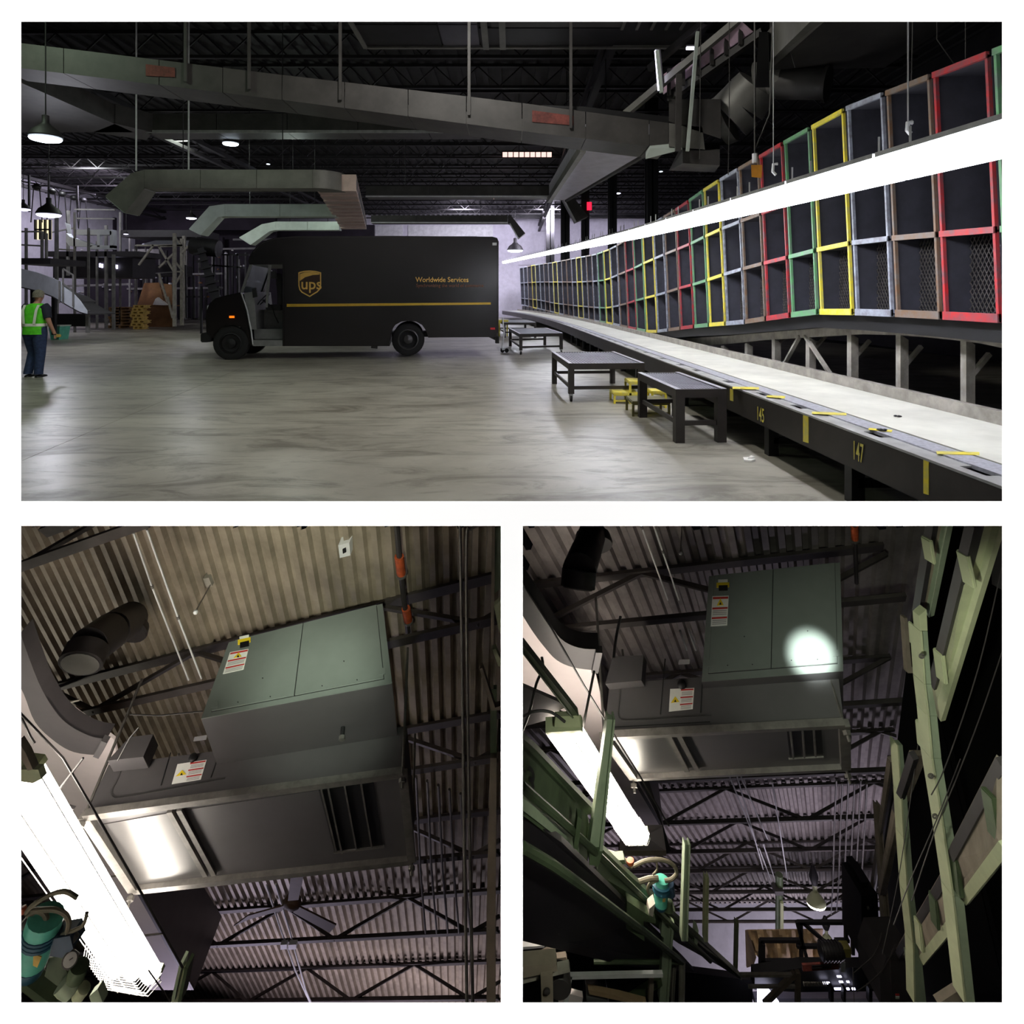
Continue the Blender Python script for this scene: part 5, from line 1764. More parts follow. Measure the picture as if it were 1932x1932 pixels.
def unit(label, R, mc, md, mp, lc, ld, lp, det):
    mbm, G, fr, ba = cuboid(R, mc, md, mp)
    mbl, K, lf, lb = cuboid(R, lc, ld, lp)
    t = thing('air_handler', label, 'air handler', (G[0, 0, 0] + G[1, 1, 0]) / 2)
    mbm.build('upper_cabinet', M['unit_low'], t)
    lowc = mbl.build('lower_cabinet', M['unit_low'], t)
    quad = [mp[0, 0, 0], mp[1, 0, 0], mp[1, 0, 1], mp[0, 0, 1]]
    # front: frame skin and two access panels with a gap between them
    fr.plate(quad, .0, .008).build('front_frame', M['unit_top'], t)

    def q(u, v, Q=quad):
        a, b, c, d = Q
        return (a[0] * (1 - u) * (1 - v) + b[0] * u * (1 - v) + c[0] * u * v + d[0] * (1 - u) * v, a[1] * (1 - u) * (1 - v) + b[1] * u * (1 - v) + c[1] * u * v + d[1] * (1 - u) * v)
    sm = det['seam']
    fr.plate([q(.042, .072), q(.962, .072), q(.962, 1), q(.042, 1)], .008, .001).build('door_gap', M['black'], t)
    for (u0, u1) in ((.045, sm - .003), (sm + .003, .959)):
        dp = fr.plate([q(u0, .08), q(u1, .08), q(u1, 1), q(u0, 1)], .008, .014).build('access_panel', M['unit_top'], t)
        for (u, v) in ((.3, .14), (.7, .13), (.55, .4)):
            fr.plate([(x + dx, y + dy) for (x, y) in [q(u0 + (u1 - u0) * u, v)] for dx, dy in ((-1, -1), (1.2, -.8), (1, 1), (-1, .8))], .022, .003).build('bolt', M['black'], dp)
    for (u, v) in ((.047, .17), (.957, .17)):
        x, y = q(u, v)
        fr.plate([(x - 7, y - 6), (x + 6, y - 7), (x + 6, y + 5), (x - 7, y + 6)], .022, .006).build('hinge', M['unit_top'], t)
    label_plate(Plane(fr.a + fr.n * .022, fr.pt(mp[1, 0, 0][0], mp[1, 0, 0][1], .022), fr.pt(mp[0, 0, 1][0], mp[0, 0, 1][1], .022)), det['st1'], t)
    x, y = det['latch']
    for (dx, dy, w_, h_, m_) in ((-9, -13, 18, 5, 'sticker'), (-12, -7, 24, 9, 'sticker_yellow'), (-8, -2, 17, 10, 'black')):
        fr.plate([(x + dx, y + dy), (x + dx + w_, y + dy - w_ * det['sk']), (x + dx + w_, y + dy + h_ - w_ * det['sk']), (x + dx, y + dy + h_)], .022 + (.006 if m_ == 'black' else .0), .006).build('latch' if m_ == 'black' else 'tag_plate', M[m_], t)
    # drain nozzle under the cabinet
    p = ba.pt(*det['drain'])
    MB().tube([p, p + ba.n * .07], .018, 8).build('drain_pipe', M['black'], t)
    MB().tube([p + ba.n * .07, p + ba.n * .10], .026, 8).build('drain_nut', M['strut'], t)
    # lower cabinet front: pressed recess, seams, sticker
    lf.line(smooth_path(det['recess'], 4), .007).build('pressed_rib', M['unit_pan2'], t)
    for s_ in det['seams']:
        lf.line(s_, .004).build('panel_seam', M['black'], t)
    label_plate(lf, det['st2'], t, True)
    x, y = det['knob']
    p = lf.pt(x, y)
    MB().lathe(p, lf.n, [(.035, 0), (.035, .02), (.02, .03), (.001, .03)], 12).build('knob', M['black'], t)
    lf.plate(det['plate'], .001, .004).build('name_plate', M['sticker_grey'], t)
    # small junction casing at the end
    Y = det['box_Y']
    n_ = lf.n * .28
    MB().prism([lf.pt(*p, .17) for p in det['box']], -lf.n * .16).build('junction_casing', M['unit_low'], t)
    # strut frame under the lower cabinet
    c = [lp[0, 0, 0], lp[1, 0, 0], lp[1, 1, 0], lp[0, 1, 0]]
    for i in range(4):
        MB().beam(lb.pt(*c[i], .02), lb.pt(*c[(i + 1) % 4], .02), .075, .05, up=lb.n).build('frame_strut', M['strut'], t)
    pan = lb.plate(det['pan'], .0, .006).build('polished_pan', M['unit_pan2'], t)
    lb.plate(det['pan2'], .0, .004).build('bottom_panel', M['unit_low'], t)
    for s_ in det['struts']:
        lb.line(s_, .02, .02).build('cross_strut', M['strut'], t)
    lb.plate(det['grille'], .0, .008).build('grille_opening', M['black'], t)
    for s_ in det['bars']:
        lb.line(s_, .007, .012).build('grille_bar', M['strut'], t)
    a, b = det['sill']
    lb.line([a, b], .012, .012).build('grille_sill', M['strut'], t)
    for i in (0, 1, 2, 3):
        p = lb.pt(*c[i], .0)
        MB().tube([p + lb.n * .12, p - lb.n * 1.1], .012, 6).build('hanger_rod', M['strut'], t)
        MB().tube([p + lb.n * .05, p + lb.n * .08], .03, 6).build('hanger_nut', M['strut'], t)
    return t, G, K, fr, ba, lf, lb


BLR = [[0.994, 0.025, -0.109], [0.088, 0.428, 0.899], [0.07, -0.903, 0.423]]
uL = unit('big grey-green air handler hung under the tan deck in the lower left view', BLR,
          (-2.459, 5.0, -3.2644), (1.4587, .9688, .7079), {(0, 0, 1): (432, 1213), (1, 0, 1): (722, 1140), (1, 0, 0): (740, 1290), (0, 0, 0): (380, 1357), (1, 1, 0): (757, 1452), (0, 1, 0): (418, 1468)},
          (-3.3463, 5.008, -4.0637), (2.4424, 1.2677, .3625), {(0, 0, 1): (205, 1443), (0, 0, 0): (160, 1538), (1, 0, 0): (760, 1457), (1, 1, 0): (777, 1622), (0, 1, 0): (252, 1678)},
          dict(seam=.485, st1=[(434, 1231), (469, 1224.5), (459.5, 1263.5), (420.5, 1272)], latch=(461, 1215), sk=.22, drain=(647, 1372),
               recess=[(232, 1440), (222, 1470), (211, 1492), (216, 1503), (232, 1503), (300, 1491), (425, 1468)], seams=[[(322, 1420), (304, 1482)], [(420, 1405), (398, 1467)], [(206, 1527), (420, 1496)], [(250, 1437), (236, 1441)]],
               st2=[(335, 1442), (390, 1433.6), (379, 1471), (324, 1480)], knob=(365, 1431), plate=[(367, 1391), (391, 1387), (389, 1396), (365, 1399)], box=[(203, 1435), (244, 1391), (289, 1385), (270, 1428)], box_Y=5,
               pan=[(190, 1555), (318, 1533), (384, 1650), (262, 1668)], pan2=[(352, 1527), (752, 1468), (768, 1612), (408, 1648)],
               struts=[[(320, 1530), (388, 1652)], [(338, 1527), (404, 1650)]], grille=[(602, 1490), (705, 1475), (723, 1596), (632, 1608)],
               bars=[[(606, 1489), (635, 1608)], [(619, 1487), (645, 1610)], [(650, 1482), (673, 1606)], [(681, 1478), (702, 1602)]], sill=((630, 1608), (725, 1597))))
BRR = [[0.957, 0.285, 0.063], [-0.236, 0.629, 0.741], [0.171, -0.724, 0.669]]
uR = unit('dark air handler with a torch glare on its panel in the lower right view', BRR,
          (1.5446, 5.0, -2.9698), (1.0593, 1.0446, .7781), {(0, 0, 1): (1338, 1088), (1, 0, 1): (1585, 1062), (1, 0, 0): (1591, 1267), (0, 0, 0): (1324, 1287), (1, 1, 0): (1591, 1353), (0, 1, 0): (1342, 1352)},
          (.7666, 5.0959, -3.4639), (1.7793, 1.2584, .3359), {(0, 0, 1): (1150, 1290), (0, 0, 0): (1140, 1388), (1, 0, 0): (1592, 1364), (1, 1, 0): (1595, 1447), (0, 1, 0): (1195, 1466)},
          dict(seam=.49, st1=[(1344, 1125), (1375, 1124), (1372, 1180), (1341, 1182)], latch=(1364, 1107), sk=.03, drain=(1521, 1310),
               recess=[(1172, 1280), (1169, 1320), (1167, 1345), (1172, 1355), (1186, 1358), (1260, 1354), (1342, 1348)], seams=[[(1255, 1243), (1246, 1348)], [(1325, 1290), (1322, 1345)], [(1160, 1372), (1340, 1362)]],
               st2=[(1264.5, 1300), (1310, 1298), (1307, 1338), (1262, 1343)], knob=(1287, 1292), plate=[(1281, 1245), (1302, 1244), (1301, 1253), (1280, 1254)], box=[(1142, 1290), (1156, 1239), (1214, 1236), (1210, 1284)], box_Y=5,
               pan=[(1158, 1396), (1262, 1388), (1296, 1452), (1200, 1460)], pan2=[(1284, 1387), (1586, 1371), (1588, 1440), (1320, 1453)],
               struts=[[(1262, 1388), (1296, 1454)], [(1281, 1387), (1316, 1453)]], grille=[(1484, 1377), (1549, 1373), (1553, 1428), (1490, 1432)],
               bars=[[(1491, 1376), (1497, 1432)], [(1514, 1375), (1518, 1431)], [(1535, 1374), (1539, 1430)]], sill=((1488, 1432), (1554, 1428))))
# ================================================================ lower left room: things around the air handler
M['pink_white'] = mat('white_duct_board', (232, 220, 220), .6, var=.03, scale=1)
M['elbow_dark'] = mat('dark_elbow_duct', (66, 62, 64), .5, .2, var=.08)
M['pipe_dark'] = mat('dark_flue_pipe', (58, 54, 54), .5, .2, var=.12)
M['pale_green'] = mat('pale_green_post', (160, 174, 148), .5, .1, var=.08, scale=4)
M['pale_board'] = mat('pale_yellow_green_board', (186, 192, 156), .6, var=.07, scale=3)
M['beige'] = mat('grey_beige_board', (138, 126, 112), .7, var=.12, scale=4)
M['dark_green'] = mat('dark_green_frame', (78, 92, 66), .55, .1, var=.14, scale=5)
M['orange'] = mat('orange_fitting', (176, 78, 40), .6, var=.2, scale=10)
M['fan_blade'] = mat('brown_fan_blade', (78, 58, 46), .6, var=.1)
M['hose'] = mat('grey_hose', (112, 106, 88), .7, var=.12)
M['tarp'] = mat('tan_tarpaulin', (168, 142, 108), .85, var=.12, scale=3)
M['tube2'] = mat('bare_tube_lamp', (255, 246, 232), .4, emit=20)
M['void'] = mat('deep_black_void', (9, 9, 9), .95, var=.05, spec=.1)


def white_duct(dk, poly, h, depth, label):
    t = thing('white_duct', label, 'duct', dk.pt(*poly[0], h))
    q = [dk.pt(*p, h) for p in poly]
    MB().prism(q, dk.n * .03).build('bottom_board', M['pink_white'], t)
    return t, q


wl, q = white_duct(DL, [(15, 1250), (215, 1395), (262, 1680), (366, 1868), (284, 1868), (15, 1475)], 1.2, .9, 'white boarded duct glowing behind the strip lamp in the lower left view')
MB().hexa([q[2], q[3], q[3] - V((.05, 0, 0)), q[2] - V((.05, 0, 0)), q[2] + DL.n * .7, q[3] + DL.n * .95, q[3] + DL.n * .95 - V((.05, 0, 0)), q[2] + DL.n * .7 - V((.05, 0, 0))]).build('side_board', M['elbow_dark'], wl)
for (p, r_) in (((200, 1655), (262, 1648)), ((258, 1768), (310, 1762)), ((60, 1345), (150, 1320))):
    MB().beam(DL.pt(*p, 1.21), DL.pt(*r_, 1.21), .02, .012, up=DL.n).build('seam', M['rail_post'], wl)
# strip lamps
def strip(label, p0, p1, w0, m, Y0, Y1, cap, up):
    a, b = P(*p0, Y0), P(*p1, Y1)
    t = thing('guarded_strip_lamp', label, 'lamp', (a + b) / 2)
    d = (b - a).normalized()
    u = V(up).normalized()
    x = d.cross(u).normalized()
    u = x.cross(d).normalized()
    if u.dot(EYE - a) < 0:
        u = -u
    for s_ in (-1, 0, 1):
        MB().tube([a + x * s_ * w0 * .32 + u * .03, b + x * s_ * w0 * .32 + u * .03], w0 * .155, 10).build('tube', m, t)
    MB().beam(a - u * .03, b - u * .03, w0 * .4, .05, up=u).build('reflector', M['white_steel'], t)
    for e, s_ in ((a, -1), (b, 1)):
        c = e + d * s_ * .04
        MB().beam(c - d * .03, c + d * .03, w0 * .9, .09, up=u).build('end_cap', M['pale_board'], t)
    # wire guard
    for f_ in [.8 + k / 60 for k in range(13)]:
        c = a.lerp(b, f_) + u * (w0 * .34)
        MB().tube([c - x * w0 * .5 - u * w0 * .3, c - x * w0 * .36, c + x * w0 * .36, c + x * w0 * .5 - u * w0 * .3], .004, 5).build('guard_hoop', M['white_steel'], t)
    g = d * .12
    mb = []
    for s_ in (-.5, -.25, 0, .25, .5):
        c0 = a + x * w0 * s_ + u * (w0 * (.34 if abs(s_) < .4 else .1))
        c1 = b + g + x * w0 * s_ * .9 + u * (w0 * (.30 if abs(s_) < .4 else .08))
        MB().tube([c0, c1], .004, 5).build('guard_wire', M['white_steel'], t)
    for s_ in (.06, .12):
        c = b + d * s_ + u * (w0 * .28)
        MB().tube([c - x * w0 * .46 - u * w0 * .2, c - x * w0 * .34, c + x * w0 * .34, c + x * w0 * .46 - u * w0 * .2], .004, 5).build('guard_hoop', M['white_steel'], t)
    return t


strip('long glaring strip lamp with a wire guard running down the lower left view', (22, 1440), (258, 1822), .50, M['tube2'], 4.2, 5.7, True, DL.n)  # widened, the glare around the lamp is part of its shape
strip('glaring strip lamp with a wire guard behind the green post in the lower right view', (1067, 1372), (1198, 1570), .27, M['tube2'], 4.3, 6.0, True, DR.n)


# dark elbow ducts
def elbow(label, inner, outer, dk, h, depth):
    t = thing('elbow_duct', label, 'duct', dk.pt(*outer[len(outer) // 2], h))
    n = len(inner)
    rows = [[dk.pt(*inner[i], h), dk.pt(*outer[i], h)] for i in range(n)]
    MB().grid(rows, True, dk.n * .02).build('face', M['elbow_dark'], t)
    MB().grid([[r[0], r[0] + dk.n * depth] for r in rows], True, dk.y * .01).build('inner_wall', M['elbow_dark'], t)
    MB().grid([[r[1], r[1] + dk.n * depth] for r in rows], True, dk.y * .01).build('outer_wall', M['elbow_dark'], t)
    a, b = rows[-1]
    MB().beam(a, b, .05, .05, up=dk.n).build('collar', M['unit_low'], t)
    return t


elbow('dark curved duct joining the air handler at the left of the lower left view', smooth_path([(38, 1195), (71, 1284), (103, 1340), (132, 1369), (169, 1388), (200, 1394)], 4), smooth_path([(20, 1260), (45, 1310), (66, 1362), (103, 1398), (139, 1418), (184, 1424)], 4), DL, 1.75, .12)
elbow('dark curved duct at the upper left of the lower right view', smooth_path([(984, 1098), (1010, 1135), (1032, 1168), (1058, 1205), (1092, 1222), (1130, 1225)], 4), smooth_path([(984, 1158), (1004, 1190), (1025, 1218), (1049, 1244), (1080, 1258), (1122, 1264)], 4), DR, 1.3, .12)
# flue pipes
def flue(label, dk, pts, r, fl, h):
    t = thing('flue_pipe', label, 'pipe', dk.pt(*pts[0], h[0]))
    q = [dk.pt(*p, hh) for p, hh in zip(pts, h)]
    for k in range(len(q) - 1):
        MB().tube([q[k], q[k].lerp(q[k + 1], .97)], r * (1.0 - .02 * k), 20).build('pipe_section', M['pipe_dark'], t)
    d = (q[0] - q[1]).normalized()
    MB().lathe(q[0], d, [(r * .85, .002), (r * .86, .01), (.02, .012)], 20).build('open_mouth', M['duct'], t)
    MB().lathe(q[-1] - dk.n * .12, dk.n, [(r * 1.3, 0), (r * 1.35, .02), (r * 1.2, .10), (r * .3, .11)], 20).build('roof_flange', M['pipe_dark'], t)


flue('dark elbowed flue pipe through the deck at the upper left of the lower left view', DL, [(152, 1252), (166, 1222), (208, 1192), (246, 1168)], .19, None, (1.2, 1.05, .75, .3))
flue('dark flue pipe with a pale mouth at the upper left of the lower right view', DR, [(1090, 1108), (1093, 1075), (1106, 1040), (1118, 1005)], .125, None, (1.1, 1.0, .7, .3))


def conduit(label, dk, pts, h, r=.022, m='white_steel', coup=None):
    t = thing('conduit', label, 'conduit', dk.pt(*pts[0], h))
    MB().tube([dk.pt(*p, h) for p in pts], r, 7).build('tube', M[m], t)
    for c in coup or []:
        MB().tube([dk.pt(c[0] - .8, c[1] - 2.2, h), dk.pt(c[0] + .8, c[1] + 2.2, h)], r * 1.7, 8).build('coupling', M['strut'], t)


conduit('left one of two bright conduits above the cabinet in the lower left view', DL, [(252, 1006), (286, 1105), (356, 1283)], .60, .009, coup=[(287, 1107)])
conduit('right one of two bright conduits above the cabinet in the lower left view', DL, [(277, 999), (335, 1163), (380, 1280)], .60, .010, coup=[(336, 1165)])
conduit('left one of two bright conduits below the cabinet beside the ceiling fan', DL, [(503, 1670), (530, 1755), (545, 1795), (557, 1830), (585, 1892)], .62, .013)
conduit('right one of two bright conduits below the cabinet beside the ceiling fan', DL, [(520, 1668), (546, 1755), (557, 1795), (560, 1806), (577, 1868), (587, 1892)], .62, .014)
t = thing('conduit_boxes', 'pair of small white boxes clipped across the conduits under the fan', 'box', DL.pt(545, 1787, .66))
for x0, x1 in ((529, 541), (544, 559)):
    MB().prism([DL.pt(x0, 1783, .70), DL.pt(x1, 1782, .70), DL.pt(x1, 1791, .70), DL.pt(x0, 1792, .70)], DL.n * .06).build('box_body', M['white_steel'], t)
conduit('left one of two bright conduits at the top of the lower right view', DR, [(1207, 984), (1260, 1132)], .60, .007, coup=[(1211, 995)])
conduit('right one of two bright conduits at the top of the lower right view', DR, [(1231, 984), (1250, 1040), (1281, 1132)], .60, .007, coup=[(1250, 1040)])
conduit('short left conduit below the first joist in the lower right view', DR, [(1283, 1190), (1296, 1226)], .60, .012)
conduit('short right conduit below the first joist in the lower right view', DR, [(1299, 1187), (1313, 1226)], .60, .012)
for k, (x0, y0, x1, y1) in enumerate(((1374, 1458, 1424, 1583), (1388, 1455, 1440, 1640), (1395, 1458, 1448, 1583), (1457, 1475, 1486, 1660), (1432, 1600, 1462, 1680), (1440, 1592, 1468, 1678))):
    conduit('long pale conduit below the lower right unit, %s from left' % ORD[k], DR, [(x0, y0), (x1, y1)], .60, .011)
for k in range(6):
    x = 1572 + k * 11.5
    conduit('pale vertical conduit among the right bundle, lower right view, %s from left' % ORD[k], DR, [(x + 6, 1472 + (k % 2) * 6), (x + 2, 1560), (x - k * .8, 1660), (x - 4 - k * 1.2, 1725 - (k % 3) * 6)], .62, .014, 'strut')
for k in range(5):
    x = 785 + k * 21
    conduit('pale thin pipe right of the lower left unit, %s from left' % ORD[k], DL, [(x, 1465 + k * 8), (x + 8, 1640), (x + 18, 1760)], .62, .016, 'strut')
# orange pipe line
def orange_line(label, dk, pts, h, segs, r):
    t = thing('sprinkler_pipe', label, 'pipe', dk.pt(*pts[0], h))
    MB().tube([dk.pt(*p, h) for p in pts], r * .6, 8).build('tube', M['pipe_dark'], t)
    for (p, q_) in segs:
        MB().tube([dk.pt(*p, h), dk.pt(*q_, h)], r, 10).build('orange_fitting', M['orange'], t)
        MB().tube([dk.pt(q_[0], q_[1] + 1, h), dk.pt(q_[0] + .5, q_[1] + 4, h)], r * 1.15, 10).build('coupling', M['strut'], t)


orange_line('dark pipe with two orange fittings right of the cabinet in the lower left view', DL, [(748, 985), (756, 1080), (762, 1130), (770, 1192)], .35, [((753, 1050), (757, 1082)), ((766, 1148), (770, 1170))], .045)
orange_line('dim pipe with an orange fitting at the top of the lower right view', DR, [(1612, 984), (1614, 1050), (1616, 1100)], .4, [((1612, 992), (1613, 1016))], .03)
# boxes on the deck
t = thing('deck_box', 'white square junction box on the deck above the cabinet', 'junction box', DL.pt(650, 1036, .1))
MB().prism([DL.pt(638, 1029, .1), DL.pt(659, 1024, .1), DL.pt(661, 1048, .1), DL.pt(641, 1053, .1)], DL.n * .1).build('box_body', M['white_steel'], t)
MB().prism([DL.pt(646, 1037, .115), DL.pt(652, 1034, .115), DL.pt(653, 1042, .115), DL.pt(647, 1045, .115)], DL.n * .01).build('hole', M['black'], t)
t = thing('deck_hanger', 'small pale box with a slanting bright-tipped rod on the lower left deck', 'hanger', DL.pt(395, 1105, .1))
MB().prism([DL.pt(383, 1092, .1), DL.pt(394, 1090, .1), DL.pt(400, 1106, .1), DL.pt(389, 1110, .1)], DL.n * .08).build('box_body', M['rail_post'], t)
MB().tube([DL.pt(397, 1104, .12), DL.pt(369, 1154, .9)], .008, 5).build('rod', M['strut'], t)
MB().ball(DL.pt(369, 1155, .92), .022, 8).build('tip', M['white_steel'], t)
t = thing('drop_rod', 'thin rod with a white tip hanging from the deck of the lower right view', 'rod', DR.pt(1284, 1044, .9))
MB().tube([DR.pt(1287, 985, .1), DR.pt(1284, 1042, .9)], .005, 5).build('rod', M['strut'], t)
MB().ball(DR.pt(1284, 1044, .92), .014, 8).build('tip', M['white_steel'], t)
# ceiling fan
t = thing('ceiling_fan', 'brown three-bladed ceiling fan under the deck below the cabinet', 'fan', DL.pt(549, 1712, 1.0))
hub = DL.pt(550, 1708, 1.0)
MB().lathe(hub + DL.n * .12, -DL.n, [(.05, 0), (.10, .02), (.125, .08), (.11, .14), (.06, .17), (.01, .18)], 18).build('motor_hub', M['fan_blade'], t)
MB().tube([hub + DL.n * .1, hub + DL.n * 1.0], .02, 8).build('down_rod', M['strut'], t)
for pts in ([(543, 1700), (549, 1650), (573, 1651), (563, 1698)], [(540, 1708), (532, 1718), (470, 1735), (440, 1748), (468, 1728)], [(558, 1708), (634, 1746), (622, 1760), (553, 1722)]):
    MB().prism([DL.pt(*p, 1.0) for p in pts], DL.n * .02).build('blade', M['fan_blade'], t)
# vertical conduits and steel on the right of the lower left view
for k, (pts, lab) in enumerate((([(868, 988), (872, 1250), (876, 1560), (881, 1892)], 'left one of two dark upright conduits'), ([(905, 990), (888, 999), (880, 1020), (881, 1250), (886, 1560), (892, 1892)], 'right one of two dark upright conduits, hooked at the top'))):
    tag(PT(smooth_path(pts, 4), 5.2, .014).build('upright_conduit', M['strut']), lab + ', lower left view', 'conduit')
t = thing('edge_post', 'grey-beige board post along the right edge of the lower left view', 'post', P(930, 1880, 3.7))
PQ([(928, 986), (934, 986), (931, 1300), (925, 1300)], 3.72, .05).build('upper_flange', M['beige'], t)
PQ([(934, 986), (944.5, 986), (944.5, 1110), (933, 1120)], 3.76, .04).build('green_web', M['pale_green'], t)
PQ([(925, 1430), (937, 1430), (935, 1700), (935, 1892), (918, 1892), (918, 1717)], 3.7, .05).build('lower_board', M['beige'], t)
PQ([(931, 1300), (937, 1300), (937, 1430), (925, 1430), (925, 1300)], 3.74, .04).build('middle_flange', M['dark_green'], t)
PQ([(932, 1143), (944.5, 1133), (944.5, 1196), (940, 1186)], 3.6, .05).build('bracket_block', M['pale_board'], t)
PQ([(929, 1226), (935, 1224), (944.5, 1245), (944.5, 1258), (940, 1257)], 3.62, .05).build('bracket_block', M['pale_board'], t)
PQ([(905, 1262), (910, 1260), (934, 1335), (944.5, 1332), (944.5, 1340), (927, 1341)], 3.64, .05).build('angle_bracket', M['beige'], t)
# green post at the bottom
t = thing('channel_post', 'pale green channel post rising at the bottom of the lower left view', 'post', P(331, 1890, 4.6))
PQ([(338, 1820), (343, 1822), (328, 1892), (322, 1892)], 4.6, .1).build('flange', M['pale_green'], t)
PQ([(343, 1826), (349, 1826), (335, 1892), (328, 1892)], 4.64, .04).build('web', M['pale_board'], t)
PQ([(349, 1824), (354, 1828), (341, 1892), (335, 1892)], 4.6, .1).build('flange', M['dark_green'], t)
# tie cables in front of the white duct
for k, (pts, lab) in enumerate((([(38, 1345), (119, 1430), (181, 1535), (270, 1690), (345, 1826)], 'long dark tie cable running past the strip lamp of the lower left view'),
                                ([(157, 1430), (103, 1500)], 'short dark tie cable crossing the white duct'), ([(40, 1352), (58, 1390), (66, 1402)], 'short dark tie at the left edge of the white duct'),
                                ([(262, 1372), (245, 1392), (222, 1435)], 'thin grey cable above the junction casing of the lower left unit'), ([(245, 1348), (300, 1350), (382, 1342)], 'thin level wire left of the big cabinet'),
                                ([(280, 1830), (322, 1890)], 'dark cable under the lamp end of the lower left view'))):
    Y = 4.35 if k in (0, 1, 2, 5) else 4.6
    tag(PT(pts, Y, .008 if k < 3 else .005, 5).build('tie_cable', M['pipe_dark']), lab, 'cable')
# air filter group at the lower left
FY = 3.1
fg = thing('air_filter', 'teal compressed air filter with hoses and a gauge at the lower left corner', 'air filter', P(70, 1850, FY))
def cyl(p0, p1, r0, r1, Y, nm, m, par, extra=None):
    a, b = P(*p0, Y), P(*p1, Y)
    d = b - a
    L = d.length
    prof = extra or [(r0 * .7, 0), (r0, L * .06), (r0, L * .4), (r1, L * .94), (r1 * .7, L)]
    return MB().lathe(a, d, prof, 18).build(nm, M[m], par)


cyl((88, 1728), (80, 1752), .078, .08, FY, 'cap', 'teal', fg)
L_ = (P(80, 1750, FY) - P(74, 1772, FY)).length
cyl((81, 1750), (75, 1772), .085, .08, FY, 'ribbed_collar', 'teal_dark', fg, [(.075, 0), (.084, .004), (.084, L_ * .25), (.076, L_ * .3), (.084, L_ * .38), (.084, L_ * .6), (.076, L_ * .66), (.082, L_ * .74), (.082, L_ * .95), (.07, L_)])
cyl((75, 1770), (60, 1820), .068, .064, FY, 'bowl', 'teal', fg)
cyl((60, 1817), (54, 1838), .064, .056, FY, 'bottom_cap', 'teal_dark', fg)
PQ([(63, 1800), (78, 1806), (70, 1826), (62, 1822)], FY - .068, .004).build('bowl_tag', M['pale_yellow'], fg)
PQ([(97, 1772), (132, 1766), (138, 1790), (120, 1808), (94, 1804)], FY - .03, .09).build('regulator_block', M['blue_dark'], fg)
cyl((132, 1768), (142, 1776), .03, .026, FY, 'regulator_knob', 'strut', fg)
g = cyl((130, 1808), (133, 1810), .034, .034, FY, 'gauge', 'strut', fg, [(.03, 0), (.034, .002), (.034, .03), (.03, .032), (.001, .032)])
gp = P(132, 1811, FY - .035)
MB().lathe(gp, (EYE - gp), [(.034, 0), (.034, .012), (.030, .014), (.001, .014)], 18).build('gauge_case', M['strut'], fg)
gd = MB().lathe(gp + (EYE - gp).normalized() * .0145, (EYE - gp), [(.028, 0), (.028, .001), (.001, .0012)], 18).build('gauge_dial', M['paper'], fg)
gn = (EYE - gp).normalized()
MB().beam(gp + gn * .017 + V((-.012, 0, -.008)), gp + gn * .017 + V((.014, 0, .010)), .003, .002, up=gn).build('needle', M['black'], gd)
cyl((152, 1820), (141, 1848), .042, .04, FY, 'valve_body', 'dark_green', fg)
cyl((120, 1850), (140, 1872), .052, .045, FY, 'valve_base', 'pale_green', fg)
cyl((160, 1862), (146, 1882), .03, .03, FY, 'valve_tail', 'pale_board', fg)
PQ([(92, 1808), (118, 1800), (128, 1840), (110, 1862), (84, 1842)], FY + .03, .03).build('mount_plate', M['dark_green'], fg)
for pts, r_ in (([(50, 1722), (62, 1708), (91, 1690), (122, 1682), (146, 1694)], .011), ([(60, 1718), (100, 1716), (122, 1724), (130, 1740), (126, 1760)], .012), ([(164, 1722), (157, 1745), (138, 1756), (116, 1764)], .009), ([(54, 1728), (70, 1718), (84, 1724), (88, 1738)], .014)):
    PT(smooth_path(pts, 5), FY - .01, r_, 8).build('hose', M['hose'], fg)
cyl((42, 1712), (46, 1722), .016, .016, FY, 'orange_button', 'orange', fg)
cyl((45, 1735), (60, 1748), .035, .03, FY, 'fitting', 'pipe_dark', fg)
tag(MB().beam(P(25, 1822, 3.4), P(122, 1896, 3.6), .10, .08, up=DL.n).build('support_rail', M['dark_green']), 'dark green slanting rail under the teal air filter', 'rail')
tag(PQ([(168, 1880), (184, 1866), (194, 1892), (172, 1892)], 3.5, .05).build('corner_plate', M['pale_green']), 'small pale green plate at the bottom of the lower left view', 'plate')
tag(PQ([(35, 1452), (72, 1452), (78, 1470), (62, 1478), (35, 1474)], 4.05, .05).build('lamp_socket_box', M['pale_board']), 'pale scuffed socket box above the strip lamp at the left edge', 'box')
tag(PQ([(34, 1398), (48, 1420), (62, 1452), (52, 1454), (34, 1420)], 3.9, .05).build('corner_channel', M['beige']), 'grey channel end at the left edge of the lower left view', 'channel')
tag(PQ([(111, 1520), (139, 1527), (124, 1540)], 4.6, .03).build('dark_fin', M['elbow_dark']), 'small dark fin showing against the glare beside the unit corner', 'fin')
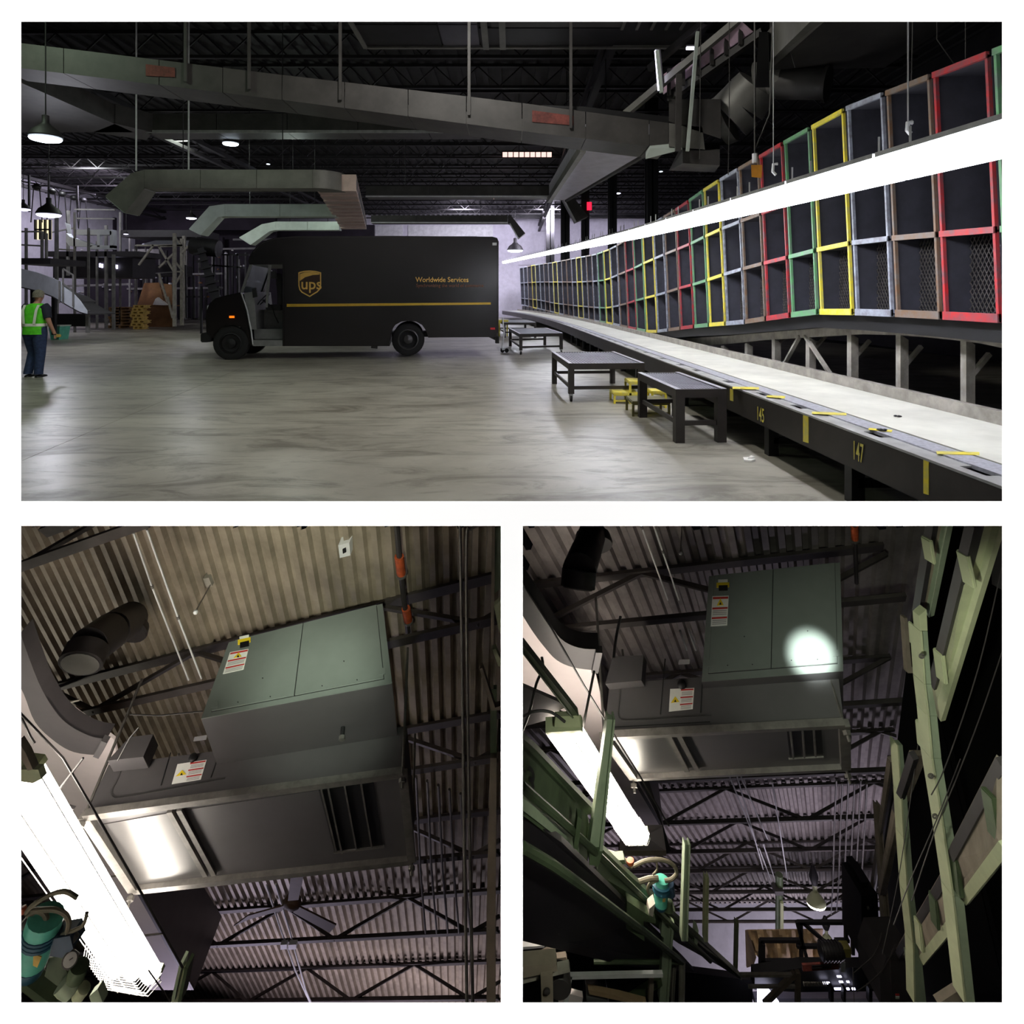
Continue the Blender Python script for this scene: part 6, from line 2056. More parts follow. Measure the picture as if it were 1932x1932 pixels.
# ================================================================ lower right room: conveyor, frames and posts
wr, q = white_duct(DR, [(981, 1150), (1030, 1222), (1122, 1262), (1150, 1385), (1200, 1468), (1252, 1560), (1172, 1560), (1068, 1345), (981, 1300)], .95, .7, 'white boarded duct behind the strip lamp in the lower right view')
MB().hexa([q[3], q[5], q[5] - V((.05, 0, 0)), q[3] - V((.05, 0, 0)), q[3] + DR.n * .7, q[5] + DR.n * .7, q[5] + DR.n * .7 - V((.05, 0, 0)), q[3] + DR.n * .7 - V((.05, 0, 0))]).build('side_board', M['elbow_dark'], wr)
PQ([(1206, 1468), (1222, 1466), (1266, 1605), (1258, 1612), (1250, 1560)], 8.6, .1).build('dark_edge', M['elbow_dark'], wr)
t = thing('duct_hood', 'pinkish pyramid hood at the lower end of the white duct', 'hood', P(1212, 1600, 8.2))
A = [(1172, 1560), (1250, 1560), (1257, 1606), (1169, 1606)]
c = P(1217, 1577, 8.0)
for i in range(3):
    a, b = P(*A[(i + 1) % 4], 8.3), P(*A[(i + 2) % 4], 8.3)
    MB().prism([c, a, b], V((0, .03, 0))).build('hood_face', M['pink_white'], t)
MB().prism([c, P(*A[0], 8.3), P(*A[1], 8.3)], V((0, .03, 0))).build('hood_face', M['pink_white'], t)
PQ([(1169, 1606), (1257, 1606), (1257, 1615), (1169, 1615)], 8.28, .1).build('hood_lip', M['beige'], t)

# ---- inclined green belt frame at the left
gf = thing('incline_conveyor', 'dark green inclined belt conveyor crossing the left of the lower right view', 'conveyor', P(1150, 1650, 4.5))
Ya, Yb, Yc_ = 3.0, 4.2, 8.0
PQ([(985, 1402), (1108, 1533), (1114, 1572), (1108, 1632), (985, 1537)], [Ya, 4.2, 4.2, 4.2, Ya], .06).build('side_plate', M['dark_green'], gf)
PQ([(985, 1392), (1012, 1416), (1124, 1532), (1108, 1538), (985, 1412)], [Ya, 3.2, 4.2, 4.2, Ya], .05).build('upper_flange', M['dark_green'], gf)
PQ([(985, 1505), (1100, 1592), (1100, 1616), (985, 1528)], [Ya - .05, 4.1, 4.1, Ya - .05], .03).build('lower_flange', M['pale_green'], gf)
for (px0, px1, y0, y1) in ((1038, 1046, 1560, 1490), (1090, 1098, 1600, 1540)):
    PQ([(px0, y1), (px1, y1 + 6), (px1 - 8, y0 + 4), (px0 - 8, y0)], 3.55, .06).build('stiffener', M['dark_green'], gf)
PQ([(1126, 1598), (1180, 1652), (1295, 1760), (1400, 1850), (1360, 1824), (1280, 1780), (1186, 1712), (1130, 1664)], [4.4, 5, 6.4, 8, 8, 6.6, 5.2, 4.4], .06).build('side_plate', M['dark_green'], gf)
PQ([(1126, 1592), (1180, 1644), (1395, 1838), (1400, 1846), (1180, 1656), (1126, 1604)], [4.3, 4.9, 8, 8, 4.9, 4.3], .05).build('upper_flange', M['dark_green'], gf)
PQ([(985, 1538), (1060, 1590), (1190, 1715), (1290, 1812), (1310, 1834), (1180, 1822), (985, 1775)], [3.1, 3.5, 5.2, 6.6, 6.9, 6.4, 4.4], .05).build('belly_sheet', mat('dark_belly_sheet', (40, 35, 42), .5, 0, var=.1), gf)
for pts, Ys, r_, m_ in (([(985, 1484), (1050, 1540), (1111, 1596), (1220, 1700), (1340, 1813)], [2.9, 3.3, 3.9, 5.2, 6.8], .022, 'dark_green'), ([(985, 1598), (1040, 1630), (1110, 1680), (1213, 1756), (1287, 1815)], [2.9, 3.2, 3.8, 4.9, 6], .026, 'dark_green'),
                        ([(1287, 1815), (1286, 1892)], [6, 6], .03, 'rail_post'), ([(1120, 1815), (1290, 1815)], [6, 6], .02, 'dark_green')):
    PT(pts, Ys, r_, 8).build('guard_pipe', M[m_], gf)
for (x, y, h_, Y) in ((1268, 1712, 52, 6.0), (1312, 1750, 46, 6.6), (1250, 1728, 42, 5.8)):
    PQ([(x, y), (x + 6, y + 5), (x + 3, y + h_), (x - 3, y + h_ - 5)], Y, .08).build('stiffener', M['pale_green'], gf)
for q in ([(1183, 1700), (1237, 1736), (1237, 1742), (1214, 1738), (1216, 1776), (1182, 1752)], [(1225, 1715), (1236, 1705), (1232, 1730), (1224, 1726)], [(1160, 1668), (1171, 1656), (1166, 1678), (1160, 1674)], [(1122, 1628), (1178, 1622), (1181, 1630), (1122, 1636)],
          [(1126, 1638), (1150, 1650), (1148, 1664), (1126, 1654)]):
    PQ(q, 4.9, .08).build('bracket_plate', M['rail_post'] if q[0][0] in (1225, 1160) else M['dark_green'], gf)
pl = Plane(P(985, 1402, Ya), P(1108, 1533, 4.2), P(985, 1537, Ya))
a, b, c = pl.pt(992, 1487, .006), pl.pt(1008, 1502, .006), pl.pt(994, 1447, .006)
MB().text('3', a, b - a, c - a, .15, .004, bold=.03, squeeze=2.4).build('stencil_number', M['black'], gf)
pl.plate([(987, 1449), (991, 1453), (991, 1458), (987, 1454)], .004, .002).build('stencil_dash', M['black'], gf)

# ---- posts of the left frame
def chan(name, label, pts, Y, m, cat='post', th=.08):
    """an open channel seen from its flange side: flange, web, flange"""
    (x0, y0), (x1, y1), (x2, y2), (x3, y3) = pts    # top-left, top-right, bottom-right, bottom-left
    t = thing(name, label, cat, P((x2 + x3) / 2, (y2 + y3) / 2, Y if not isinstance(Y, tuple) else Y[1]))
    Ya_, Yb_ = Y if isinstance(Y, tuple) else (Y, Y)

    def at(u, e):
        return (x0 + (x1 - x0) * u, y0 + (y1 - y0) * u) if e == 0 else (x3 + (x2 - x3) * u, y3 + (y2 - y3) * u)
    for (u0, u1, d, nm) in ((0, .22, 0, 'flange'), (.22, .78, .03, 'web'), (.78, 1, 0, 'flange')):
        PQ([at(u0, 0), at(u1, 0), at(u1, 1), at(u0, 1)], [Ya_ + d, Ya_ + d, Yb_ + d, Yb_ + d], th - d).build(nm, M[m], t)
    return t


t = chan('green_post', 'pale green channel post in front of the glaring strip lamp', [(1146, 1357), (1161, 1358), (1137, 1606), (1111, 1606)], 4.0, 'pale_green')
PQ([(1112, 1606), (1137, 1606), (1130, 1634), (1112, 1632)], 4.0, .08).build('foot', M['dark_green'], t)
chan('green_post', 'second pale green post standing beyond the teal filter', [(1292, 1594), (1303, 1594), (1298, 1776), (1286, 1776)], 5.6, 'pale_green')
chan('green_post', 'third thinner pale post, right of the hoses', [(1331, 1657), (1338, 1657), (1336, 1778), (1329, 1778)], 6.6, 'pale_board')
chan('green_post', 'fourth thinnest pale post beside the tan tarpaulin', [(1389, 1741), (1394, 1741), (1392, 1832), (1387, 1832)], 8.5, 'pale_board')
chan('support_post', 'broad pale green leg carrying the incline frame', [(1254, 1740), (1272, 1742), (1262, 1892), (1244, 1892)], 5.9, 'pale_green')
chan('support_post', 'narrow pale leg right beside the broad pale green leg', [(1270, 1826), (1276, 1826), (1272, 1892), (1266, 1892)], 6.3, 'rail_post')
tag(PQ([(1248, 1848), (1250, 1860), (1190, 1896), (1172, 1896)], 5.8, .06).build('diagonal_strut', M['dark_green']), 'dark green diagonal strut left of the broad green leg', 'strut')
chan('upper_channel', 'dark green channel slanting in from the left edge above the strip lamp', [(980, 1226), (988, 1218), (1092, 1350), (1080, 1356)], (3.4, 4.2), 'dark_green', 'channel')
tag(PT([(984, 1098), (1040, 1184), (1100, 1290), (1162, 1392), (1206, 1462), (1262, 1558)], [4.2, 4.3, 4.5, 4.7, 4.9, 5.2], .007, 5).build('tie_cable', M['pipe_dark']), 'long dark tie cable running down past the left end of the lower right unit', 'cable')
for k, (pts, lab) in enumerate((([(1121, 1266), (1100, 1372)], 'short dark cable from the elbow duct to the lamp in the lower right view'), ([(1022, 1240), (1024, 1262), (1012, 1290), (1000, 1340), (986, 1378)], 'curved dark cable at the left edge of the lower right view'),
                                ([(984, 1354), (1010, 1342), (1040, 1344), (1066, 1362)], 'grey cable looping to the lamp end cap'), ([(1171, 1163), (1163, 1200), (1158, 1240)], 'thin rod above the junction casing of the lower right unit'))):
    tag(PT(smooth_path(pts, 4), 3.9 if k else 4.3, .009, 5).build('cable', M['pipe_dark']), lab, 'cable')
tag(PQ([(984, 1294), (1072, 1332), (1056, 1340), (1056, 1352), (984, 1372)], 4.4, .04).build('dark_cover', M['elbow_dark']), 'dark cover plate below the white duct at the left edge', 'cover')
tag(PQ([(1048, 1352), (1092, 1350), (1096, 1372), (1046, 1372)], 4.2, .05).build('lamp_cap_box', M['pale_board']), 'scuffed pale box over the upper end of the guarded lamp', 'box')

# ---- teal air filter with hoses
f2 = thing('air_filter', 'teal air filter with looping hoses below the white duct hood', 'air filter', P(1246, 1712, 5.2))
FY2 = 5.2
cyl((1249, 1658), (1248, 1668), .055, .055, FY2, 'cap', 'teal', f2)
L_ = (P(1248, 1667, FY2) - P(1248, 1681, FY2)).length
cyl((1248, 1667), (1248, 1681), .07, .07, FY2, 'ribbed_collar', 'teal_dark', f2, [(.06, 0), (.074, .003), (.074, L_ * .3), (.066, L_ * .4), (.072, L_ * .55), (.072, L_ * .9), (.06, L_)])
cyl((1247.5, 1680), (1246.5, 1707), .056, .054, FY2, 'bowl', 'teal', f2)
cyl((1246.5, 1706), (1246, 1714), .05, .04, FY2, 'bottom_cap', 'teal_dark', f2)
cyl((1262, 1666), (1266, 1690), .04, .035, FY2, 'regulator', 'blue_dark', f2)
cyl((1262, 1700), (1262, 1718), .03, .036, FY2, 'valve', 'dark_green', f2)
PQ([(1251, 1694), (1256, 1694), (1255, 1702), (1250, 1702)], FY2 - .06, .004).build('bowl_tag', M['pale_yellow'], f2)
for pts, r_ in (([(1196, 1634), (1218, 1624), (1246, 1622), (1268, 1630), (1277, 1646), (1268, 1658), (1254, 1662)], .016), ([(1190, 1668), (1210, 1662), (1228, 1657), (1242, 1657)], .02), ([(1240, 1660), (1226, 1668), (1222, 1680), (1228, 1690)], .013), ([(1140, 1606), (1162, 1612), (1178, 1622), (1192, 1636)], .016), ([(1238, 1622), (1240, 1640), (1232, 1650)], .008)):
    PT(smooth_path(pts, 5), FY2 - .02, r_, 8).build('hose', M['hose'], f2)
cyl((1189, 1622), (1190, 1630), .03, .026, FY2 - .1, 'red_button', 'orange', f2)

# ---- lower left machine parts
t = thing('roller_frame', 'pale roller frame with a bolted leg at the lower left corner of the right view', 'frame', P(1032, 1890, 3.4))
PQ([(984, 1824), (1050, 1818), (1052, 1832), (984, 1846)], 3.4, .08).build('side_beam', M['beige'], t)
PQ([(984, 1847), (1048, 1834), (1074, 1828), (1076, 1834), (984, 1857)], 3.46, .05).build('lower_flange', M['rail_post'], t)
PQ([(1020, 1842), (1043, 1838), (1044, 1894), (1022, 1894)], 3.38, .08).build('leg', M['beige'], t)
bp = P(1032, 1868, 3.36)
MB().lathe(bp, (0, -1, 0), [(.016, 0), (.016, .012), (.008, .016), (.001, .017)], 10).build('bolt', M['pipe_dark'], t)
MB().lathe(P(1056, 1868, 3.6), (0, 1, 0), [(.06, 0), (.068, .01), (.068, .1), (.06, .11)], 16).build('roller', M['pipe_dark'], t)
t = thing('white_tube_frame', 'white square tube frame standing at the bottom of the lower right view', 'frame', P(1070, 1890, 5.0))
MB().beam(P(1075, 1841, 5), P(1250, 1837, 5), .03, .03).build('top_bar', M['white_steel'], t)
MB().beam(P(1075, 1839, 5), P(1067, 1894, 5), .036, .03, up=(0, 1, 0)).build('leg', M['white_steel'], t)
for k, (q, m_, lab) in enumerate((([(984, 1787), (1026, 1784), (1027, 1788), (984, 1792)], 'white_steel', 'narrow white strip, a painted slit of light, at the lower left edge of the right view'),  # white strip put in for a piece of lit roof light
                                  ([(1002, 1813), (1044, 1791), (1047, 1793), (1006, 1815)], 'beige', 'slanting grey bar above the roller frame'),
                                  ([(1003, 1815), (1068, 1806), (1070, 1812), (1003, 1817)], 'beige', 'level grey bar above the roller frame'),
                                  ([(1110, 1868), (1170, 1880), (1220, 1893), (1200, 1895), (1112, 1876)], 'tarp', 'pale board lying low below the incline frame'),
                                  ([(1056, 1880), (1070, 1874), (1100, 1882), (1098, 1894), (1054, 1894)], 'pink_white', 'white lit patch of sheet behind the white tube frame'),
                                  ([(1226, 1850), (1234, 1850), (1232, 1894), (1224, 1894)], 'beige', 'short grey upright before the broad green leg'))):
    tag(PQ(q, 5.4, .05).build('loose_strip' if k < 3 else 'loose_board', M[m_]), lab, 'bar' if k < 3 else 'board')
tag(MB().lathe(P(1100, 1880, 5.6), (1, 0, 0), [(.05, 0), (.12, .02), (.13, .12), (.12, .2), (.05, .22)], 14).build('motor', M['black']), 'black motor drum at the bottom left of the right view', 'motor')
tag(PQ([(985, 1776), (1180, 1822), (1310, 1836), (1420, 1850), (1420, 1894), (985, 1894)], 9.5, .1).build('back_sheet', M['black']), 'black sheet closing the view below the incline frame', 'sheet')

# ---- frames, tarpaulin and machines at the bottom centre
t = thing('tarpaulin', 'tan tarpaulin hung in folds at the bottom centre of the lower right view', 'tarpaulin', P(1480, 1825, 10.5))
rows = []
for i in range(9):
    v = i / 8
    row = []
    for j in range(25):
        u = j / 24
        x_ = 1410 + 143 * u - (14 * v * (1 - u)) * -1 - 6 * v * u
        yt = 1756 - 2 * u
        yb = interp(u, [0, .12, .45, .75, 1], [1800, 1812, 1827, 1818, 1806])
        Y = 10.5 + .10 * math.sin(u * 19 + v * 4) * (.25 + v) + .06 * math.sin(u * 41 - v * 6)
        row.append(P(x_, yt + (yb - yt) * v + 1.2 * math.sin(u * 13) * v, Y))
    rows.append(row)
MB().grid(rows, True, V((0, .02, 0))).build('cloth', M['tarp'], t)
PQ([(1407, 1758), (1412, 1757), (1427, 1806), (1422, 1822), (1409, 1826)], [10.6, 10.5, 10.4, 10.6, 10.8], .03).build('side_fold', M['tarp'], t)
t = thing('black_frame', 'black square frame standing before the tan tarpaulin', 'frame', P(1470, 1815, 9.4))
for (p, q_) in (((1434, 1774), (1509, 1774)), ((1435, 1813), (1509, 1813)), ((1435, 1773), (1434, 1850)), ((1440, 1780), (1440, 1840)), ((1511, 1738), (1512, 1836)), ((1503, 1785), (1548, 1785)), ((1505, 1740), (1610, 1740)), ((1596, 1740), (1596, 1786)), ((1514, 1740), (1560, 1780)), ((1503, 1738), (1524, 1815)), ((1575, 1774), (1602, 1774)), ((1609, 1740), (1609, 1800))):
    MB().beam(P(*p, 9.4), P(*q_, 9.4), .045, .045, up=(0, 1, 0)).build('bar', M['black'], t)
t = thing('pale_brace_frame', 'pale braced frame with a diagonal at the bottom centre of the right view', 'frame', P(1505, 1890, 8))
for (p, q_, w_) in (((1393, 1839), (1500, 1839), .035), ((1412, 1861), (1500, 1861), .03), ((1505, 1833), (1505, 1894), .055), ((1500, 1836), (1442, 1894), .055)):
    MB().beam(P(*p, 8), P(*q_, 8), w_, w_, up=(0, 1, 0)).build('bar', M['rail_post'] if w_ < .05 else M['beige'], t)
t = thing('drive_motor', 'dark finned drive motor with a yellowish end beside the tarpaulin', 'motor', P(1570, 1806, 8.8))
MB().lathe(P(1545, 1794, 8.8), V((1, 0, -.02)), [(.06, 0), (.10, .02), (.105, .06), (.105, .28), (.09, .32), (.05, .33)], 16).build('motor_body', M['dark'], t)
for k in range(6):
    MB().lathe(P(1549 + k * 6, 1794, 8.8), V((1, 0, -.02)), [(.09, 0), (.118, .002), (.118, .012), (.09, .014)], 16).build('fin', M['dark'], t)
PQ([(1590, 1791), (1606, 1791), (1606, 1807), (1590, 1806)], 8.75, .12).build('gear_case', M['olive'], t)
t = thing('brown_sign', 'dim brown lettered board below the drive motor', 'sign', P(1548, 1831, 8.9))
PQ([(1514, 1821), (1582, 1817), (1583, 1829), (1515, 1833)], 8.9, .03).build('board', M['rust'], t)
for yy in (1821.5, 1826):
    PQ([(1532, yy + 1), (1568, yy - 1), (1568, yy + .8), (1532, yy + 2.8)], 8.88, .01).build('dim_letter_band', M['dark'], t)
tag(PQ([(1587, 1816), (1595, 1816), (1595, 1834), (1587, 1834)], 8.9, .02).build('white_plate', M['white_steel']), 'small white plate right of the dim brown board', 'plate')
t = thing('dark_conveyor_deck', 'dark conveyor deck with slits of light at the bottom of the right view', 'conveyor', P(1560, 1860, 9))
PQ([(1424, 1840), (1514, 1826), (1660, 1826), (1664, 1850), (1664, 1870), (1510, 1872), (1424, 1868)], 9.2, .15).build('deck_side', M['black'], t)
PQ([(1424, 1884), (1660, 1884), (1660, 1896), (1424, 1896)], 9.6, .1).build('lower_panel', M['lav_wall'], t)
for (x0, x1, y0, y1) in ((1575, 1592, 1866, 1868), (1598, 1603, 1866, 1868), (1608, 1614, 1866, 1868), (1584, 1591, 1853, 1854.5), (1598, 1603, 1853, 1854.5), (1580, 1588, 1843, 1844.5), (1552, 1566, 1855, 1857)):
    PQ([(x0, y0), (x1, y0), (x1, y1), (x0, y1)], 9.15, .02).build('light_slit', M['far_glow'], t)
for k in range(14):
    PQ([(1516 + k * 3.2, 1855), (1518 + k * 3.2, 1855), (1519 + k * 3.2, 1861), (1517 + k * 3.2, 1861)], 9.12, .02).build('roller_slot', M['rail_post'], t)
PQ([(1430, 1870), (1452, 1870), (1470, 1892), (1430, 1894)], 9.1, .03).build('glowing_sheet', M['far_glow'], t)  # sheet given its own glow to look lit
for (px, w_) in ((1568, 5), (1592, 4), (1640, 6)):
    PQ([(px, 1866), (px + w_, 1866), (px + w_, 1894), (px, 1894)], 9.0, .08).build('leg', M['black'], t)
t = thing('round_column', 'dark round column with a lit yellowish edge behind the tarpaulin', 'column', DR.ab(.0, 20.8, 3))
a, b = P(1470, 1650, 13.2), P(1470, 1762, 13.2)
MB().tube([a, b], .075, 14).build('shaft', M['dark_green'], t)
MB().tube([P(1475, 1702, 13.1), P(1475, 1758, 13.1)], .035, 10).build('lit_edge', M['pale_board'], t)  # lamplight on the column edge, built as a pale strip
PQ([(1462, 1682), (1479, 1682), (1478, 1690), (1463, 1690)], 13.05, .2).build('clamp', M['pipe_dark'], t)

# high bay lamps of the lower right room
def bay2(label, px, py, h, r):
    p = DR.pt(px, py, h)
    t = thing('high_bay_lamp', label, 'lamp', p, 'high bay lamps of the lower right room')
    up = V((.0, .25, 1)).normalized()
    MB().lathe(p, up, [(r, 0), (r * 1.02, .02), (r * .8, r * .5), (r * .45, r * .9), (r * .25, r * 1.05), (r * .25, r * 1.7), (.02, r * 1.75)], 18).build('reflector', M['pale_board'], t)
    MB().lathe(p - up * .01, -up, [(r * .97, 0), (r * .9, r * .15), (r * .5, r * .3), (.01, r * .34)], 18).build('lens', M['tube2'], t)
    MB().tube([p + up * r * 1.7, p + up * r * 2.5, p + up * r * 3.6], [.05, .09, .03], 8).build('ballast', M['dark'], t)
    d = light('POINT', p - up * (r * .6), None, 9, (1, .93, .74), shadow_soft_size=r * .5)
    return t


bay2('bright warm high bay lamp right of the round column', 1540, 1704, 1.3, .17)
bay2('small warm lamp lower down, just above the tarpaulin', 1561, 1776, 1.6, .12)

# ---- right hand side: dark panel, chute boards and posts
tag(PQ([(1783, 975), (1912, 975), (1912, 1896), (1700, 1896), (1664, 1700), (1700, 1440), (1738, 1160)], [5.0, 5.0, 5.6, 9.5, 9.5, 8, 5.4], .1).build('dark_panel', M['void']), 'broad black panel standing for the dark behind the chute boards on the right', 'casing')  # black panel put in to keep the region behind the boards dark
t = thing('tall_cabinet', 'tall black cabinet left of the dark posts on the right', 'cabinet', P(1642, 1808, 8.4))
PQ([(1625, 1690), (1656, 1688), (1660, 1808), (1626, 1812)], 8.4, .5).build('body', M['black'], t)
PQ([(1626, 1665), (1638, 1664), (1640, 1690), (1626, 1690)], 8.5, .4).build('upper_box', M['black'], t)
MB().ball(P(1638, 1713, 8.36), .02, 8).build('lock_knob', M['strut'], t)
t = thing('control_box', 'dark grey control box with a small coloured label at the bottom right', 'cabinet', P(1690, 1890, 6.2))
PQ([(1672, 1806), (1724, 1804), (1726, 1896), (1662, 1896), (1660, 1846)], 6.2, .4).build('body', M['elbow_dark'], t)
PQ([(1680, 1806), (1724, 1804), (1726, 1896), (1684, 1896)], 6.18, .02).build('door', M['pipe_dark'], t)
for (y0, m_) in ((1876, 'sticker_red'), (1879, 'sticker'), (1882, 'pale_green')):
    PQ([(1690, y0), (1697, y0), (1697, y0 + 3), (1690, y0 + 3)], 6.165, .006).build('label_strip', M[m_], t)


def chute_board(label, pts, Ys, m, edge, lip):
    t = thing('chute_board', label, 'board', P(*pts[2], Ys[2]))
    PQ(pts, Ys, .05).build('board_face', M[m], t)
    n = len(pts)
    for (i, j, w_, mm, nm) in edge:
        a, b = P(*pts[i], Ys[i] - .01), P(*pts[j], Ys[j] - .01)
        MB().beam(a, b, w_, .05, up=(0, 1, 0)).build(nm, M[mm], t)
    return t


chute_board('pale upper chute board at the top, leftmost of the slanting boards on the right', [(1759, 984), (1786, 984), (1752, 1156), (1730, 1160)], [3.4, 3.4, 4.0, 4.0], 'beige', [(1, 2, .035, 'pale_green', 'bright_edge'), (0, 3, .03, 'elbow_dark', 'dark_edge')], 0)
chute_board('long bright pale yellow chute board at the upper right', [(1840, 984), (1884, 984), (1774, 1352), (1764, 1292)], [2.9, 2.9, 3.9, 3.9], 'pale_board', [(0, 3, .05, 'elbow_dark', 'dark_edge'), (1, 2, .03, 'pale_board', 'lower_lip')], 0)
chute_board('grey-beige chute board at the lower right edge', [(1896, 1438), (1896, 1598), (1819, 1697), (1797, 1622)], [2.9, 2.9, 3.75, 3.75], 'beige', [(0, 3, .05, 'elbow_dark', 'dark_edge'), (1, 2, .02, 'pale_board', 'lower_lip')], 0)
chute_board('grey chute board between the two green posts', [(1790, 1652), (1808, 1728), (1740, 1812), (1732, 1745)], [3.9, 3.9, 4.9, 4.9], 'beige', [(0, 3, .05, 'elbow_dark', 'dark_edge'), (1, 2, .02, 'pale_board', 'lower_lip')], 0)
chute_board('small far end of the chute board left of the nearer green post', [(1722, 1758), (1730, 1806), (1703, 1808), (1696, 1801)], [5.1, 5.1, 6, 6], 'beige', [(0, 3, .04, 'elbow_dark', 'dark_edge')], 0)
chute_board('dim brownish chute board running down left of the posts', [(1724, 1425), (1750, 1425), (1706, 1532), (1672, 1688), (1660, 1690), (1690, 1530)], [4.4, 4.4, 5.2, 7, 7, 5.2], 'beige', [(0, 5, .04, 'elbow_dark', 'dark_edge')], 0)
chute_board('dim far brown board under the dark panel on the right', [(1680, 1432), (1694, 1432), (1662, 1640), (1650, 1700), (1642, 1700)], [6, 6, 8, 9, 9], 'joist_b', [(0, 4, .03, 'beige', 'pale_edge')], 0)
t = thing('tall_green_post', 'tall pale green post rising in front of the boards on the right', 'post', P(1828, 1890, 3.7))
PQ([(1734, 1162), (1748, 1150), (1750, 1190), (1736, 1190)], 3.7, .06).build('mitred_head', M['pale_board'], t)
prevs = [((1736, 1190), (1750, 1190)), ((1743, 1290), (1757, 1290)), ((1750, 1350), (1768, 1350)), ((1757, 1430), (1776, 1430)), ((1778, 1560), (1797, 1560)), ((1797, 1690), (1818, 1690)), ((1820, 1894), (1840, 1894))]
for (l0, r0_), (l1, r1_) in zip(prevs, prevs[1:]):
    PQ([(l0[0], l0[1] + 1), (l0[0] + 4, l0[1] + 1), (l1[0] + 4, l1[1]), l1], 3.7, .10).build('flange', M['pale_board'], t)
    PQ([(l0[0] + 4, l0[1] + 1), (r0_[0], r0_[1] + 1), r1_, (l1[0] + 4, l1[1])], 3.73, .06).build('web', M['pale_green'], t)
t = thing('tall_green_post', 'second tall pale green post, left of the nearer one', 'post', P(1735, 1890, 4.9))
prevs = [((1693, 1405), (1703, 1405)), ((1700, 1500), (1711, 1500)), ((1704, 1580), (1717, 1580)), ((1712, 1690), (1725, 1690)), ((1722, 1780), (1736, 1780)), ((1725, 1894), (1748, 1894))]
for (l0, r0_), (l1, r1_) in zip(prevs, prevs[1:]):
    PQ([(l0[0], l0[1] + 1), (l0[0] + 3, l0[1] + 1), (l1[0] + 3, l1[1]), l1], 4.9, .10).build('flange', M['pale_board'], t)
    PQ([(l0[0] + 3, l0[1] + 1), (r0_[0], r0_[1] + 1), r1_, (l1[0] + 3, l1[1])], 4.93, .06).build('web', M['pale_green'], t)
PQ([(1716, 1806), (1724, 1806), (1738, 1894), (1728, 1894)], 5.2, .08).build('rear_leg', M['pale_green'], t)
chan('dark_post', 'dim dark post left of the green posts at the lower right', [(1654, 1520), (1662, 1520), (1692, 1892), (1678, 1892)], 7.2, 'beige')
tag(PQ([(1770, 1894), (1820, 1862), (1822, 1894)], 3.9, .05).build('corner_board', M['beige']), 'grey triangular board at the bottom right corner', 'board')
for k, (q, lab) in enumerate((([(1754, 1021), (1761, 1019), (1768, 1065), (1762, 1067)], 'pale hanging block on the top left chute board'), ([(1824, 1049), (1832, 1047), (1846, 1110), (1838, 1113)], 'large pale hanging block on the bright yellow chute board'),
                              ([(1776, 1236), (1784, 1235), (1791, 1292), (1783, 1293)], 'pale hanging block lower on the bright yellow chute board'), ([(1727, 1183), (1731, 1182), (1734, 1224), (1730, 1225)], 'small grey block left of the tall post head'),
                              ([(1741, 1372), (1747, 1371), (1752, 1418), (1745, 1420)], 'pale block beside the tall post below the yellow board'), ([(1872, 1507), (1884, 1507), (1891, 1588), (1886, 1596)], 'dark green block on the board at the right edge'),
                              ([(1804, 1625), (1812, 1624), (1821, 1697), (1812, 1697)], 'green block under the right edge board beside the tall post'), ([(1735, 1745), (1741, 1746), (1747, 1798), (1740, 1800)], 'pale block between the two green posts'),
                              ([(1765, 1700), (1771, 1698), (1776, 1756), (1770, 1758)], 'grey-green block on the board between the posts'))):
    Y = [3.35, 3.0, 3.6, 4.0, 3.9, 2.95, 3.65, 4.7, 4.2][k]
    tag(PQ(q, Y, .08).build('hanging_block', M['pale_board'] if k not in (5, 6, 8) else M['dark_green'], None, bevel=.006), lab, 'block')
tag(PQ([(1706, 1166), (1712, 1166), (1720, 1258), (1727, 1264), (1726, 1270), (1713, 1270)], 4.6, .05).build('angle_arm', M['beige']), 'dim grey L-shaped arm hanging left of the tall post', 'arm')
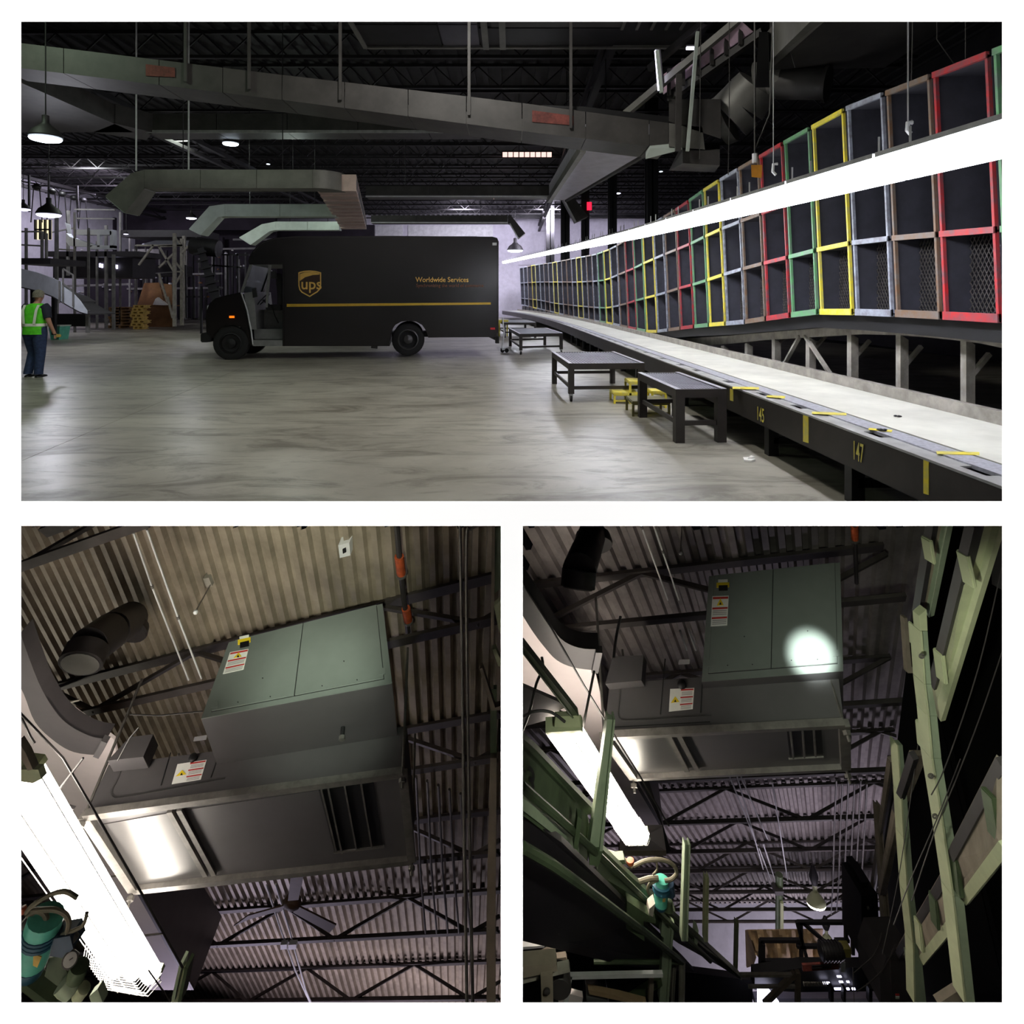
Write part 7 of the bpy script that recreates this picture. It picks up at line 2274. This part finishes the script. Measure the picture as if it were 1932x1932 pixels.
for k, (pts, Y, lab) in enumerate((([(1892, 1062), (1846, 1260), (1786, 1440), (1757, 1500)], 3.2, 'thin pale cable over the black panel at the upper right'), ([(1892, 1226), (1850, 1350), (1804, 1470), (1766, 1562), (1720, 1700)], 3.3, 'thin cable crossing the tall green post'),
                                   ([(1746, 1225), (1742, 1300), (1730, 1420), (1698, 1640), (1665, 1800)], 4.5, 'dark cable hanging beside the tall post head'), ([(1812, 1432), (1770, 1540), (1718, 1660), (1686, 1745)], 3.6, 'dark cable running behind the lower tall post'),
                                   ([(1664, 1760), (1650, 1800), (1620, 1828), (1610, 1836)], 6.0, 'curved dark cable above the control box'), ([(1690, 1782), (1665, 1830), (1630, 1862), (1616, 1870)], 6.0, 'second curved dark cable above the control box'),
                                   ([(1609, 1826), (1612, 1896)], 8.0, 'thin pale rod standing at the bottom of the right view'))):
    tag(PT(smooth_path(pts, 4), Y, .0028 if k < 4 else .006, 5).build('cable', M['rail_post'] if k == 6 else M['pipe_dark']), lab, 'cable')
tag(MB().tube([P(1739 + 4 * math.cos(a_ * .7), 1238 + 3.4 * math.sin(a_ * .7), 3.6) for a_ in range(9)], .006, 6, closed=True).build('eye_ring', M['strut']), 'small round eye ring beside the tall post', 'ring')
for k, (x_, y_, lab) in enumerate(((1756, 1464, 'upper ring on the tall green post'), (1764, 1540, 'lower ring on the tall green post'))):
    tag(MB().tube([P(x_ + 4 * math.cos(a_ * .7), y_ + 3.4 * math.sin(a_ * .7), 3.6) for a_ in range(9)], .006, 6, closed=True).build('eye_ring', M['strut']), lab, 'ring')

# ---- added fill lights of the lower rooms, without lamp bodies
light('AREA', DL.ab(-3.5, 13, 4.5), DL.ab(-1.5, 11.8, 0), 95, (.86, .76, 1), shape='DISK', spread=1.9, size=1.2)
light('AREA', DL.ab(-7.5, 3.5, 4.0), DL.ab(-5, 2.6, 0), 30, (1, .93, .78), shape='DISK', spread=1.9, size=1.2)
light('AREA', DL.ab(1.5, 14.5, 4.0), DL.ab(1.8, 14.0, 0), 60, (.95, .85, 1), shape='DISK', spread=1.9, size=1.0)
light('SPOT', P(1470, 1415, 7.2), P(1480, 1790, 10.5), 420, (1, .92, .80), spot_size=.5, spot_blend=1.0, shadow_soft_size=.1)  # added spot hidden behind the air handler to brighten the tarpaulin
light('AREA', DR.ab(.5, 12, 4.5), DR.ab(.8, 10.5, 0), 60, (.92, .82, 1), shape='DISK', spread=1.9, size=1.0)
light('AREA', DR.ab(-5, 14, 4.5), DR.ab(-4.2, 13, 0), 75, (.92, .82, 1), shape='DISK', spread=1.9, size=1.0)
light('AREA', DR.ab(-1, 20.5, 5.0), DR.ab(-1, 22, 0.5), 110, (.95, .88, 1), shape='DISK', spread=1.9, size=1.0)
